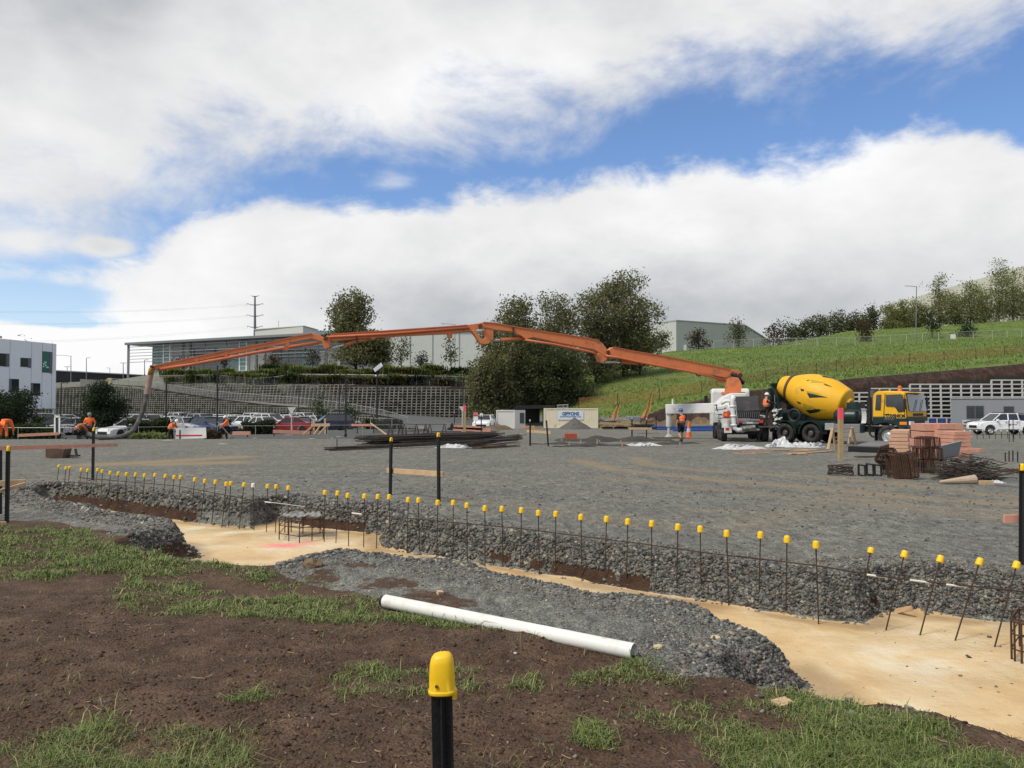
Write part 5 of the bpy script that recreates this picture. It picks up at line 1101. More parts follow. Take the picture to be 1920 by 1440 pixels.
def dab(mb_,pts,turn):
 n1=7; P_=[dhit(1440+a/9,690+b/9)for a,b in pts]
 if any(p is None for p in P_):return
 PH=[]; e1_=dax.cross(Vector((0,0,1))).normalized(); e2_=dax.cross(e1_)
 for p in P_:
  q_=p-da; h=q_.dot(dax); PH.append((h,math.atan2(q_.dot(e2_),q_.dot(e1_))))
 if len(PH)==3:PH=PH+[PH[-1]]
 def fn(u,v):
  h=(PH[0][0]*(1-u)+PH[1][0]*u)*(1-v)+(PH[3][0]*(1-u)+PH[2][0]*u)*v; t_=(PH[0][1]*(1-u)+PH[1][1]*u)*(1-v)+(PH[3][1]*(1-u)+PH[2][1]*u)*v+turn
  return da+dax*h+(e1_*math.cos(t_)+e2_*math.sin(t_))*(drad(h)+.008)
 mb_.grid(fn,n1,4)
def mark(name,m,pts,turn):
 m_=MB(); dab(m_,pts,turn)
 if m_.v:lt(m_,name,m,drum,fix=False)
for turn in(0,2.09,4.19):
 for pts in([(655,415),(1005,497),(1000,500),(700,505)],[(545,350),(610,362),(605,392),(565,392)],[(935,262),(1080,318),(1075,322),(962,292)],[(775,680),(940,706),(935,710),(800,718)],[(480,552),(555,585),(556,600),(512,600)],[(895,128),(1170,205),(1160,212),(930,155)],[(648,208),(708,200),(700,212),(655,220)]):mark('green_marking',M_grn,pts,turn)
 for pts in([(722,195),(915,240),(900,255),(722,250)],[(592,592),(775,655),(770,690),(600,680)],[(660,385),(900,440),(880,448),(640,405)]):mark('olive_marking',M_olv,pts,turn)
 # rear pedestal, hopper and chute
m_=MB()
for y_ in(.35,W_-.35):mprism(m_,[(1455,729),(1464,727),(1474,745),(1480,770),(1484,790),(1466,793),(1462,770)],y_-.05,y_+.05,W_/2)
mprism(m_,[(1458,730),(1466,730),(1474,752),(1466,756)],.3,W_-.3,W_/2); mprism(m_,[(1462,768),(1478,768),(1481,790),(1464,790)],.35,W_-.35,W_/2)
lt(m_,'drum_pedestal',M_grn,mix)
hp_=ml(1461,728,W_/2); m_=MB(); m_.lathe([(.22,-.35),(.5,.25),(.53,.27),(.20,-.33)],hp_,(0,0,1),16,False); m_.tube([hp_+Vector((.0,-.2,.2)),hp_+Vector((.12,-.2,.55))],.025,6); lt(m_,'charge_hopper',M_grn,mix)
c0,c1=ml(1462,758,W_/2),ml(1416,772,W_/2); m_=MB()
def chute(u,v):t_=math.pi*(1.08+.84*v); p=c0.lerp(c1,u); return p+Vector((0,.32*math.cos(t_),.26*math.sin(t_)+.1))
m_.grid(chute,8,10); m_.grid(lambda u,v:chute(u,v)-Vector((0,0,.02)),8,10); lt(m_,'discharge_chute',M_black,mix,fix=False)
m_=MB(); q0=ml(1452,775,.2); zz0=.75
for y_ in(.25,.7):m_.tube([(q0.x,y_,.45),(q0.x,y_,q0.z+1.0)],.025,6)
for k in range(6):m_.tube([(q0.x,.25,.5+.27*k),(q0.x,.7,.5+.27*k)],.018,6)
m_.box((q0.x+.25,.8,.98),(.8,1.2,.05)); lt(m_,'rear_ladder',M_steel,mix)
rng2=random.Random(3); m_=MB()
for k in range(14):
 x_=q0.x+rng2.uniform(-.05,.3); z_=rng2.uniform(.8,1.75); m_.bar((x_,.05,z_),(x_+rng2.uniform(-.1,.25),.05+rng2.uniform(0,.2),z_+rng2.uniform(-.25,.25)),.05,.05)
for k in range(4):m_.box((q0.x+.1+.1*(k%2),.03,1.0+.22*k),(.14,.05,.1))
lt(m_,'control_levers',M_pwhite,mix)
m_=MB(); wr=ml(1490,779,.6); m_.tube([wr+Vector((.0,0,.32*math.sin(t_)))+Vector((.32*math.cos(t_),0,0))for t_ in np.linspace(0,2*math.pi,17)],.09,8,False); lt(m_,'spare_chute_ring',M_black,mix)
m_=MB(); mprism(m_,[(1470,789),(1625,789),(1625,796),(1470,796)],.55,W_-.55,.6); mprism(m_,[(1480,772),(1600,786),(1600,790),(1480,790)],.95,W_-.95,1.0); lt(m_,'subframe',M_grn,mix)
fm_=ml(1592,762,W_/2); m_=MB(); m_.box((fm_.x+.35,W_/2,fm_.z-.15),(.5,1.0,.7)); m_.box((fm_.x+.3,W_/2,fm_.z-.75),(.35,1.5,.9)); m_.tube([db+dax*.2,db+dax*.55],.28,12); lt(m_,'drum_drive',M_grn,mix)
m_=MB(); m_.box((xw[0]-.85,W_/2,.62),(.08,W_-.1,.16)); lt(m_,'rear_bar',M_black,mix)
for y_ in(.25,W_-.25):m_=MB(); m_.box((xw[0]-.90,y_,.62),(.04,.3,.12)); lt(m_,'taillight',M_red,mix)
# ---- concrete pump truck, seen from behind, with its four-section boom
PA=R(79); hd2=Vector((math.cos(PA),math.sin(PA),0)); rt2=Vector((math.sin(PA),-math.cos(PA),0)); O2=Vector((xp(1352,43.4),43.4,0)); O2.z=gz(O2.x,O2.y)
pump=thing('pump_truck','white concrete pump truck seen from behind with an orange boom reaching across the whole site','pump truck',O2,PA); PI_=MW[pump.name].inverted()
def pl(px,py,d=0.0):f_=Face(O2+hd2*d,O2+hd2*d+rt2*3); return PI_@f_.hit(px,py)
def pprism(mbx,pts,d,dep):q_=[pl(a,b,d)for a,b in pts]; mbx.prism(q_,(dep,0,0))
PWd=2.5
for x_ in(.7,2.05,3.4,6.6,8.3):
 zg=gz(*(O2+hd2*x_)[:2])-O2.z
 for y_ in(-.16,-PWd+.16):wheel(pump,(x_,y_,.51+zg),.51,.32,(0,1 if y_>-1 else-1,0),M_rimd)
m_=MB()
for y_ in(-.8,-1.7):m_.box((4.6,y_,.78),(9.4,.12,.3))
for x_ in(.2,2,4,6,8):m_.box((x_,-1.25,.76),(.15,1.1,.25))
for x_ in(.7,2.05,3.4,6.6,8.3):m_.tube([(x_,-.2,.48),(x_,-2.3,.48)],.1,8)
lt(m_,'chassis',M_black,pump)
# cab
m_=MB(); zt_=pl(1370,728.3,8.2).z; zb_=.62; y0=pl(1333.5,740,8.2).y; y1=pl(1405.5,740,8.2).y
m_.prism([(8.2,y0,zb_),(8.2,y0,zt_-.25),(8.3,y0,zt_),(9.6,y0,zt_-.02),(10.1,y0,zt_-.5),(10.35,y0,zb_+.9),(10.35,y0,zb_)],(0,y1-y0,0)); pcab=lt(m_,'cab',M_pwhite,pump,bevel=.12)
m_=MB(); m_.box((9.2,y0+.005,zt_-.65),(1.1,.03,.7)); m_.box((9.2,y1-.005,zt_-.65),(1.1,.03,.7)); lt(m_,'side_window',M_win,pcab)
m_=MB(); m_.box((10.24,(y0+y1)/2,zt_-.85),(.05,y0-y1-.3,.75),(0,R(18),0)); lt(m_,'windscreen',M_winb,pcab)
for y_ in(y0+.25,y1-.25):m_=MB(); m_.box((9.9,y_,zt_-.75),(.1,.22,.6)); m_.tube([(9.9,y_,zt_-.4),(9.9,(y0 if y_>-1 else y1),zt_-.35)],.02,6); lt(m_,'mirror',M_black,pcab)
# turret on its column
m_=MB(); tx=6.6; tc_=pl(1375,738,tx); m_.lathe([(.75,.0),(.75,.25),(.62,.3),(.62,tc_.z-.9)],(tx,tc_.y,.9),(0,0,1),20); lt(m_,'turret_column',M_pwhite,pump)
m_=MB(); zf=pl(1375,735.5,tx).z; m_.lathe([(.62,-.16),(.72,-.14),(.72,0),(.55,.02)],(tx,tc_.y,zf),(0,0,1),24); tur=lt(m_,'turret',M_orng,pump)
m_=MB(); pprism(m_,[(1358.5,735),(1389.5,735),(1391,722),(1388,714),(1384,708),(1370,706),(1364,709),(1360.5,720)],tx-.42,.10); pprism(m_,[(1358.5,735),(1389.5,735),(1391,722),(1388,714),(1384,708),(1370,706),(1364,709),(1360.5,720)],tx+.34,.10); pprism(m_,[(1360,735),(1388,735),(1389,722),(1386,716),(1368,715),(1362,724)],tx-.32,.66); lt(m_,'turret_bracket',M_orng,tur)
# body, hopper, pipework
m_=MB(); pprism(m_,[(1343,757),(1357,744),(1372,737),(1400,737),(1400,762),(1346,770)],2.2,3.4); pprism(m_,[(1340,762),(1356,760),(1372,752),(1380,750),(1380,775),(1342,778)],1.2,1.0); lt(m_,'body',M_pwhite,pump,bevel=.05)
m_=MB(); zz=pl(1350,781,.6).z; m_.box((3.2,-.35,zz),(5.6,.75,.10)); m_.box((3.2,-2.15,zz),(5.6,.75,.10)); m_.box((.45,-.28,zz-.35),(.5,.5,.5)); lt(m_,'side_deck',M_pwhite,pump)
m_=MB(); pprism(m_,[(1358,797),(1372.5,797),(1372.5,812),(1358,812)],.1,.45); lt(m_,'rear_locker',M_pwhite,pump,bevel=.02)
m_=MB(); pprism(m_,[(1360.5,802),(1367,802),(1367,807),(1360.5,807)],.085,.02); pprism(m_,[(1384,788),(1392,788),(1392,792.5),(1384,792.5)],-.31,.04); pprism(m_,[(1424,787.5),(1431,787.5),(1431,793),(1424,793)],-.31,.04); lt(m_,'taillight',M_red,pump)
hz0,hz1=pl(1400,770,-.2),pl(1400,786,-.2)
m_=MB(); pprism(m_,[(1377,743.5),(1421,742.5),(1424,769),(1382,770.5)],.25,.05); lt(m_,'hopper_lid',mat('lid_grey',(.075,.075,.078),.7,var=.25,scale=2,dirt=(.14,.13,.12),dirt_amt=.2),pump,bevel=.01)
m_=MB(); q_=[pl(a,b,-.25)for a,b in[(1381,770.5),(1426,770.5),(1424,784.5),(1384,784.5)]]
m_.prism(q_,(.05,0,0)); m_.prism([q_[0],q_[0]+Vector((1.0,.1,0)),q_[3]+Vector((.9,0,.0)),q_[3]],(0,-.04,0)); m_.prism([q_[1],q_[1]+Vector((1.0,-.1,0)),q_[2]+Vector((.9,0,0)),q_[2]],(0,.04,0)); hop=lt(m_,'hopper',mat('hopper_black',(.02,.02,.021),.7,var=.3),pump)
m_=MB()
for k in range(11):f=(k+.5)/11; a=q_[0].lerp(q_[1],f); b=q_[3].lerp(q_[2],f); m_.bar(a+Vector((-.03,0,-.05)),b+Vector((-.05,0,.05)),.035,.035)
lt(m_,'grate',M_grey,hop)
m_=MB(); pprism(m_,[(1384,785.5),(1424.5,785.5),(1424.5,789),(1384,789)],-.32,.12); pprism(m_,[(1391,790.5),(1423,790.5),(1423,795),(1391,795)],-.28,.08); lt(m_,'rear_beam',M_steel,pump,bevel=.01)
m_=MB(); pprism(m_,[(1400,790.8),(1412,790.8),(1412,794.4),(1400,794.4)],-.295,.01); lt(m_,'number_plate',mat('plate',(.45,.45,.43),.6),pump)
def ppath(pts,d):return[pl(a,b,d+(k*0))for k,(a,b)in enumerate(pts)]
m_=MB(); m_.tube(ppath([(1376,741),(1374,750),(1373.5,760),(1374,772),(1375.5,784),(1376,796),(1378,803),(1383,806.5),(1391,806)],-.35),.125,12)
for a,b in((1373.6,762),(1375,780),(1376,797)):c_=pl(a,b,-.35); m_.lathe([(.15,-.05),(.17,-.02),(.17,.02),(.15,.05)],c_,(0,0,1),12)
m_.tube(ppath([(1364,757),(1369,768),(1373,780)],-.2),.06,8); m_.tube(ppath([(1352,757),(1360,752),(1368,752),(1373,757)],-.1),.1,10); m_.tube(ppath([(1379,752),(1381,775),(1384,796)],-.3),.03,6)
lt(m_,'delivery_pipe',M_pwhite,pump,smooth=True)
m_=MB(); pprism(m_,[(1388,799),(1404,797),(1416,800),(1412,806),(1398,809),(1392,812),(1386,807)],-.15,.5); m_.tube(ppath([(1392,804),(1404,802),(1416,800)],-.3),.11,10); m_.tube(ppath([(1400,806),(1424,806)],-.2),.07,8); lt(m_,'pump_valve',mat('worn_alloy',(.34,.34,.33),.55,.4,var=.35,scale=5,dirt=(.10,.09,.08),dirt_amt=.4),pump)
m_=MB(); pprism(m_,[(1376,797),(1440,797),(1440,814),(1376,814)],.5,.5); lt(m_,'underrun',M_black,pump)
c_=pl(1362.5,777.5,-.15); m_=MB(); m_.box(c_,(.22,.36,.34)); lt(m_,'warning_lamp_box',mat('lamp_box_red',(.52,.05,.03),.4,var=.2,scale=5),pump,bevel=.04); m_=MB(); m_.box(c_+Vector((-.115,.05,0)),(.02,.15,.15)); lt(m_,'amber_reflector',M_amb,pump)
rngp=random.Random(9); m_=MB()
for k in range(26):
 p0=pl(rngp.uniform(1340,1438),rngp.uniform(765,806),rngp.uniform(.2,.9)); m_.box(p0,(rngp.uniform(.1,.4),rngp.uniform(.08,.3),rngp.uniform(.06,.22)))
for k in range(8):p0=pl(rngp.uniform(1342,1380),rngp.uniform(752,790),.4); m_.tube([p0,p0+Vector((.2,rngp.uniform(-.3,.3),rngp.uniform(-.4,.2))),p0+Vector((.4,rngp.uniform(-.5,.5),rngp.uniform(-.5,.3)))],.025,6)
lt(m_,'machinery',M_grey,pump)
# outriggers
lg=Vector((xp(1253.5,51),51,0)); lg.z=gz(lg.x,lg.y); LG=PI_@lg
bt,bb_=PI_@P(1250,758,51),PI_@P(1250,776,51)
m_=MB(); ha=(bt.z-bb_.z); st_=Vector((5.6,-.5,(bt.z+bb_.z)/2+.08)); en=Vector((LG.x,LG.y+.12,(bt.z+bb_.z)/2)); m_.bar(en,st_,.42,ha,up=(0,0,1)); out=lt(m_,'outrigger_beam',M_pwhite,pump,bevel=.03)
m_=MB(); m_.tube([LG+Vector((0,0,.75)),Vector((LG.x,LG.y,bb_.z))],.17,12); m_.tube([LG+Vector((0,0,.1)),LG+Vector((0,0,.8))],.09,10); m_.lathe([(.26,.06),(.26,.12),(.1,.26)],LG,n=14); m_.tube([Vector((LG.x,LG.y-.25,bt.z)),Vector((LG.x,LG.y-.25,bt.z+.35))],.05,6); lt(m_,'outrigger_leg',M_pwhite,out)
pad=thing('timber_pad','brown timber pad under the foot of the white outrigger leg','timber pad',lg); m_=MB()
for k in range(4):m_.box((0,-.45+.3*k,.03),(1.9,.28,.1),(0,0,.03*k))
lt(m_,'boards',mat('old_timber',(.16,.12,.07),.9,var=.3,scale=4,bump=.3),pad)
# boom
T0=Vector((xp(1376,49.9),49.9,0)); E0=Vector((xp(283,43.2),43.2,0)); fbm_=Face(T0,E0); bn=fbm_.n
def bo(px,py,off=0.0):return fbm_.hit(px,py,off)
def bprism(mbx,pts,w,off=0.0):q_=[bo(a,b)+bn*(off+w/2)for a,b in pts]; mbx.prism(q_,-bn*w)
S1=[(1139,656),(1146,651.5),(1190,659.8),(1240,668),(1320,683.5),(1364,692.5),(1379,694),(1386,699),(1388,707),(1385,716),(1378,714),(1366,710.5),(1329,703.5),(1240,686),(1210,682.5),(1165,673),(1141,671)]
S2=[(893,608),(905,605),(925,606.5),(960,613),(1030,624),(1100,634.5),(1121,639),(1128,645),(1134,653),(1138,668),(1131,668),(1112,656),(1040,642),(1000,633.2),(990,634.5),(984,636.5),(975,630),(955,622),(925,619),(912,615.5),(900,617)]
S3=[(617,634),(621,627.5),(720,621),(860,611.5),(875,610),(897,606.5),(902,614),(890,621),(848,625.3),(847,634),(840,634),(838,626.3),(707,633),(700,637.5),(693,634),(622,640)]
S4=[(290,687),(315,681),(425,657.5),(480,647.5),(500,644),(560,630),(585,626.2),(600,628),(608,634),(610,642),(603,641),(585,635),(500,651.5),(425,666.5),(315,688),(292,693)]
sec_parts=[]
for nme,S_,w in(('boom_section',S1,.62),('boom_section',S2,.54),('boom_section',S3,.44),('boom_section',S4,.34)):
 m_=MB(); bprism(m_,S_,w); o_=lt(m_,nme,M_orng,pump,world=True,bevel=.02); sec_parts.append(o_)
M_seam=mat('boom_dark_orange',(.10,.035,.02),.7,var=.3)  # dark orange steel of the pivot pins
def flange(S_,w,parent,top_n):
 m_=MB()
 for a,b in zip(S_[:top_n],S_[1:top_n]):m_.bar(bo(*a)+bn*(w/2+.02),bo(*b)+bn*(w/2+.02),.05,.05)
 lt(m_,'flange',M_orngp,parent,world=True)
flange(S1[1:6],.62,sec_parts[0],5); flange(S2[1:7],.54,sec_parts[1],6); flange(S3[1:5],.44,sec_parts[2],4); flange(S4[0:7],.34,sec_parts[3],7)
def btube(pts,r,m,name,parent,off=0.0):m_=MB(); m_.tube([bo(a,b,off)for a,b in pts],r,10); return lt(m_,name,m,parent,world=True,smooth=True)
btube([(1126,679),(1168,678.5)],.07,M_chrome,'cylinder_rod',sec_parts[0]); btube([(1166,678),(1200,681),(1212,683)],.13,M_orng,'hydraulic_cylinder',sec_parts[0])
btube([(923,638),(942,636.5)],.07,M_chrome,'cylinder_rod',sec_parts[1]); btube([(939,636.5),(984,634)],.12,M_orng,'hydraulic_cylinder',sec_parts[1])
btube([(614,655),(650,645)],.06,M_chrome,'cylinder_rod',sec_parts[2]); btube([(647,647),(668,639.5),(692,634.5)],.11,M_orng,'hydraulic_cylinder',sec_parts[2])
btube([(985,637.5),(1040,646),(1108,660),(1118,664)],.075,M_orngp,'concrete_pipe',sec_parts[1],.3); btube([(1136,667),(1160,671),(1200,679.5),(1300,698),(1355,712)],.075,M_orngp,'concrete_pipe',sec_parts[0],.38)
btube([(612,632),(720,626.5),(880,614.5)],.07,M_orngp,'concrete_pipe',sec_parts[2],.3); pp=btube([(598,642.5),(540,651),(480,661),(425,671.5),(360,683),(300,692)],.095,M_orngp,'concrete_pipe',sec_parts[3],.12)
m_=MB()
for px,py in((540,650.5),(425,671),(370,681)):bprism(m_,[(px-4,py+3),(px+4,py+2),(px+3,py-13),(px-3,py-12)],.40)
m_.tube([bo(537,653,.3),bo(537,653,-.1)],.15,12); lt(m_,'pipe_clamp',M_orngp,sec_parts[3],world=True)
# knuckles
m_=MB(); bprism(m_,[(1116,664),(1124,659),(1137,667),(1135,676),(1127,680),(1121,678)],.5); lt(m_,'knuckle_link',M_orng,sec_parts[0],world=True,bevel=.02)
m_=MB(); bprism(m_,[(883,621),(889,618.5),(904,640),(905,646),(900,645)],.5); bprism(m_,[(905,621),(913,613),(924,618),(924,637),(915,645),(903,646.5),(902,641),(909,633)],.46); lt(m_,'knuckle_link',M_orng,sec_parts[1],world=True,bevel=.02)
m_=MB(); bprism(m_,[(602,634),(606,633),(614,652),(611,656),(607,651)],.42); bprism(m_,[(610,638),(620,634),(620,644),(616,654),(611,654)],.38); lt(m_,'knuckle_link',M_orng,sec_parts[2],world=True,bevel=.02)
for px,py,r in((1137,661,.11),(899,612,.11),(611,635,.09),(1383,704,.14),(287,688,.08)):c_=bo(px,py); m_=MB(); m_.tube([c_+bn*.4,c_-bn*.4],r,14); lt(m_,'pivot_pin',M_seam,pump,world=True)
btube([(1381,702),(1366,707),(1389,718)],.10,M_black,'slewing_hose',tur,.38); btube([(1372,700),(1384,708),(1394,719)],.12,M_black,'lift_cylinder',tur,.40)
m_=MB(); bprism(m_,[(1336,705),(1356,709),(1360,716),(1350,717)],.35); lt(m_,'lift_bracket',M_orng,sec_parts[0],world=True)
m_=MB()
for pts in([(1304,700),(1308,705),(1316,703)],[(1196,681),(1202,686),(1212,684)],[(962,613),(963,630),(966,632)],[(668,628),(670,642),(673,643)]):m_.tube([bo(a,b,.33)for a,b in pts],.04,6)
lt(m_,'hydraulic_hose',M_black,pump,world=True)
# tip elbow and delivery hose
btube([(300,690),(290,688),(284,693),(282,703)],.15,mat('worn_yellow_pipe',(.36,.17,.03),.6,var=.3),'elbow',sec_parts[3])
tipp=bo(282,703); m_=MB(); hs=[tipp,P(279,720,43.2),P(275,740,43.1)]; m_.tube(hs,[.15,.16,.14],12); lt(m_,'end_pipe',mat('rusty_pink_pipe',(.30,.20,.165),.8,var=.35,scale=3),pump,world=True)
def gnd(px,Y,up):q_=at(px,Y); q_.z+=up; return q_
hs=[P(275,738,43.1),P(271,758,43),P(266,775,42.9),P(258,793,42.7),P(248,808,42.4),gnd(238,42.1,.28),gnd(225,41.9,.16),gnd(205,41.7,.13),gnd(190,41.7,.13),gnd(176,41.8,.22),gnd(168,41.9,.3)]
def smooth_path(p,k=6):
 out=[]
 for i in range(len(p)-1):
  a,b,c_,d_=p[max(i-1,0)],p[i],p[i+1],p[min(i+2,len(p)-1)]
  for j in range(k):
   t_=j/k; out.append(.5*((2*b)+(c_-a)*t_+(2*a-5*b+4*c_-d_)*t_**2+(3*b-a-3*c_+d_)*t_**3))
 return out+[p[-1]]
m_=MB(); hp2=smooth_path(hs); m_.tube(hp2,[.115 if i%12 else .13 for i in range(len(hp2))],12); lt(m_,'delivery_hose',mat('hose_rubber',(.075,.075,.072),.85,var=.3,scale=2,dirt=(.17,.165,.155),dirt_amt=.3),pump,world=True,smooth=True)
# ---- cars
CARC={'white':mat('car_white',(.80,.81,.82),.3,var=.03,coat=.6),'silver':mat('car_silver',(.50,.51,.53),.35,.3,var=.04,coat=.6),'grey':mat('car_grey',(.15,.155,.165),.3,.4,var=.05,coat=.6),'black':mat('car_black',(.015,.016,.02),.25,.2,var=.05,coat=.6),'blue':mat('car_blue',(.025,.05,.12),.3,.3,var=.05,coat=.6),'red':mat('car_red',(.32,.018,.02),.3,.1,var=.05,coat=.6),'navy':mat('car_navy',(.018,.025,.05),.3,.3,var=.05,coat=.6)}
def make_car(kind,m):
 """saloon, hatch, estate: x forwards, lofted across the width so that flanks, shoulders and roof curve"""
 L,Wd,Hh={'saloon':(4.6,1.8,1.45),'hatch':(4.2,1.78,1.50),'estate':(4.6,1.85,1.68)}[kind]
 r=thing('parked_car','x','car',(0,0,-60)); wb=L*.59; xf,xr=L*.5-L*.19,L*.5-L*.19-wb; wr=.32; arch=.38
 zb=.20; low=[(-L/2+.05,zb+.12)]
 def arc(x0):return[(x0+arch*math.cos(t_),.32+arch*math.sin(t_))for t_ in np.linspace(math.pi*1.08,-.08*math.pi,9)]
 low+=[(xr-arch-.02,zb)]+arc(xr)+[(xf-arch-.02,zb)]+arc(xf)+[(L/2-.1,zb+.02),(L/2,.38)]
 upp={'saloon':[(L/2-.02,.62),(L/2-.25,.76),(.85,.94),(-1.35,.98),(-2.05,.98),(-L/2+.02,.90),(-L/2,.55)],'hatch':[(L/2-.02,.66),(L/2-.25,.80),(.95,.98),(-1.6,1.02),(-L/2+.06,.98),(-L/2,.55)],'estate':[(L/2-.02,.72),(L/2-.25,.92),(1.0,1.06),(-1.8,1.10),(-L/2+.05,1.06),(-L/2,.6)]}[kind]
 prof=low+upp; n_=len(prof); ys=[(-1,.90,.0),(-.96,.965,.0),(-.75,1.0,.0),(.75,1.0,0),(.96,.965,0),(1,.90,0)]; m_=MB()
 vs=[]
 for y_,k_,_ in ys:
  for x_,z_ in prof:vs.append((x_*(1-(1-k_)*.35),y_*Wd/2*(1 if z_<.75 else .97),zb+(z_-zb)*(k_ if z_>.7 else 1)))
 m_.add(vs,[tuple(range(n_))[::-1],tuple(range(5*n_,6*n_))]+[(k*n_+i,(k+1)*n_+i,(k+1)*n_+(i+1)%n_,k*n_+(i+1)%n_)for k in range(5)for i in range(n_)])
 m_.build('body',m,r,bevel=.03)
 bt={'saloon':(.80,-1.55),'hatch':(.92,-L/2+.14),'estate':(.95,-L/2+.12)}[kind]; rt_={'saloon':(.10,-.95),'hatch':(.20,-1.35),'estate':(.25,-1.85)}[kind]; zbl={'saloon':.93,'hatch':.97,'estate':1.05}[kind]
 m_=MB(); w0,w1=Wd/2*.93,Wd/2*.72
 m_.add([(bt[0],-w0,zbl),(bt[0],w0,zbl),(bt[1],w0,zbl),(bt[1],-w0,zbl),(rt_[0],-w1,Hh-.05),(rt_[0],w1,Hh-.05),(rt_[1],w1,Hh-.05),(rt_[1],-w1,Hh-.05)],[(0,3,2,1),(4,5,6,7),(0,1,5,4),(1,2,6,5),(2,3,7,6),(3,0,4,7)]); m_.build('window',M_win,r)
 m_=MB(); m_.grid(lambda u,v:((rt_[0]+.10)+(rt_[1]-rt_[0]-.2)*u,(v*2-1)*(w1+.015),Hh-.05+.06*math.sin(math.pi*(.1+.8*u))*math.sin(math.pi*(.12+.76*v))),8,6)
 m_.box(((rt_[0]+rt_[1])/2,0,Hh-.05),(rt_[0]-rt_[1]+.1,2*w1+.03,.05))
 for s_ in(-1,1):
  m_.bar((bt[0]+.02,s_*(w0+.005),zbl-.02),(rt_[0]+.02,s_*(w1+.01),Hh-.03),.06,.05); m_.bar((bt[1]-.02,s_*(w0+.005),zbl-.02),(rt_[1]-.02,s_*(w1+.01),Hh-.03),.14 if kind!='saloon' else .09,.07)
  mx=(bt[0]+bt[1])/2-.1; m_.bar((mx,s_*(w0+.006),zbl-.02),(mx-.05,s_*(w1+.01),Hh-.05),.06,.03)
 m_.build('roof',m,r,fix=False)
 for x_ in(xf,xr):
  for s_ in(-1,1):
   w_=MB(); w_.lathe([(wr*.66,.0),(wr*.95,.0),(wr,.04),(wr,.17),(wr*.95,.21),(wr*.66,.2)],(x_,s_*(Wd/2-.205),wr),(0,s_,0),18); wh=w_.build('wheel',M_tyre,r,True,fix=False); w_=MB(); w_.lathe([(wr*.67,.205),(wr*.6,.18),(wr*.2,.19),(.01,.2)],(x_,s_*(Wd/2-.205),wr),(0,s_,0),14,False)
   w_.build('rim',M_rims,wh,fix=False)
 for s_ in(-1,1):
  m_=MB(); m_.box((L/2-.17,s_*Wd*.36,.66 if kind!='estate' else .76),(.24,.34,.13),(0,0,-s_*.5)); m_.build('headlight',M_lens,r,bevel=.02); m_=MB(); m_.box((-L/2+.07,s_*Wd*.39,.84 if kind!='estate' else .92),(.14,.26,.16),(0,0,s_*.3)); m_.build('taillight',M_red,r,bevel=.02)
  m_=MB(); m_.box((bt[0]-.12,s_*(Wd/2+.05),zbl+.06),(.12,.2,.13)); m_.build('mirror',m,r,bevel=.02)
 m_=MB(); m_.box((L/2+.005,0,.42),(.06,Wd*.62,.2)); m_.build('grille',M_black,r); m_=MB(); m_.box((-L/2-.005,0,.70),(.03,.36,.12)); m_.build('number_plate',M_white,r)
 return r
PROT={k:make_car(k,CARC['white'])for k in('saloon','hatch','estate')}
CARS=[(72,88,'saloon','white',35,'white car seen between the left round bush and the white building column'),(92,87,'estate','white',35,'white tall car under the white building beside the thin column'),(108,89,'saloon','silver',35,'silver car in the far bay right of the white building corner'),(132,90,'hatch','white',35,'white hatchback in the far bay left of the pointed dark bush'),(103,67,'hatch','black',200,'black hatchback behind the white framed sign left of the standing worker'),(131,67,'saloon','silver',205,'silver saloon parked just left of the standing worker with the grey cap'),(218,63,'hatch','red',240,'dark red hatchback half hidden by the pointed dark bush'),(246,61,'saloon','white',240,'white saloon directly behind the hanging delivery hose'),(232,74,'estate','silver',215,'silver estate car behind the hose right of the give way sign'),(256,73,'estate','silver',215,'silver estate car right of the hose behind the thin tree'),(297,74,'saloon','white',320,'white saloon just left of the light pole below the boom tip'),(304,84,'hatch','white',320,'white hatchback in the back row left of the bent worker'),(283,95,'hatch','red',320,'red car far back near the foot of the lower crib wall'),(323,84,'hatch','grey',320,'grey hatchback in the back row above the bent worker'),(354,71,'saloon','silver',320,'silver saloon right of the bent worker behind the plywood board'),(371,88,'estate','navy',320,'dark estate car far back above the silver saloon'),(384,80,'estate','silver',320,'pale silver estate car in the back row behind the blue hatchback'),(393,70,'hatch','blue',325,'dark blue hatchback behind the white plywood board'),(433,80,'saloon','white',320,'white saloon behind the worker raking at the right'),(462,83,'saloon','silver',325,'pale saloon behind the hedge right of the raking worker'),(488,89,'estate','white',325,'white estate car in the back row above the low dark hedge'),(478,76,'hatch','white',325,'white hatchback touching the left end of the red car hedge'),(511,80,'estate','white',325,'white tall car just behind the red saloon on its left'),(521,90,'saloon','white',325,'white saloon farthest back above the red saloon'),(539,72,'saloon','red',195,'bright red saloon in front of the give way sign post'),(568,77,'saloon','silver',325,'silver saloon right of the red saloon'),(550,88,'hatch','white',325,'white hatchback in the back row behind the give way sign'),(617,76,'estate','navy',205,'dark navy estate car behind the timber trestle'),(343,92,'estate','white',320,'white tall car far back between the two light poles'),(415,90,'hatch','white',320,'white hatchback far back right of the tall light pole'),(448,93,'saloon','white',325,'white saloon farthest back behind the raking worker'),(500,74,'saloon','white',325,'white saloon rising behind the right half of the low dark hedge'),(640,90,'saloon','silver',325,'silver saloon far back between the two small dark trees'),(330,79,'saloon','white',320,'white saloon just right of the light pole behind the bent worker'),(412,76,'saloon','silver',320,'silver saloon at the foot of the tall light pole'),(574,92,'estate','white',325,'white estate car far back left of the left small dark tree'),(598,83,'saloon','white',325,'white saloon in the back row left of the navy estate car')]
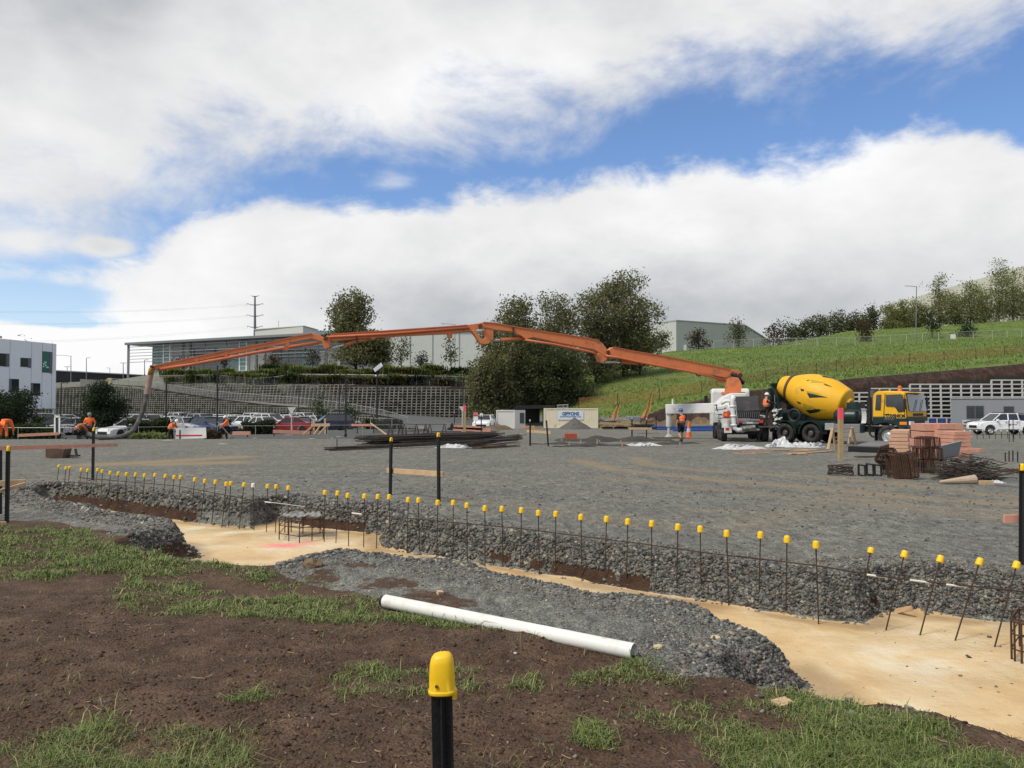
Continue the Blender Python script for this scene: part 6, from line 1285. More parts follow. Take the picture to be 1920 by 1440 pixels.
for px,Y,k,c_,hdg,lab in CARS:
 b=at(px,Y); b.z=-.64 if b.z<-.3 else b.z
 r_=dup(PROT[k],b,R(hdg),lab); r_['group']='cars parked in the car park'
 if c_!='white':recolor(r_,('body','roof','mirror'),CARC[c_])
wc=at(908,84); r_=dup(PROT['hatch'],wc,R(262),'white car half seen beside the red signs left of the plain white cabin'); r_['group']='cars parked in the car park'
for p_ in PROT.values():
 def rm(o):
  for c_ in kids(o):rm(c_)
  bpy.data.objects.remove(o)
 rm(p_)
 # ---- white double cab utility vehicle on the right
Yu=66; bu=at(1843,Yu); bu.z=gz(bu.x,bu.y); ute=thing('utility_vehicle','white double cab utility vehicle parked before the grey block office','utility vehicle',bu,R(183)); M_uw=CARC['white']
m_=MB(); wbs=3.15; ar=.46
def arc(x0):return[(x0+ar*math.cos(t_),.38+ar*math.sin(t_))for t_ in np.linspace(-.05*math.pi,1.05*math.pi,10)]
pro=[(.90,.48),(.92,.75),(.82,.98),(.55,1.06),(-.25,1.16),(-1.2,1.22),(-2.6,1.22),(-2.62,1.16),(-4.2,1.14),(-4.25,.62),(-3.9,.55)]+arc(-wbs)[::-1]+[(-2.4,.45),(-.6,.45)]+arc(0)[::-1]+[(.6,.42)]
n_=len(pro); m_=MB(); vs=[]
for y_,k_ in((-1,.95),(-.94,.99),(.94,.99),(1,.95)):
 for x_,z_ in pro:vs.append((x_,y_*.89*(1 if z_<.9 else .96),.42+(z_-.42)*(k_ if z_>.9 else 1)))
m_.add(vs,[tuple(range(n_)),tuple(range(3*n_,4*n_))[::-1]]+[(k*n_+i,k*n_+(i+1)%n_,(k+1)*n_+(i+1)%n_,(k+1)*n_+i)for k in range(3)for i in range(n_)]); m_.build('body',M_uw,ute,bevel=.03)
def cabin(mb_,bx0,bx1,tx0,tx1,z0,z1,w0,w1):mb_.add([(bx0,-w0,z0),(bx0,w0,z0),(bx1,w0,z0),(bx1,-w0,z0),(tx0,-w1,z1),(tx0,w1,z1),(tx1,w1,z1),(tx1,-w1,z1)],[(0,3,2,1),(4,5,6,7),(0,1,5,4),(1,2,6,5),(2,3,7,6),(3,0,4,7)])
m_=MB(); cabin(m_,-.28,-2.55,-1.0,-2.42,1.19,1.72,.80,.66); m_.build('window',M_win,ute)
m_=MB(); m_.box((-1.72,0,1.735),(1.55,1.36,.07))
for s_ in(-1,1):
 m_.bar((-.26,s_*.81,1.17),(-1.0,s_*.67,1.73),.07,.06); m_.bar((-1.55,s_*.812,1.17),(-1.6,s_*.675,1.72),.09,.04); m_.bar((-2.5,s_*.812,1.17),(-2.4,s_*.675,1.72),.2,.05)
m_.build('roof',M_uw,ute,bevel=.03)
m_=MB(); cabin(m_,-2.68,-4.2,-2.75,-4.05,1.16,1.66,.80,.68); m_.build('canopy',CARC['navy'],ute,bevel=.04)
for x_ in(0,-wbs):
 for s_ in(-1,1):wheel(ute,(x_,s_*.76,.38),.38,.25,(0,s_,0),M_rims,.1)
for s_ in(-1,1):
 m_=MB(); m_.box((.76,s_*.68,.86),(.26,.36,.2),(0,0,-s_*.35)); m_.build('headlight',M_lens,ute,bevel=.03); m_=MB(); m_.box((-4.22,s_*.80,.9),(.08,.16,.4)); m_.build('taillight',M_red,ute); m_=MB(); m_.box((-.55,s_*.97,1.22),(.14,.2,.18)); m_.build('mirror',M_uw,ute,bevel=.02)
 m_=MB()
 for x_ in(-1.50,-2.45):m_.box((x_,s_*.892,.95),(.012,.01,.55))
 for x_ in(-1.32,-2.25):m_.box((x_,s_*.90,1.05),(.16,.03,.04))
 m_.build('door_handle',M_grey,ute)
m_=MB(); m_.box((.90,0,.68),(.05,1.0,.22)); m_.build('grille',M_black,ute); m_=MB()
for x_ in(-1.25,-2.2,-2.9):m_.box((x_,0,1.82 if x_>-2.6 else 1.74),(.05,1.45,.05))
m_.build('roof_rack',M_black,ute); m_=MB(); m_.box((-1.6,-.898,.84),(.18,.006,.12)); m_.box((-2.2,-.896,.86),(.5,.006,.04)); m_.box((-1.6,.898,.84),(.18,.006,.12)); m_.box((-2.0,.896,.86),(.5,.006,.04)); m_.build('door_marking',M_grey,ute)
# ------------------------------------------------------------------ materials of the site gear
M_cap=mat('yellow_cap',(.80,.50,.01),.45,var=.05,scale=20); M_capw=mat('white_cap',(.72,.70,.64),.6)
M_picket=mat('picket_black',(.010,.010,.011),.55,var=.3,scale=15,bump=.15,bscale=60); M_rebar=mat('rusty_rebar',(.055,.032,.022),.85,var=.4,scale=30,bump=.4,bscale=120); M_rebarb=mat('brown_rebar',(.072,.036,.022),.9,var=.45,scale=12,bump=.4,bscale=60); M_rebard=mat('dark_rebar',(.062,.050,.042),.9,var=.5,scale=5,bump=.5,bscale=40)
M_pine=mat('pine_timber',(.52,.36,.21),.75,var=.18,scale=5,bump=.2,bscale=30,dirt=(.34,.21,.11),dirt_amt=.2); M_pink=mat('pink_timber',(.56,.28,.20),.75,var=.14,scale=4,bump=.2,bscale=30,dirt=(.42,.20,.14),dirt_amt=.25); M_tan=mat('weathered_pine',(.36,.27,.14),.85,var=.2,scale=6,bump=.2); M_pinkp=mat('pink_paint',(.80,.09,.13),.6,var=.1,scale=8)
M_plast=mat('white_plastic',(.56,.57,.58),.35,var=.12,scale=3,alpha=.9); M_pvc=mat('white_pvc',(.72,.72,.68),.38,var=.05,scale=4,dirt=(.46,.42,.34),dirt_amt=.12); M_blue=mat('blue_pipe',(.025,.075,.28),.45,var=.1); M_txtred=mat('sign_red',(.55,.03,.04),.5); M_txtblue=mat('sign_blue',(.03,.12,.28),.5)
def plank(name,label,a,b,w,h,m,cat='plank',group=None,up=(0,0,1)):
 """w is the thickness, h the height of the board"""
 a,b=Vector(a),Vector(b); r=MB(); c=(a+b)/2; r.bar(a-c,b-c,w,h,up)
 o=r.build(name,m,bevel=.004); o.location=c; MW[o.name]=Matrix.Translation(c); tag(o,label,cat,group); return o
 # ---- capped starter bars standing in the trench
def starter_proto(capm):
 r=thing('starter_bar','x','starter bar',(0,0,-80)); m_=MB(); m_.tube([(0,0,-.06),(0,0,.80)],.0068,6)
 for k in range(34):m_.lathe([(.0066,0),(.0082,.003),(.0066,.006)],(0,0,.01+k*.023),n=6,caps=False)
 m_.build('rod',M_rebar,r,fix=False); m_=MB(); m_.lathe([(.024,.756),(.0335,.757),(.0332,.766),(.0305,.806),(.0285,.820),(.022,.829),(.012,.832),(.003,.8325)],n=14); m_.tube([(.0,-.029,.765),(.0,-.031,.765)],.004,6); m_.build('cap',capm,r,True)
 return r
SBp=starter_proto(M_cap); SBw=starter_proto(M_capw)
caps=[(x/4,720+y/4)for x,y in[(443,603),(498,618),(531,613),(605,628),(667,633),(722,630),(782,638),(839,650),(904,653),(961,657),(1027,663),(1093,670),(1163,668),(1238,675),(1305,683),(1362,679),(1459,700),(1536,708),(1620,716),(1697,730),(1746,725),(1827,737),(1908,742)]]
caps+=[(480+x/4,760+y/4)for x,y in[(81,590),(149,592),(242,602),(514,635),(602,640),(697,655),(809,660),(905,665),(1007,667),(1134,687),(1228,690),(1357,707),(1479,710),(1587,728),(1718,748),(1852,753)]]
caps+=[(960+x/4,760+y/4)for x,y in[(65,765),(205,785),(324,790),(523,812),(694,828),(854,846),(1043,860),(1230,884),(1416,902),(1621,932),(1845,942)]]
caps+=[(1440+128/4,720+1133/4),(1440+373/4,720+1175/4)]
lean=[((1634,1026),(1608,1152)),((1697.5,1032),(1661,1182)),((1765,1041),(1725,1191)),((1839,1046),(1791,1201)),((1908,1052),(1865,1213))]
ords=['first','second','third','fourth','fifth','sixth','seventh','eighth','ninth','tenth','eleventh','twelfth','thirteenth','fourteenth','fifteenth','sixteenth','seventeenth','eighteenth','nineteenth','twentieth','twenty first','twenty second','twenty third','twenty fourth','twenty fifth','twenty sixth','twenty seventh','twenty eighth','twenty ninth','thirtieth']
BAR=[]
rb=random.Random(12)
for i,(px,py)in enumerate(caps):
 top=G(px,py,.42); z0=ZF if i>2 else min(ZF+.1,gz(top.x,top.y)); sc=(.42-z0)/.832
 white=i==22
 if i<26:lab='capped starter bar, %s from the left end of the trench row'%ords[i]
 elif i<len(caps)-13:k=i-26; lab='capped starter bar behind the spit, %s counting right from the rusty cage'%ords[k]
 else:k=len(caps)-1-i; lab='upright capped starter bar, %s counting left from the leaning ones'%ords[k]
 if white:lab='starter bar with the only dirty white cap in the trench row'
 r_=dup(SBw if white else SBp,(top.x,top.y,z0),rb.uniform(-.6,.6),lab,(1,1,sc),(R(rb.uniform(-2,2)),R(rb.uniform(-1.6,1.8)+(5.5 if i<22 else 0)))); r_['group']='capped starter bars along the footing trench'
 if i<22:r_.location.x-=.07
 BAR.append((px,top.x,top.y))
for i,((cx,cy),(bx,by))in enumerate(lean):
 b=G(bx,by,ZF); t_=P(cx,cy,b.y+.12); d=t_-b; lab=['leaning capped starter bar, the shortest looking, left of four longer leaning ones','leaning capped starter bar second from left at the wide sandy pit','leaning capped starter bar in the middle of the wide sandy pit','leaning capped starter bar before the clay streak on the pit wall','leaning capped starter bar nearest the right edge beside the rusty cage'][i]
 r_=dup(SBp,b,0,lab,(1,1,d.length/.832),(math.atan2(-d.y,math.hypot(d.z,d.x)),math.atan2(d.x,d.z))); r_['group']='capped starter bars along the footing trench'; BAR.append((cx,b.x,b.y))
for p_ in(SBp,SBw):
 for c_ in kids(p_):bpy.data.objects.remove(c_)
 bpy.data.objects.remove(p_)
bx_=[b[0]for b in BAR]
def bary(px):return float(np.interp(px,*zip(*sorted((b[0],b[2])for b in BAR))))-.02
m_=MB(); LB=[(150,895),(165,897),(330,911),(480,939),(600,955),(730,968),(830,978),(960,989),(1080,1004),(1200,1019),(1320,1036),(1440,1050)]
rootb=thing('lacing_bar','thin rusty horizontal bar tied along the row of capped starter bars','steel bar',P(960,989,bary(960)))
m_.tube([P(a,b,bary(a))for a,b in LB],.0075,6); m_.build('rod',M_rebar,rootb,world=True)
for a,b in(((497,941),(572,951)),((660,962),(678,964))):m_=MB(); m_.tube([P(*a,bary(a[0])-.02),P(*b,bary(b[0])-.02)],.011,6); m_.build('white_tape',M_capw,rootb,world=True)
rootb=thing('lacing_bar','thin rusty horizontal bar with white taped pieces over the wide sandy pit','steel bar',P(1640,1078,8.2)); m_=MB()
m_.tube([P(1380,1042,bary(1380)-.05),P(1540,1062,7.75),P(1640,1079,7.6),P(1760,1093,7.45),P(1860,1103,7.35),P(1990,1117,7.2)],.0075,6); m_.build('rod',M_rebar,rootb,world=True)
for a,b,Y in(((1626,1077.5),(1664,1082.5),7.6),((1707,1087.5),(1742,1092),7.48),((1775,1096),(1811,1100),7.42)):m_=MB(); m_.tube([P(*a,Y),P(*b,Y)],.0105,6); m_.build('white_tape',M_capw,rootb,world=True)
# ---- black star pickets with yellow caps
def picket(px,pyt,Yb,pyb,label,capm=M_cap,dxt=0.0,hole=True,cap=True,group='black star pickets with caps',w=.030,deep=.2,name='star_picket'):
 b=P(px,pyb,Yb)if pyb else at(px,Yb); t_=P(px+dxt,pyt,Yb); root=thing(name,label,'post',b,0,group); m_=MB(); d=t_-b; rot=rb.uniform(0,2)
 for k in range(3):
  a=rot+k*2.094; u=Vector((math.cos(a),math.sin(a),0)); s_=Vector((-u.y,u.x,0))*.0035; q_=[b-Vector((0,0,deep))-s_,b-Vector((0,0,deep))+u*w-s_*.6,b-Vector((0,0,deep))+u*w+s_*.6,b-Vector((0,0,deep))+s_]; m_.prism(q_,d+Vector((0,0,deep-.01)))
 m_.build('post',M_picket,root,world=True)
 if cap:
  m_=MB(); m_.lathe([(.030,-.075),(.034,-.074),(.0335,-.06),(.030,-.02),(.0255,-.004),(.016,.004),(.003,.005)],t_-Vector((0,0,.005)),n=14); c_=m_.build('cap',capm,root,True,world=True)
 return root
g_pk='black star pickets with caps'
# nearest picket, modelled closely
Yf=1.65; b=P(852,2420,Yf); t_=P(827,1222,Yf); root=thing('star_picket','nearest black star picket with a large yellow plastic cap in the foreground','post',(b.x,b.y,gz(b.x,b.y)),0,g_pk); m_=MB(); d=t_-b
for a in(-.32,math.pi+.32,-math.pi/2):
 u=Vector((math.cos(a),math.sin(a),0)); s_=Vector((-u.y,u.x,0))*.0022; L_=.0225 if a>-1 else .02; m_.prism([b-s_,b+u*L_-s_*.6,b+u*L_+s_*.6,b+s_],d*.985)
m_.tube([b,b+d*.985],.0065,10); m_.build('post',M_picket,root,world=True)
m_=MB(); sec=[]
cz=[(-.079,1.0),(-.078,1.06),(-.072,1.07),(-.070,1.0),(-.045,.97),(-.018,.91),(-.006,.80),(.000,.62),(.003,.3),(.0035,.02)]
def capring(z,k,n=24):
 out=[]
 for j in range(n):
  a=2*math.pi*j/n; ca_,sa_=math.cos(a),math.sin(a); e=.72
  x=.0268*k*math.copysign(abs(ca_)**e,ca_); y=.024*k*math.copysign(abs(sa_)**e,sa_); out.append(Vector((x,y,z+(.10*x if z>-.03 else 0))))
 return out
Rm=Matrix.Rotation(math.atan2(d.x,d.z),3,'Y'); o_=t_+Vector((.001,0,-.004)); n_=24
m_.add([o_+Rm@v for z,k in cz for v in capring(z,k)],[(i*n_+j,i*n_+(j+1)%n_,(i+1)*n_+(j+1)%n_,(i+1)*n_+j)for i in range(len(cz)-1)for j in range(n_)]+[tuple(range(n_))[::-1]])
m_.box(o_+Rm@Vector((.025,-.004,-.080)),(.009,.012,.022)); cp=m_.build('cap',M_cap,root,True,world=True,bevel=.0015)
for e_ in[cp.modifiers.new('split','EDGE_SPLIT')]:e_.split_angle=R(38)
m_=MB(); hc=o_+Rm@Vector((-.009,-.0245,-.058)); m_.tube([hc,hc+Vector((0,-.0016,0))],.0034,12); m_.build('hole',mat('hole_brown',(.14,.05,.01),.8),cp,world=True)
picket(731.5,820,15.9,927,'black picket left of the pine rail pair in the middle of the yard',dxt=2,group=g_pk,w=.038)
picket(823,811,14.7,940,'black picket right of the pine rail pair in the middle of the yard',dxt=-1,group=g_pk,w=.038)
picket(13.5,836,12.1,979,'black picket at the left edge of the yard holding the long pink plank',dxt=2.5,group=g_pk,w=.036)
picket(174.5,802,19.1,902,'black picket behind the starter bars at the right end of the long pink plank',dxt=1.5,group=g_pk,w=.04)
picket(0,838,13.0,968,'black picket cut by the left edge of the picture',cap=False,group=g_pk,w=.036)
picket(1914.5,869,8.9,1056,'black picket at the right edge of the picture with a pinkish plank end',dxt=2,group=g_pk,w=.038)
for px,pt,pb,lab,cm in[(993.8,786.7,836,'black picket left of the low pine board before the dug rectangle',M_capw),(1029,788,836.5,'tilted black picket right of the low pine board before the dug rectangle',None),(1185,783,825,'black picket left of the raised pine board near the outrigger',M_capw),(1212.5,784,825,'black picket right of the raised pine board near the outrigger',M_capw),(464,783,820,'black picket right of the raking worker at the yard edge',M_capw),(513.8,800,817.5,'short black picket left of the red saloon',M_capw),(581.8,782,815.5,'black picket left of the timber trestle at the yard edge',M_capw),(612.5,802,813.5,'short black picket right of the timber trestle',None),(669.8,780,813.5,'black picket left of the short pink rail by the small dark tree',M_capw),(700.4,779,813,'black picket right of the short pink rail where a pale pole leans',M_capw),(852,773,808,'black picket beside the black cart near the ramp',M_capw),(902.5,777,806,'black picket beside the red sign near the cabin',M_capw),(338,806,823.5,'short black picket before the left half of the plywood board',None),(369,803,822.5,'short black picket before the right half of the plywood board',None),(1230,780,800,'black picket behind the blue pipes near the outrigger',None)]:
 g_=GT(px,pb,20); g_=g_ if g_.y<80 else at(px,60); picket(px,pt,g_.y,pb,lab,cm or M_cap,cap=cm is not None,group=g_pk,w=.045,dxt=-4 if px==1029 else 0)
 # ---- planks on the pickets
plank('plank','pine rail fixed low between the two middle pickets',P(726,882,16.1),P(831,889,14.65),.035,.10,M_pine)
plank('plank','long pink plank held high by the left pickets, running across the left of the yard',P(-40,841.5,12.2),P(219,834,18.8),.045,.072,M_pink)
plank('plank','pine plank end on the left edge, upper of two',P(-60,909,12.3),P(48,904,12.6),.045,.085,M_pine); plank('plank','pine plank end on the left edge, lower slanting one',P(-60,938,11.8),P(48,907,12.35),.045,.05,M_pine); plank('plank','pale plank end lying low at the left edge beside the picket foot',P(-40,984,11.6),P(11,981,11.9),.05,.05,M_pine)
plank('plank','short pinkish plank end nailed to the picket at the right edge',P(1882,973,8.95),P(1990,973,8.95),.03,.095,M_pink)
plank('plank','low pine board between two pickets before the dug rectangle',P(988,808.3,37),P(1033,811.3,36.3),.04,.12,M_pine); plank('plank','raised pine board on two pickets near the outrigger',P(1179,803.5,41),P(1222,803.8,41),.04,.11,M_pine)
plank('plank','pink rail on pegs along the left edge of the yard by the orange clad worker',P(33,816.5,44.4),P(111,813,44.8),.04,.16,M_pink); plank('plank','pink board lying behind the raking worker',P(436,812.5,46),P(470,812,46),.05,.2,M_pink); plank('plank','long pinkish board along the yard edge under the red saloon',P(512,809,46),P(581,811,46),.05,.2,M_pink)
plank('plank','short pink rail between two pickets by the small dark tree',P(659,797,52),P(700,797,52),.05,.15,M_pink); plank('plank','pale pole leaning against the picket left of the black trestles',P(695,793.5,50),P(725,815,44),.05,.07,M_pine,'pole'); plank('plank','red tinted board before the plywood sheet, tied to two short pickets',P(330,817,43.2),P(379,816.5,43.2),.04,.09,M_txtred)
for i,(x0,y0,x1,y1,lab)in enumerate([(845,800,905,803.5,'pink timber stack lying beside the black cart, back piece'),(850,804,920,806.5,'pink timber lying before the cabin, front piece'),(1165,790.5,1200,794,'tan board on the soil bank beside the grey block'),(1300,797,1335,796,'tan rail behind the orange cone'),(1125,792.5,1180,796,'yellow batten string line before the soil bank'),(1010,806,985,800,'loose tan batten left of the site container')]):plank('plank',lab,P(x0,y0,66),P(x1,y1,66),.08,.16 if i>1 else .3,M_pink if i<2 else M_tan)
# ---- white pipe lying by the trench
pa,pb_=G(723,1126.5,.065),G(1189,1221,.060); pa.z=gz(pa.x,pa.y)+.062; pb_.z=gz(pb_.x,pb_.y)+.050; root=thing('drain_pipe','long white plastic drain pipe lying on soil between grass and gravel','pipe',pa); m_=MB(); ax=(pb_-pa).normalized(); L_=(pb_-pa).length
m_.lathe([(.0515,L_),(.0560,L_),(.0560,0),(.0515,0)],pa,ax,32,False); m_.lathe([(.0515,0),(.0515,L_)],pa,ax,32,False); pq=m_.build('barrel',M_pvc,root,True,world=True,fix=False); e_=pq.modifiers.new('split','EDGE_SPLIT'); e_.split_angle=R(50)
m_=MB(); m_.lathe([(.01,-.045),(.042,-.045),(.046,.01),(.049,.02),(.0,.021)],pa,ax,20,False); m_.build('black_plug',M_black,root,world=True)
# ---- offcuts and stones near the viewer
def block(name,label,px,py,size,rz,m,cat,tilt=(0,0),z=0.0,group=None):
 g_=G(px,py,z); g_.z=gz(g_.x,g_.y)+size[2]*.42; m_=MB(); m_.box((0,0,0),size); o=m_.build(name,m,bevel=min(size)*.08); o.location=g_; o.rotation_euler=(tilt[0],tilt[1],rz); MW[o.name]=Matrix.Translation(g_); tag(o,label,cat,group); return o
block('timber_offcut','pale square timber offcut lying in grass at the lower right by the sandy pit',1468,1322,(.10,.09,.032),.35,M_pine,'offcut',(.05,-.1)); block('timber_offcut','tiny orange timber offcut on gravel behind the left part of the white pipe',825,1112,(.055,.05,.035),.5,M_pine,'offcut',(.2,.1))
plank('timber_offcut','broken board leaning on the gravel at the back of the wide sandy pit',G(1680,1146,ZF+.02),G(1710,1140,ZF+.10),.02,.05,M_pine,'offcut',up=(0,.5,1)); plank('timber_offcut','short board piece under the broken board at the back of the sandy pit',G(1673,1146,ZF+.015),G(1690,1148,ZF+.015),.04,.03,M_pine,'offcut')
def rock(label,px,py,size,m,seed):
 g_=G(px,py); g_.z=gz(g_.x,g_.y)+size[2]*.4; bm=bmesh.new(); bmesh.ops.create_icosphere(bm,subdivisions=2,radius=1); r=random.Random(seed)
 for v in bm.verts:k_=1+.22*math.sin(v.co.x*5+seed)*math.cos(v.co.y*4.3+seed*2)+r.uniform(-.09,.09); v.co=Vector((v.co.x*size[0]*k_,v.co.y*size[1]*k_,v.co.z*size[2]*k_))
 me=bpy.data.meshes.new('rock'); bm.to_mesh(me); bm.free(); me.materials.append(m); o=bpy.data.objects.new('rock',me); COL.objects.link(o); o.location=g_; tag(o,label,'rock')
M_rock=mat('tan_rock',(.17,.12,.07),.9,var=.4,scale=14,bump=.5,bscale=40); M_rockp=mat('pale_rock',(.52,.42,.24),.85,var=.2,scale=20,bump=.3)
rock('brown mossy rock half buried where the grass meets the left gravel spit',585,1068,(.11,.08,.06),M_rock,1); rock('pale yellow stone at the right end of the white pipe',1234,1225,(.035,.03,.02),M_rockp,2); rock('flat pale stone on the point of the gravel spit',1343,1196,(.045,.04,.022),M_rockp,3); rock('pale stone in the trench edge behind the spit',943,1062,(.05,.04,.03),M_rockp,4); rock('small white pebble on the bare soil behind the front picket',966,1231,(.012,.01,.008),M_plast,5)
# ---- column cages
def cage(label,front,back,hgt,group,cloth=False,top_back=None,ring=2,r_=.009,z0=ZF):
 Fp=[G(a,b,z0)for a,b in front]; Bp=[G(a,b,z0)for a,b in back]; root=thing('rebar_cage',label,'rebar cage',Fp[0],0,group); up=Vector((0,0,hgt))
 for p in Fp+Bp:m_=MB(); m_.tube([p-Vector((0,0,.03)),p+up],r_,7); m_.build('leg',M_rebarb,root,world=True)
 loop=Fp+Bp[::-1]+[Fp[0]]
 for k in range(ring):m_=MB(); m_.tube([p+Vector((0,0,hgt*(.30+.38*k)))for p in loop],r_*.7,6,False); m_.build('stirrup',M_rebarb,root,world=True)
 m_=MB(); m_.tube([p+up for p in loop],r_,6,False); m_.build('top_ring',M_rebarb,root,world=True)
 if cloth:
  c_=[Fp[0]+up,Fp[-1]+up,Bp[-1]+up,Bp[0]+up]; m_=MB()
  def fn(u,v):a=c_[0].lerp(c_[1],u).lerp(c_[3].lerp(c_[2],u),.15+.8*v); return a+Vector((0,0,.018+.02*math.sin(u*17+v*4)*math.cos(v*7+u*5)+.012*math.sin(u*41)))
  m_.grid(fn,26,10); o_=m_.build('dirty_cloth',mat('dirty_cloth',(.24,.24,.23),.95,var=.35,scale=12,bump=.4),root,True,world=True); sd_m=o_.modifiers.new('thick','SOLIDIFY'); sd_m.thickness=.008
 return root
cage('rusty column cage with a dirty cloth on top standing in the left sandy pit',[(523.5,1012),(541.5,1015),(561.5,1018),(585,1014),(606,1010)],[(534,999),(546,998),(568,1000),(600,1000)],.34,None,True)
cage('rusty column cage cut by the right edge of the picture in the wide sandy pit',[(1897,1236),(1903,1240),(1916,1244),(1940,1248),(1975,1250)],[(1912,1212),(1940,1214),(1975,1218)],.33,None,False,ring=3)
# ---- marked stakes, saw horse, black slab
def stake(label,px,pt,pk,pb,w):
 g_=GT(px,pb,15); Y=g_.y; b=P(px,pb,Y); t_=P(px,pt,Y); k=P(px,pk,Y); root=thing('marker_stake',label,'stake',b,0,'pink topped timber stakes'); m_=MB(); m_.bar(b-Vector((0,0,.2)),k,w,w,up=(0,1,0)); m_.build('shaft',M_tan,root,world=True,bevel=.006); m_=MB(); m_.bar(k,t_,w*1.02,w*1.02,up=(0,1,0)); m_.build('painted_top',M_pinkp,root,world=True,bevel=.006)
stake('big weathered timber stake with a bright pink top in front of the mixer truck',1576,765,786.5,864,.14); stake('thinner weathered timber stake with a bright pink top by the rebar pile',871.3,760,770.5,825,.14)
Yh=32.0; root=thing('saw_horse','pine saw horse standing beside the pink topped stake','saw horse',at(1578,Yh)); bw=Yh/F
for(a,b,n_)in[((1560.5,803,31.6),(1552,843,31.2),'leg'),((1560.5,803,31.6),(1567,843,31.9),'leg'),((1597.5,802,33),(1591,832,33),'leg'),((1597.5,802,33),(1605,834,33.6),'leg')]:m_=MB(); m_.bar(P(*a),P(*b),.06,.10,up=(0,1,0)); m_.build(n_,M_pine,root,world=True)
m_=MB(); m_.bar(P(1557,803.5,31.6),P(1601,803,33),.10,.06); m_.build('top_bar',M_pine,root,world=True); m_=MB(); m_.bar(P(1563,820,31.7),P(1594,820,33),.08,.03); m_.build('rail',M_pine,root,world=True)
root=thing('formwork_slab','black plastic wrapped slab lying flat in front of the mixer cab','slab',GT(1640,847,15)); a,b,c_=GT(1590,847,15),GT(1650,849.5,15),GT(1692,836,15); u_=b-a; v_=c_-b; m_=MB(); m_.prism([a,b,b+v_,a+v_],(0,0,.22)); m_.build('slab',mat('black_wrap',(.012,.012,.013),.5,var=.3,scale=2),root,world=True,bevel=.02); m_=MB(); q_=[a,b,b+v_,a+v_]; cc=sum(q_,Vector())/4; m_.prism([cc+(p-cc)*.88+Vector((0,0,.223))for p in q_],(0,0,.012)); m_.build('sheen_top',mat('painted_sheen',(.16,.16,.165),.6,var=.25,scale=1.5),root,world=True)  # thin grey panel paints the sheen on top of the black wrap
plank('plank','dark board lying flat below the black slab',GT(1605,858,15)+Vector((0,0,.03)),GT(1668,857,15)+Vector((0,0,.03)),.25,.03,M_rebard); plank('plank','tan board lying flat right of the black slab',GT(1668,845,15)+Vector((0,0,.04)),GT(1735,842,15)+Vector((0,0,.04)),.3,.04,M_pine)
# ---- timber stacks: every board a thing
def stack(label,px0,px1,py0,py1,Y,n,m,depth,seed,rz=0.0,th=None,group=''):
 r=random.Random(seed); a,b=P(px0,py1,Y),P(px1,py1,Y); top=P(px0,py0,Y).z; z0=gz((a.x+b.x)/2,Y); h=(top-z0)/n
 for k in range(n):
  j=r.uniform(-.03,.03); zz=z0+h*(k+.5); rel=n-k; pos='topmost board' if rel==1 else('lowest board' if k==0 else '%s board from the top'%ords[rel-1]); m_=MB(); L_=(b.x-a.x)+r.uniform(-.05,.05); m_.box((0,0,0),(L_,depth,h*.90)); o=m_.build('timber_board',m,bevel=.006); o.location=((a.x+b.x)/2+j,Y+depth/2,zz); o.rotation_euler=(0,0,rz+r.uniform(-.015,.015)); MW[o.name]=Matrix.Identity(4); tag(o,'%s, %s'%(pos,label),'board',group)
stack('low pine stack against the mixer truck bumper',1698,1730,807,842,31.5,6,mat('pinkish_pine',(.54,.33,.225),.75,var=.16,scale=5,bump=.2),2.2,1,-.5,group='boards of the low pine stack')
stack('pale end stack left in the pink timber pile',1736,1760,794,858,29.2,4,M_pink,1.2,2,-.1,group='boards of the pale end stack'); stack('tall pink stack in the middle of the timber pile',1759.5,1806,794,858,29.0,5,M_pink,1.2,3,.05,group='boards of the tall pink stack'); stack('short pink stack right in front of the timber pile',1786,1821,809,862,27.2,7,M_pink,1.1,4,.06,group='boards of the short pink stack')
plank('plank','pink plank sticking out to the right at the foot of the timber pile',P(1782,846,26.6),P(1841,844.5,26.6),.2,.12,M_pink); block('sheet_panel','x',1776,858,(.9,.03,.6),.2,mat('grey_panel',(.26,.28,.31),.6),'panel',(.5,-.2)); o=bpy.data.objects['sheet_panel']; o['label']='grey sheet leaning on the foot of the pink timber pile'; o.location=P(1778,846,26.2)
# ---- brown stirrup bundles
def stirrups(label,c,size,n,rz,tilt=(0,0),m=None,r_=.012,name='stirrup_bundle',group='bundles of brown steel stirrups'):
 root=thing(name,label,'stirrup bundle',c,rz,group); root.rotation_euler=(tilt[0],tilt[1],rz); w,d,h=size; m=m or M_rebarb; m_=MB()
 for k in range(n):
  x=-w/2+w*(k+.5)/n+rb.uniform(-.008,.008); y0,y1,z0,z1=-d/2+rb.uniform(-.02,.02),d/2,rb.uniform(0,.03),h+rb.uniform(-.03,.02)
  m_.tube([(x,y0,z0),(x,y1,z0),(x,y1,z1),(x,y0,z1),(x+.015,y0,z0+.02)],min(r_,w/n*.42),5)
 m_.build('stirrups',m,root,fix=False); return root
def gp(px,py,Y0=12):return GT(px,py,Y0)
stirrups('lowest crate shaped bundle of brown stirrups in the stack of three',gp(1740,886),(.70,.5,.34),26,.1); b_=gp(1740,886); stirrups('middle crate shaped bundle of brown stirrups in the stack of three',b_+Vector((-.01,0,.35)),(.60,.45,.30),22,-.05); stirrups('top crate shaped bundle of brown stirrups with an open side in the stack of three',b_+Vector((.0,0,.66)),(.50,.4,.27),14,.1)
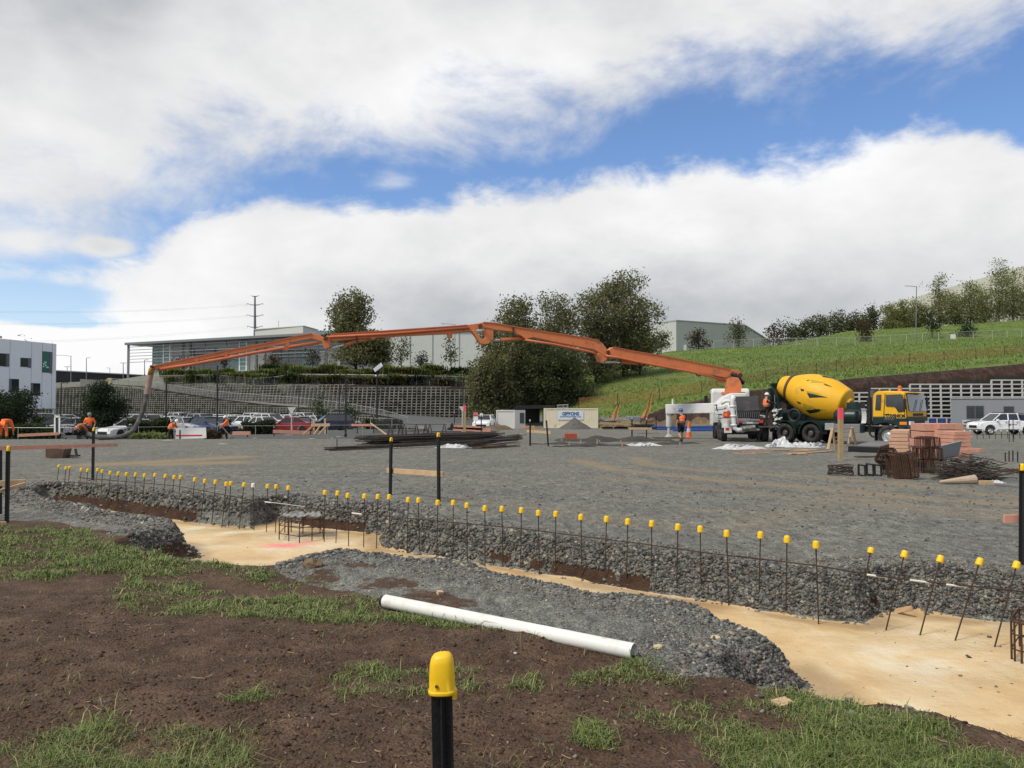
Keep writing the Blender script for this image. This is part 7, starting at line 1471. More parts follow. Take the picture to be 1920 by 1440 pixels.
stirrups('large leaning bundle of brown stirrups left of the stack of three',gp(1694,898),(.62,.42,.62),15,-.12,(0,R(-7)),r_=.016); stirrups('brown stirrup bundle tipped on its side left of the large leaning one',gp(1668,893)+Vector((0,.25,.25)),(.45,.38,.40),16,.5,(0,R(38))); stirrups('small brown stirrup bundle lying low between the tipped and the leaning bundles',gp(1664,890),(.18,.3,.24),8,.2)
stirrups('black open rectangular stirrup bundle on gravel left of the brown ones',gp(1631,893),(.60,.35,.29),3,0,m=M_black,r_=.03); root=thing('wire_coil','flat dark coil of tie wire lying on gravel left of the black bundle','wire coil',gp(1576,891)); m_=MB()
for k in range(14):r_=.26+.05*rb.random(); m_.tube([(r_*1.05*math.cos(t_),r_*.8*math.sin(t_),.04+.015*k+.03*math.sin(t_*2+k))for t_ in np.linspace(0,6.28,15)],.012,5,False)
m_.build('wire',mat('coil_steel',(.06,.048,.04),.8,var=.4),root,fix=False)
def heap(label,c,L,h,n,seed,m,name='steel_heap',cat='steel heap',wid=.5):
 r=random.Random(seed); root=thing(name,label,cat,c); m_=MB()
 for k in range(n):
  a=r.uniform(-1.1,1.1)+(math.pi if r.random()<.5 else 0); q_=Vector((r.gauss(0,L*.22),r.gauss(0,wid*.5),max(.02,abs(r.gauss(0,h*.45))))); l=r.uniform(.25,.55)*min(1.4,L); dz=r.uniform(-.25,.3)
  d=Vector((math.cos(a)*l/2,math.sin(a)*l/3,l/2*dz)); p0,p1=q_-d,q_+d; p0.z=max(.01,p0.z); p1.z=max(.01,p1.z); m_.tube([p0,p1],.010,5)
 o_=m_.build('bars',m,root,fix=False); o_['kind']='stuff'; return root
heap('spiky heap of short dark steel ties beside the stack of three stirrup bundles',gp(1812,899),1.35,.42,420,4,M_rebard); heap('low loose heap of rusty rods by the picket at the right edge',gp(1905,886),1.0,.10,40,5,M_rebarb)
for i,(px,pt,pb)in enumerate([(1885,848,866),(1892,845,866),(1899,844,866),(1908,846,867)]):g_=gp(px,pb); root=picket(px,pt,g_.y,pb,['short rusty rod at the left of the column starter group on the right','second rusty rod of the column starter group on the right','third rusty rod of the column starter group on the right','thick rusty rod at the right of the column starter group'][i],cap=False,group='rusty column starter rods',w=.02,name='steel_rod')
for px in(1892,1899.5):picket(px,787,36,821,'thin dark rod standing in front of the utility vehicle, %s of a pair'%('left' if px<1895 else 'right'),cap=False,group='pair of thin rods',w=.018,name='steel_rod')
for i in range(10):px=1808+i*11.5; g_=at(px,50); picket(px,806.5,50,None,'short peg with a white cap in the row before the utility vehicle, %s from left'%ords[i],M_capw,group='white capped pegs',w=.02,name='capped_peg')
# paper roll, block, rag and pipe by the heap
q_=gp(1800,908); root=thing('paper_roll','torn pale paper roll lying before the spiky heap','paper roll',q_); m_=MB(); m_.tube([q_+Vector((-.45,0,.05)),q_+Vector((-.1,0,.07)),q_+Vector((.35,.03,.10))],[.03,.07,.11],12); m_.build('roll',mat('kraft_paper',(.42,.33,.24),.85,var=.2),root,world=True)
block('timber_offcut','pine block lying right of the torn paper roll',1848,908,(.32,.1,.09),.05,M_pine,'offcut'); plank('grey_pipe','thin grey pipe on the ground right of the pine block',gp(1866,910)+Vector((0,0,.03)),gp(1925,916)+Vector((0,0,.03)),.05,.05,M_steel,'pipe')
def sheet(label,px,py,w,d,h,seed,m=None,name='plastic_sheet',cat='plastic sheet',rz=0.0):
 g_=gp(px,py); r=random.Random(seed); root=thing(name,label,cat,g_,rz); ph=[r.uniform(0,6)for _ in range(6)]
 def fn(u,v):
  x,y=(u-.5)*w,(v-.5)*d; e=max(0,1-(2*abs(u-.5))**2.2)*max(0,1-(2*abs(v-.5))**2)
  rg=lambda a:1-abs(math.sin(a)); z=h*e*(.25+.50*rg(u*4.3+v*2+ph[0])*rg(v*3-u*2+ph[1])+.28*rg(u*9-v*6+ph[2])+.16*rg(u*19+v*13+ph[3]))
  return Vector((x+.10*w*math.sin(v*6+ph[4])+.03*w*rg(v*17+ph[2]),y+.22*d*math.sin(u*7+ph[5])+.1*d*rg(u*23+ph[1]),max(.012,z)))
 m_=MB(); m_.grid(fn,34,16); o_=m_.build('film',m or M_plast,root,False); sm=o_.modifiers.new('thick','SOLIDIFY'); sm.thickness=.006; return root
sheet('crumpled white plastic film raised at its left end in front of the pump truck',1388,842,2.2,1.0,.34,1); sheet('tall white plastic bag heap on the offcut pile before the mixer wheels',1460,838,1.3,.8,.55,2); sheet('long white wrapped bundle before the mixer drive wheels',1510,839,1.7,.7,.42,3); sheet('white plastic film lying on the far edge of the dug rectangle',1205,836,1.5,.7,.28,4); sheet('white plastic film draped at the front of the dark rebar pile',848,840,1.4,.6,.28,5); sheet('small white plastic scrap on the rebar pile',799,832,.5,.4,.18,6); sheet('white scrap near the right end of the rebar pile',948,829,.3,.3,.2,7); sheet('white rag behind the right end of the paper roll pile',1868,906,.35,.25,.12,8); sheet('small white paper scrap lying left of the rebar pile',745,840,.3,.2,.08,9)
for i,(px,py,w_)in enumerate([(314,826,.5),(418,833,.4),(477,822,.4),(539,816,.5),(585,823,.45),(621,822,.3),(635,819,.4),(1672,812,.8),(1885,815,.8)]):sheet('flat pale scrap on the gravel, %s from the left'%ords[i],px,py,w_,.2,.05,20+i,name='paper_scrap',cat='scrap')
for i in range(14):
 a=gp(1395+rb.uniform(0,120),845+rb.uniform(-2,9)); an=rb.uniform(-.35,.35); L_=rb.uniform(.5,1.5); d=Vector((math.cos(an),math.sin(an),0))*L_/2; a.z+=.02+.012*(i%4)
 plank('timber_offcut','thin pine batten in the loose offcut pile before the mixer truck',a-d,a+d,.07,.022,M_pine if i%4 else M_pink,'offcut','pine battens of the loose offcut pile')
plank('plank','long pine board at the foot of the saw horse',gp(1480,853)+Vector((0,0,.03)),gp(1562,847)+Vector((0,0,.03)),.15,.03,M_pine)
# ---- rebar pile, bar bundle, steel trestles
def bars(label,a,b,n,w,h,seed,m,name='rebar_pile'):
 r=random.Random(seed); a,b=Vector(a),Vector(b); root=thing(name,label,'rebar pile',a); m_=MB(); d=(b-a).normalized(); s_=Vector((-d.y,d.x,0))
 for k in range(n):
  o1=s_*r.uniform(-w/2,w/2)+Vector((0,0,.02+h*r.random()**.8)); o2=s_*r.uniform(-w/2,w/2)*.3; p0=a+o1+d*r.uniform(-.7,.9); p1=b+o1+o2+d*r.uniform(-.8,.3); m_.tube([p0,p0.lerp(p1,.5)+Vector((0,0,r.uniform(-.03,.03))),p1],.016,5)
 o_=m_.build('bars',m,root,world=True,fix=False); o_['kind']='stuff'; return root
bars('long dark pile of straight reinforcing bars below the black trestles',gp(702,836),gp(922,826)+Vector((0,0,0)),190,1.7,.42,1,M_rebard); bars('thin dark bundle of long bars lying in front of the rebar pile',gp(636,845),gp(972,832)+Vector((0,0,.12)),34,.35,.12,2,M_rebard); bars('second dark bar bundle spread at the right end of the rebar pile',gp(880,838),gp(974,828)+Vector((0,0,.15)),30,.5,.2,3,M_rebard); bars('rusty bars lying loose before the right end of the rebar pile',gp(895,842),gp(965,838),12,.6,.08,4,M_rebarb)
bars('single dark bar lying before the dug rectangle',gp(1028,838),gp(1110,838),3,.1,.03,5,M_rebard); q_=gp(640,843); picket(632,823,q_.y,843,'thin bent rod standing at the left end of the long bar bundle',cap=False,group=None,w=.02,name='steel_rod')
for i,px in enumerate([733,752,759,782,799,807,834]):
 g_=at(px-1,42.5+.4*(i%2)); t_=P(px-1,796,g_.y); root=thing('steel_trestle','black steel A frame trestle behind the rebar pile, %s from the left'%ords[i],'trestle',g_,0,'black steel trestles')
 for sx_ in(-1,1):
  for sy_ in(-.25,.25):m_=MB(); m_.tube([Vector((g_.x+sx_*.17,g_.y+sy_,g_.z)),Vector((t_.x+sx_*.02,t_.y,t_.z))],.022,5); m_.build('leg',M_rebard,root,world=True)
 m_=MB(); m_.tube([Vector((g_.x-.1,g_.y-.2,g_.z+.35)),Vector((g_.x+.1,g_.y-.2,g_.z+.35))],.015,5); m_.build('brace',M_rebard,root,world=True)
m_=MB(); o=plank('steel_bar','thin dark bar laid along the tops of the black trestles',P(724,795.5,42.7),P(838,795.5,42.7),.03,.03,M_rebard,'steel bar')
# ---- dug rectangle with pegs
M_spoil=mat('dark_spoil',(.05,.048,.045),.95,var=.4,scale=6,bump=.6,bscale=20)
def mound(name,label,pts,w,h,m,cat,seed=1,kind=None):
 r=random.Random(seed); root=thing(name,label,cat,pts[0]); m_=MB(); d=pts[-1]-pts[0]; s_=Vector((-d.y,d.x,0)).normalized()
 def fn(u,v):p=pts[0].lerp(pts[-1],u); k=math.sin(math.pi*v)*math.sin(math.pi*min(1,max(0,u)))**.35; return p+s_*(v-.5)*w*(1+.2*math.sin(u*23))+Vector((0,0,h*k*(.75+.3*math.sin(u*19+seed)+.15*math.sin(u*47+v*9))-.02))
 m_.grid(fn,40,8); m_.build('soil',m,root,True); return root
def mound2(label,a,b,w,h,seed,m=None,cat='spoil heap'):
 o=mound('spoil_heap',label,[gp(*a)-gp(*a),gp(*b)-gp(*a)],w,h,m or M_spoil,cat,seed); o.location=gp(*a); return o
mound2('brown soil heap under the tall bunched netting strip',(1195,800),(1345,797),3.0,1.1,5,mat('brown_spoil',(.13,.09,.055),.95,var=.3,scale=3,bump=.5)); mound2('low brown soil heap behind the grey stone block',(1128,800),(1212,799),3.0,.7,6,mat('brown_spoil',(.13,.09,.055),.95,var=.3,scale=3,bump=.5)); mound2('dark spoil strip along the back of the dug rectangle',(1040,827),(1265,827),1.6,.30,1); mound2('dark spoil strip at the front of the dug rectangle',(990,833),(1180,836),1.0,.16,2); mound2('low dark spoil strip right of the dug rectangle',(1225,834),(1300,831),1.4,.14,3); mound2('brown soil heap left of the plain white cabin',(914,806.5),(950,805),2.0,.55,4,mat('brown_spoil',(.13,.09,.055),.95,var=.3,scale=3,bump=.5))
for i,(px,pt,pb)in enumerate([(1067.5,828,835),(1088.5,824,832),(1119.8,823.5,836),(1123.8,825,836),(1164,825,832.5),(1166.5,829,837),(1174,829.5,835),(1275,829.5,834),(1240,828,833),(1053,822,828),(1017,826,830)]):g_=gp(px,pb); plank('timber_peg','small timber peg of the dug rectangle, %s in the row'%ords[i],P(px,pb+2,g_.y),P(px,pt,g_.y),.06,.06,M_tan,'peg','timber pegs of the dug rectangle',up=(0,1,0))
q_=gp(1070,822.5); root=thing('block_pallet','small pile of orange red blocks on the gravel before the site container','block pile',q_); m_=MB()
for i in range(3):
 for k in range(4):m_.box((-.30+.2*k,.1*i*0,.06+.11*i),(.19,.3,.1))
m_.build('blocks',mat('red_block',(.50,.10,.05),.8,var=.2,scale=6),root,bevel=.01)
block('steel_plate','dark flat plate on gravel right of the orange red blocks',1108,820.5,(.6,.3,.03),0,M_rebard,'plate')
# gravel heap
q_=at(1077,84); root=thing('gravel_heap','conical grey gravel heap in front of the site container','gravel heap',q_); m_=MB(); R_=1.75; Hh=P(1077,782.5,84).z-q_.z
def fn(u,v):r_=(1-u); a=v*2*math.pi; k=1+.08*math.sin(3*a+1)+.05*math.sin(7*a+u*6); return Vector((math.cos(a)*r_*R_*k,math.sin(a)*r_*R_*k,Hh*(u**.92)*(1+.03*math.sin(9*a))-.05))
m_.grid(fn,14,36); m_.build('gravel',mat('heap_gravel',(.105,.10,.09),.95,var=.45,scale=5,bump=.8,bscale=12),root,True)
# ---- container, cabin, shelter
def container(label,px0,px1,py0,Y,dep,m,name='site_container',cat='container',ribs=True):
 a,b=at(px0,Y),at(px1,Y); z0=min(a.z,b.z); top=P(px0,py0,Y).z; root=thing(name,label,cat,(a.x,Y,z0)); w=b.x-a.x; h=top-z0; m_=MB(); m_.box((w/2,dep/2,h/2),(w,dep,h)); body=m_.build('body',m,root); m_=MB()
 if ribs:
  n=int(w/.28)
  for k in range(n):m_.box((.1+(w-.2)*(k+.5)/n,-.012,h/2),(.12,.03,h-.3))
  m_.build('corrugation',m,body)
 m_=MB()
 for x_ in(.05,w-.05):m_.box((x_,-.01,h/2),(.12,.08,h))
 m_.box((w/2,-.01,h-.06),(w,.09,.12)); m_.box((w/2,-.01,.07),(w,.09,.14)); m_.build('frame',m,body); return root,w,h,a
M_ccr=mat('container_cream',(.72,.66,.50),.6,var=.06,scale=1,dirt=(.42,.33,.2),dirt_amt=.12); root,w,h,a=container('cream steel site container with a white and blue name sign behind the gravel heap',1020,1121,765.5,88,2.4,M_ccr)
sg=thing('name_sign','white sign with dark blue lettering on the front of the cream container','sign',P(1069,778,87.93)); m_=MB(); q0,q1=P(1045.5,770.5,87.9),P(1094,787,87.9); m_.box(((q0.x+q1.x)/2,87.93,(q0.z+q1.z)/2),(q1.x-q0.x,.02,q0.z-q1.z)); m_.build('board',mat('sign_white_blue',(.62,.68,.74),.6),sg,world=True)
cx_=(q0.x+q1.x)/2; text_mesh('lettering','GIBBONS',.50,M_txtblue,Matrix.Translation(-sg.location)@frame_matrix((cx_,87.905,P(1,776,87.9).z),(1,0,0)),sg,.004,.02,1.85); text_mesh('small_lettering','CONTRACTORS LTD',.2,M_txtblue,Matrix.Translation(-sg.location)@frame_matrix((cx_,87.905,P(1,781.3,87.9).z),(1,0,0)),sg,.004,.004,2.3)
M_cab=mat('cabin_white',(.66,.66,.62),.6,var=.05,scale=1); root,w,h,a=container('plain white square cabin beside the dark shelter',930.5,965.5,769,86,2.6,M_cab,'site_cabin','cabin',False)
m_=MB(); m_.box((w+.55,.5,h/2),(1.1,1.6,h)); sw_=m_.build('side_wall',mat('cabin_grey',(.34,.35,.35),.8),root); m_=MB(); m_.box((w+.75,-.32,h*.58),(.45,.05,1.1)); m_.build('window',M_glassd,sw_)
root=thing('shelter','dark flat roofed open shelter between the white cabin and the cream container','shelter',at(1000,90)); a,b=P(963,763,89),P(1040,759.5,89); m_=MB(); m_.prism([a,P(972,760,89),b,P(1040,765,89),P(966,767.5,89)],(0,3.5,0)); m_.build('roof',mat('black_roof',(.012,.012,.013),.8),root,world=True)
for px in(970,1018,1038):m_=MB(); g_=at(px,89.3); m_.tube([g_,P(px,764,89.3)],.05,6); m_.build('post',M_black,root,world=True)
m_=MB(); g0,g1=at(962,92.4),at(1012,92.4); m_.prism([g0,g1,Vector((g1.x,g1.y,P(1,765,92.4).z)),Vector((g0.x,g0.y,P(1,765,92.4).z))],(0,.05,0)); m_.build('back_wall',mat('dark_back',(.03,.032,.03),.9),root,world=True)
plank('pink_board','reddish board stack on the ground under the dark shelter',P(976,801,84),P(1002,800.5,84),.3,.25,M_pink,'board')
# cone, pipes, block, pallets
def cone(label,px,pt,Y):
 g_=at(px,Y); h=P(px,pt,Y).z-g_.z; root=thing('traffic_cone',label,'traffic cone',g_); m_=MB(); m_.box((0,0,.025),(.42,.42,.05)); m_.lathe([(.18,.05),(.145,h*.33),(.105,h*.6),(.05,h),(.03,h)],n=16); c_=m_.build('cone',mat('cone_orange',(.78,.16,.04),.5,var=.06),root,bevel=.0); m_=MB(); m_.lathe([(.147,h*.34),(.113,h*.56)],n=16,caps=False); m_.build('band',M_plast,c_)
cone('orange traffic cone with a pale band beside the walking man',1291,789.5,53)
for i,(x0,x1,y,r_,lab)in enumerate([(1222,1345,800.5,.11,'blue plastic pipe lying behind the outrigger, upper one'),(1230,1345,804,.11,'blue plastic pipe lying behind the outrigger, middle one'),(1262,1345,807,.11,'blue plastic pipe lying behind the outrigger, lowest one')]):
 a,b=P(x0,y,62-i*.5),P(x1,y-.5,62-i*.5); zz=gz(a.x,a.y); root=thing('blue_pipe',lab,'pipe',a,0,'blue pipes behind the outrigger'); m_=MB(); m_.tube([a,b],.075,10); m_.build('barrel',M_blue,root,world=True)
root=thing('pipe_crate','blue bundled pipes lying before the clean crib wall between truck and grey office','pipe bundle',at(1755,88)); m_=MB()
for i in range(3):
 for k in range(3):m_.tube([P(1734,786+4.2*i,87+.3*k),P(1781,786+4.2*i,87+.3*k)],.12,8)
m_.build('pipes',M_blue,root,world=True); m_=MB()
for px in(1740,1757,1775):m_.box(P(px,790,86.8),(.12,.1,.9))
m_.build('timber_straps',M_pine,root,world=True)
block('stone_block','x',1187,790,(1.2,1.0,.75),.1,mat('grey_stone',(.20,.21,.215),.9,var=.25,scale=2),'block'); o=bpy.data.objects['stone_block']; o['label']='grey stone block on the soil before the bank'; q_=P(1187.5,787.5,80); o.location=q_
root=thing('pallet','dark pallet of stacked steel behind the blue pipes','pallet',P(1207,801,70)); m_=MB()
for k in range(4):m_.bar(P(1188,796+1.8*k,70),P(1226,796.4+1.8*k,70),.9,.06)
for k in range(6):m_.box(P(1191+k*6.4,799,69.6),(.09,.1,.3))
m_.build('boards',M_black,root,world=True)
root=thing('profile_rail','tan timber setting out rail on pegs behind the cone','profile rail',P(1316,795,64)); m_=MB(); m_.bar(P(1296,796.5,64),P(1336,795.5,64),.05,.14); m_.build('rail',M_tan,root,world=True)
for px in(1301,1314,1327,1334):m_=MB(); m_.bar(P(px,805,64.1),P(px,788 if px>1310 else 792,64.1),.08,.08,up=(0,1,0)); m_.build('peg',M_tan,root,world=True)
root=thing('profile_rail','timber setting out rail before the brown soil bank left of the pallet','profile rail',P(1150,797,72)); m_=MB(); m_.bar(P(1122,794.5,72),P(1186,797.5,72),.04,.07); m_.build('rail',M_tan,root,world=True)
for px in(1126,1150,1178):m_=MB(); m_.bar(P(px,803,72.1),P(px,792,72.1),.08,.08,up=(0,1,0)); m_.build('peg',M_tan,root,world=True)
# timber trestle at the left
root=thing('timber_trestle','pine setting out trestle with braces behind the red saloon side','trestle',GT(595,815,20)); Yt=45.0
for px in(588.5,609.5):m_=MB(); m_.bar(P(px,814,Yt),P(px,784.5,Yt),.09,.09,up=(0,1,0)); m_.build('peg',M_pine,root,world=True)
m_=MB(); m_.bar(P(583,797,Yt-.07),P(618.5,796.5,Yt-.07),.05,.16); m_.build('rail',M_pine,root,world=True)
for a,b in(((584,801),(569,815.5)),((600,799),(589,815)),((612,799),(598,815))):m_=MB(); m_.bar(P(*a,Yt-.12),P(*b,Yt-.5),.05,.08); m_.build('brace',M_pine,root,world=True)
# left clutter: steel box, plywood board, framed sign, road signs, cart
root=thing('steel_box','rusty brown open steel box tipped on the gravel under the long pink plank','steel box',GT(106,859,12)); q_=GT(106,859,12); m_=MB(); m_.box((0,.1,.17),(.56,.5,.34),(0,.1,.06),top=(1.1,1.1)); m_.build('box',mat('rusty_box',(.14,.085,.062),.85,var=.3,scale=5,dirt=(.08,.05,.035),dirt_amt=.4),root,bevel=.01); m_=MB(); m_.box((.42,.25,.06),(.35,.3,.05)); m_.bar((.55,.25,.05),(.50,.25,.30),.08,.05); m_.build('handle',M_rebard,root)
root=thing('plywood_board','white plywood board standing on edge behind the bent worker','board',P(358,823,44)); m_=MB(); q_=[P(328.5,823.5,44),P(387,821.5,44),P(386,801.5,44.25),P(331,802.5,44.25)]; m_.prism(q_,(0,.03,0)); m_.build('sheet',mat('dirty_white_sheet',(.52,.54,.54),.7,var=.12,scale=2,dirt=(.36,.36,.34),dirt_amt=.25),root,world=True)
root=thing('framed_sign','tall white framed sign post left of the silver saloon','sign',at(107.5,52)); Ys=52; m_=MB()
for px in(103,111.5):m_.bar(P(px,813,Ys),P(px,781,Ys),.09,.06,up=(0,1,0))
m_.bar(P(102,781,Ys),P(112.5,781,Ys),.06,.10); m_.build('frame',M_white,root,world=True); m_=MB(); m_.bar(P(107.3,811,Ys+.05),P(107.3,783,Ys+.05),.16,.04,up=(0,1,0)); m_.build('panel',mat('navy_panel',(.05,.06,.08),.6),root,world=True)
root=thing('water_barrel','white round topped container behind the framed sign','container',P(108,783,58)); m_=MB(); q_=P(108,783.5,58); m_.lathe([(.02,.16),(.14,.13),(.18,0),(.14,-.13),(.02,-.16)],q_,n=14); m_.build('shell',M_plast,root,True,world=True); m_=MB(); m_.tube([at(108,58),q_],.05,6); m_.build('post',M_white,root,world=True)
def give_way(label,px,pt,Y,s,facing_away=False,arrow=True):
 g_=at(px,Y); root=thing('give_way_sign',label,'road sign',g_); t_=P(px,pt,Y); m_=MB(); m_.tube([g_,t_],.045,8); m_.build('post',M_galvw,root,world=True); m_=MB(); m_.prism([t_+Vector((-s,-.06,0)),t_+Vector((0,-.06,-s*1.65)),t_+Vector((s,-.06,0))],(0,.02,0)); fc=m_.build('face',M_txtred if not facing_away else M_galvw,root,world=True)
 if not facing_away:m_=MB(); c_=t_+Vector((0,-.075,-s*.55)); m_.prism([c_+Vector((-s*.66,0,s*.40)),c_+Vector((0,0,-s*.70)),c_+Vector((s*.66,0,s*.40))],(0,.01,0)); m_.build('white_field',M_white,fc,world=True)
give_way('red and white give way sign beside the pointed dark bush',231,773,72,.34); give_way('triangular sign seen from behind on a pale post at the red saloon',547,763.5,68,.36,True); give_way('white triangular sign behind the thin pink topped stake',867,762,70,.3,True)
root=thing('warning_sign','red and white site warning sign on a post by the ramp end','sign',at(892,72)); m_=MB(); m_.tube([at(892,72),P(892,773,72)],.04,6); m_.build('post',M_galvw,root,world=True); m_=MB(); m_.box(P(892,781,71.9),(.40,.03,.80)); bd=m_.build('board',M_white,root,world=True); m_=MB(); m_.box(P(892,776.5,71.87),(.38,.02,.34)); m_.build('red_field',M_txtred,bd,world=True); text_mesh('lettering','DANGER',.12,M_white,frame_matrix(P(892,776.5,71.855)-root.location,(1,0,0)),root,.004,.002,.33)
root=thing('small_sign','small white square sign on a black post right of the red warning sign','sign',at(902.5,74)); m_=MB(); m_.tube([at(902.5,74),P(902.5,775,74)],.04,6); m_.build('post',M_black,root,world=True); m_=MB(); m_.box(P(902.5,777.8,73.9),(.28,.03,.28)); m_.build('board',M_white,root,world=True)
root=thing('hand_cart','black hand cart with an upright back near the ramp end','cart',at(842,56)); m_=MB(); m_.prism([P(838,806,56),P(848,807,56),P(850,798,56),P(847.5,793,56),P(845,795,56),P(844,801,56),P(839,803,56)],(0,.5,0)); m_.build('body',M_black,root,world=True)
root=thing('notice_board','small white square notice on the hill fence beside the dark squat bush','sign',GT(1787,637,120)); q_=P(1787,631.5,176.5); m_=MB(); m_.box(q_,(1.15,.05,1.1)); m_.build('board',M_white,root,world=True)
root=thing('roof_antenna','small grey vent frame behind the cream container roof','frame',P(1052,763,91)); m_=MB(); m_.tube([P(1044,760,91),P(1066,759,91)],.05,5); m_.tube([P(1044,764,91),P(1066,764,91)],.05,5)
for px in(1046,1056,1064):m_.tube([P(px,766,91),P(px,759,91)],.04,5)
m_.build('frame',M_galv,root,world=True)
# ------------------------------------------------------------------ people
M_skin=mat('skin',(.42,.24,.17),.6,var=.06,scale=8); M_hiv=mat('hi_vis_orange',(.95,.17,.035),.7,var=.07,scale=5); M_hivd=mat('dusty_orange',(.38,.12,.05),.85,var=.2,scale=6); M_dkc=mat('dark_cloth',(.016,.017,.021),.9,var=.25,scale=8); M_refl=mat('reflective_tape',(.55,.55,.50),.5); M_hatw=mat('helmet_white',(.75,.74,.68),.4,var=.03); M_hatb=mat('helmet_blue',(.03,.10,.42),.4,var=.04); M_hatg=mat('cap_grey',(.22,.23,.25),.8); M_boot=mat('work_boot',(.05,.04,.035),.9); M_hair=mat('dark_hair',(.02,.015,.012),.9)
def skin_mesh(name,chains,m,parent,sub=1):
 """chains: lists of (point, radius); chains that start on an earlier point join there. One continuous skinned surface, baked."""
 V=[]; E=[]; Rd=[]
 def idx(p,r):
  for i,q in enumerate(V):
   if(q-p).length<1e-5:return i
  V.append(Vector(p)); Rd.append(r); return len(V)-1
 for ch in chains:
  prev=None
  for p,r in ch:
   i=idx(Vector(p),r)
   if prev is not None and prev!=i:E.append((prev,i))
   prev=i
 me=bpy.data.meshes.new(name); me.from_pydata([tuple(v)for v in V],E,[]); o=bpy.data.objects.new('tmp',me); COL.objects.link(o); md=o.modifiers.new('skin','SKIN'); md.use_smooth_shade=True
 for i,sv in enumerate(me.skin_vertices[0].data):sv.radius=(Rd[i],Rd[i]); sv.use_root=(i==0)
 sm=o.modifiers.new('sub','SUBSURF'); sm.levels=sub; sm.render_levels=sub
 dg=bpy.context.evaluated_depsgraph_get(); nm=bpy.data.meshes.new_from_object(o.evaluated_get(dg)); bpy.data.objects.remove(o); nm.name=name; nm.materials.clear(); nm.materials.append(m)
 for p in nm.polygons:p.use_smooth=True
 ob=bpy.data.objects.new(name,nm); COL.objects.link(ob); ob.parent=parent; MW[ob.name]=MW[parent.name]; return ob
STAND=dict(pel=(0,0,.95),spi=(0,0,1.15),che=(.0,0,1.36),nec=(.02,0,1.50),hea=(.04,0,1.63),shL=(0,.19,1.42),shR=(0,-.19,1.42),elL=(-.02,.25,1.14),elR=(-.02,-.25,1.14),wrL=(.06,.25,.90),wrR=(.06,-.25,.90),hiL=(0,.09,.92),hiR=(0,-.09,.92),knL=(.02,.11,.50),knR=(.02,-.11,.50),anL=(-.02,.12,.08),anR=(-.02,-.12,.08),face=(1,0,0))
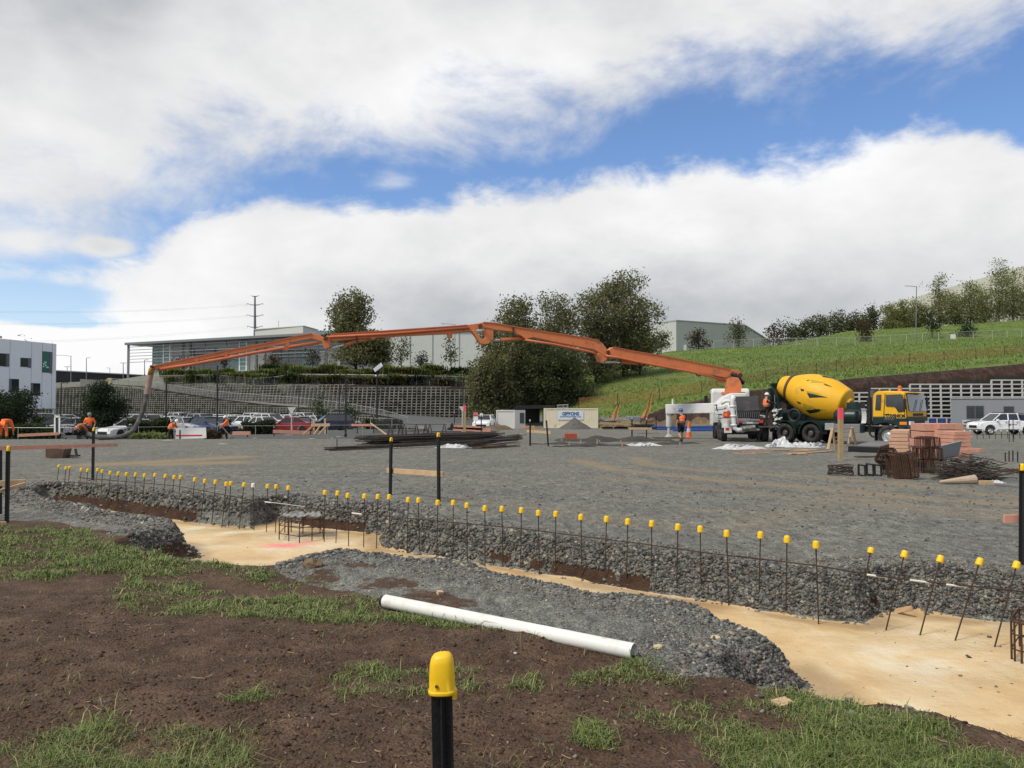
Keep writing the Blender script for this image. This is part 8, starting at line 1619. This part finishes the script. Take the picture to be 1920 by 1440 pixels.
def person(label,loc,rz,pose,top=M_hiv,legs=M_dkc,hat=None,vest=None,sleeves='short',shorts=False,hood=False,scale=1.0):
 J=dict(STAND); J.update(pose); J={k:Vector(v)for k,v in J.items()}; root=thing('person',label,'person',loc,rz); root.scale=(scale,)*3
 MW[root.name]=Matrix.Translation(Vector(loc))@Matrix.Rotation(rz,4,'Z')@Matrix.Scale(scale,4)
 f=J['face'].normalized(); nk,hd_=J['nec'],J['hea']; upv=(hd_-nk).normalized(); sd_=upv.cross(f).normalized(); f=sd_.cross(upv)
 ch=[[(J['pel'],.115),(J['spi'],.11),(J['che'],.125),(nk,.058),(hd_-upv*.03+f*.0,.072),(hd_+upv*.05,.086),(hd_+upv*.105,.062)],[(hd_-upv*.03,.072),(hd_-upv*.07+f*.055,.045)],[(hd_+upv*.05,.086),(hd_+upv*.012+f*.098,.014)]]
 for s_ in 'LR':
  w=J['wr'+s_]; e=J['el'+s_]; d=(w-e).normalized(); c_=1 if s_=='L' else-1
  pal=w+d*.075; side=d.cross(Vector((0,0,1)))
  if side.length<.2:side=Vector((0,c_,0)).cross(d)
  side.normalize(); nrm=side.cross(d)
  ch.append([(J['che'],.125),(J['sh'+s_],.068),(J['sh'+s_].lerp(e,.5),.052),(e,.043),(e.lerp(w,.4),.042),(w,.028),(pal,.034)])
  for k in range(4):b0=pal+side*(k-1.5)*.018+d*.01; ln=(.062,.074,.070,.055)[k]; ch.append([(pal,.034),(b0+d*.028,.0105),(b0+d*ln-nrm*.012,.0095),(b0+d*(ln+.02)-nrm*.035,.008)])
  tb=w+d*.03+side*.03*c_; ch.append([(w,.028),(tb,.014),(tb+d*.035+side*.022*c_-nrm*.01,.011),(tb+d*.06+side*.018*c_-nrm*.02,.009)])
  ch.append([(J['pel'],.115),(J['hi'+s_],.095),(J['hi'+s_].lerp(J['kn'+s_],.5),.078),(J['kn'+s_],.056),(J['kn'+s_].lerp(J['an'+s_],.35),.056),(J['an'+s_],.038),(J['an'+s_]+Vector((.05,0,-.045)),.036),(J['an'+s_]+Vector((.16,0,-.055)),.03)])
 skin_mesh('body',ch,M_skin,root)
 sh=[[(J['pel']+Vector((0,0,.02)),.145),(J['spi'],.145),(J['che'],.158),(nk-upv*.03,.085)]]
 for s_ in 'LR':
  e,w=J['el'+s_],J['wr'+s_]; a=[(J['che'],.158),(J['sh'+s_],.090),(J['sh'+s_].lerp(e,.55),.072)]
  a+=[(e,.066)]+([(e.lerp(w,.5),.058),(w,.045)]if sleeves=='long' else[])
  sh.append(a)
 shirt=skin_mesh('shirt',sh,top,root)
 tr=[[(J['pel'],.150)]]
 for s_ in 'LR':
  h_,k_,a_=J['hi'+s_],J['kn'+s_],J['an'+s_]; q_=[(J['pel'],.150),(h_,.112),(h_.lerp(k_,.5),.098),(k_,.078)]
  if not shorts:q_+=[(k_.lerp(a_,.5),.070),(a_+Vector((0,0,.03)),.062)]
  tr.append(q_)
 skin_mesh('shorts' if shorts else 'trousers',tr,legs,root)
 for s_ in 'LR':
  a_=J['an'+s_]; m_=MB(); m_.lathe([(.058,.10),(.062,.0),(.06,-.05),(.05,-.08)],a_,n=10); m_.box(a_+Vector((.08,0,-.045)),(.24,.095,.07),top=(.85,.85)); m_.build('boot',M_boot,root,True,bevel=.02)
 if vest:
  v_=[[(J['pel'].lerp(J['spi'],.1),.168),(J['spi'],.166),(J['che'],.182),(nk-upv*.05,.12)]]
  for s_ in 'LR':v_.append([(J['che'],.170),(J['sh'+s_].lerp(J['che'],.1),.112)])
  vo=skin_mesh('vest',v_,vest,root)
  ax=(J['che']-J['spi']).normalized(); m_=MB(); c_=J['spi'].lerp(J['che'],.15); m_.lathe([(.178,-.018),(.178,.018)],c_,ax,16,False); m_.build('tape',M_refl,vo)
 if hat is not None:
  Mh=Matrix((f,sd_,upv)).transposed(); c_=hd_+upv*.045; m_=MB(); n_=16
  prof=[(.118,.0),(.116,.03),(.104,.075),(.075,.11),(.035,.128),(.002,.132)]
  m_.add([c_+Mh@Vector((r*math.cos(2*math.pi*j/n_)*1.12,r*math.sin(2*math.pi*j/n_),z))for r,z in prof for j in range(n_)],[(i*n_+j,i*n_+(j+1)%n_,(i+1)*n_+(j+1)%n_,(i+1)*n_+j)for i in range(len(prof)-1)for j in range(n_)])
  m_.box(c_+Mh@Vector((.135,0,.0)),(.11,.19,.014),Mh); m_.box(c_+Mh@Vector((0,0,.128)),(.2,.025,.012),Mh); m_.build('helmet' if hat is not M_hatg else 'cap',hat,root,True)
 hc=hd_+upv*.03; m_=MB(); Mh=Matrix((f,sd_,upv)).transposed()
 for s_ in(-1,1):m_.ball(hc+Mh@Vector((.078,s_*.032,.01)),.011,6,4)
 m_.build('eyes',M_hair,root); m_=MB(); m_.box(hc+Mh@Vector((.080,0,-.062)),(.02,.05,.010),Mh); m_.build('mouth',mat('lip',(.25,.09,.08),.6),root)
 m_=MB()
 for s_ in(-1,1):m_.ball(hc+Mh@Vector((-.005,s_*.088,-.01)),(.02,.012,.032),6,5)
 m_.build('ears',M_skin,root); m_=MB(); m_.ball(hc+Mh@Vector((-.02,0,.03)),(.092,.088,.085),12,8); m_.build('hair',M_hair if not hood else top,root,True)
 return root
def tool(name,label,a,b,head,m=M_tan):
 root=thing(name,label,'rake',b); m_=MB(); m_.tube([a,b],.02,8); m_.build('handle',m,root,world=True); m_=MB(); d=(Vector(b)-Vector(a)); d.z=0; d.normalize(); s_=Vector((-d.y,d.x,0)); m_.bar(Vector(b)-s_*.25,Vector(b)+s_*.25,.03,.1); m_.build('blade',M_steel,root,world=True)
 # walking man in black with the blue helmet, seen from behind
g_=at(1277,42.6); person('man in black with blue helmet and orange vest walking away by the cone',g_,R(100),dict(anL=(-.22,.10,.16),knL=(.06,.10,.50),anR=(.18,-.09,.09),knR=(.12,-.10,.50),elL=(-.14,.26,1.16),wrL=(-.05,.27,.93),elR=(.06,-.27,1.15),wrR=(.2,-.24,.98),face=(1,.55,0)),M_dkc,M_dkc,M_hatb,M_hiv,'short',True)
# standing worker with the grey cap at the hose
g_=at(169,47.4); person('worker in orange shirt with grey cap standing behind the hose before the pointed bush',g_,R(-72),dict(elL=(.0,.30,1.16),elR=(.0,-.30,1.16),wrL=(.12,.26,.94),wrR=(.12,-.26,.94)),M_hiv,M_dkc,M_hatg,None,'short')
# crouching worker holding the hose end
g_=at(149,43.0); person('worker in dusty orange vest crouching with his back to us at the hose end',g_,R(40),dict(pel=(-.18,0,.42),spi=(-.08,0,.62),che=(.10,0,.80),nec=(.24,0,.87),hea=(.36,0,.90),shL=(.12,.19,.84),shR=(.12,-.19,.84),elL=(.34,.26,.62),elR=(.34,-.26,.62),wrL=(.48,.16,.42),wrR=(.48,-.16,.42),hiL=(-.16,.10,.40),hiR=(-.16,-.10,.40),knL=(.24,.17,.52),knR=(.24,-.17,.52),anL=(-.02,.16,.09),anR=(-.02,-.16,.09),face=(1,0,-.5)),M_hivd,M_dkc,None,M_hivd,'long',False,True,.9)
# bent worker at the far left edge
g_=at(9,42.5); person('worker in bright orange overalls bent double at the left edge of the picture',g_,R(95),dict(pel=(-.16,0,.84),spi=(.02,0,.98),che=(.24,0,.98),nec=(.38,0,.90),hea=(.48,0,.78),shL=(.26,.20,.98),shR=(.26,-.20,.98),elL=(.30,.30,.66),elR=(.30,-.30,.66),wrL=(.34,.30,.38),wrR=(.34,-.30,.38),hiL=(-.14,.11,.82),hiR=(-.14,-.11,.82),knL=(-.06,.16,.46),knR=(-.06,-.16,.46),anL=(-.1,.20,.09),anR=(-.1,-.20,.09),face=(.4,0,-1)),M_hiv,M_hiv,None,None,'long',False,True)
# raking workers
g_=at(321,50.5); person('worker in orange vest with white helmet bent forward over a rake before the plywood board',g_,R(-12),dict(pel=(-.14,0,.92),spi=(.0,0,1.08),che=(.16,0,1.22),nec=(.28,0,1.32),hea=(.37,0,1.42),shL=(.16,.2,1.28),shR=(.16,-.2,1.28),elL=(.28,.30,1.04),elR=(.30,-.28,1.04),wrL=(.46,.12,.98),wrR=(.58,-.06,.82),knL=(.05,.13,.5),knR=(.0,-.13,.5),face=(1,0,-.5)),M_hiv,M_dkc,M_hatw,M_hiv,'short',scale=1.0)
tool('rake','long handled rake held by the bent worker before the plywood board',g_+Vector((.10,.05,1.30)),g_+Vector((1.05,-.45,.45)),None)
g_=at(426,55.5); person('worker in orange jacket with white helmet standing with a rake right of the tall pole',g_,R(200),dict(elL=(.18,.26,1.18),elR=(.16,-.26,1.16),wrL=(.34,.10,1.10),wrR=(.36,-.12,.98),knL=(.06,.12,.5),hea=(.08,0,1.61),face=(1,0,-.3)),M_hiv,M_dkc,M_hatw,M_hiv,'long')
tool('rake','long handled rake held by the standing worker right of the tall pole',g_+Vector((-.62,-.1,1.35)),g_+Vector((.45,-.3,.25)),None)
# operator on the rear step of the mixer truck
q0=ml(1440,801,.9); wpos=MW[mix.name]@Vector((ml(1437,800,-.1).x,-.1,0)); stand=P(1437,799,wpos.y); person('operator in orange vest with white helmet standing on the rear step of the mixer truck',stand,R(15),dict(elL=(.14,.28,1.24),wrL=(.38,.2,1.30),elR=(.16,-.27,1.22),wrR=(.42,-.16,1.22),anL=(-.1,.12,.08),knL=(.10,.12,.52),knR=(-.06,-.12,.50),anR=(-.16,-.14,.08),face=(1,.3,0)),M_dkc,M_dkc,M_hatw,M_hiv,'long')
st=thing('step_platform','small dark steel platform under the operator at the back of the mixer truck','platform',stand-Vector((0,0,.03))); m_=MB(); m_.box((0,0,0),(.9,.7,.05)); m_.build('deck',M_grey,st)
for sx_ in(-.4,.4):m_=MB(); m_.tube([(sx_,0,0),(sx_,0,gz(stand.x,stand.y)-stand.z)],.03,6); m_.build('leg',M_black,st)
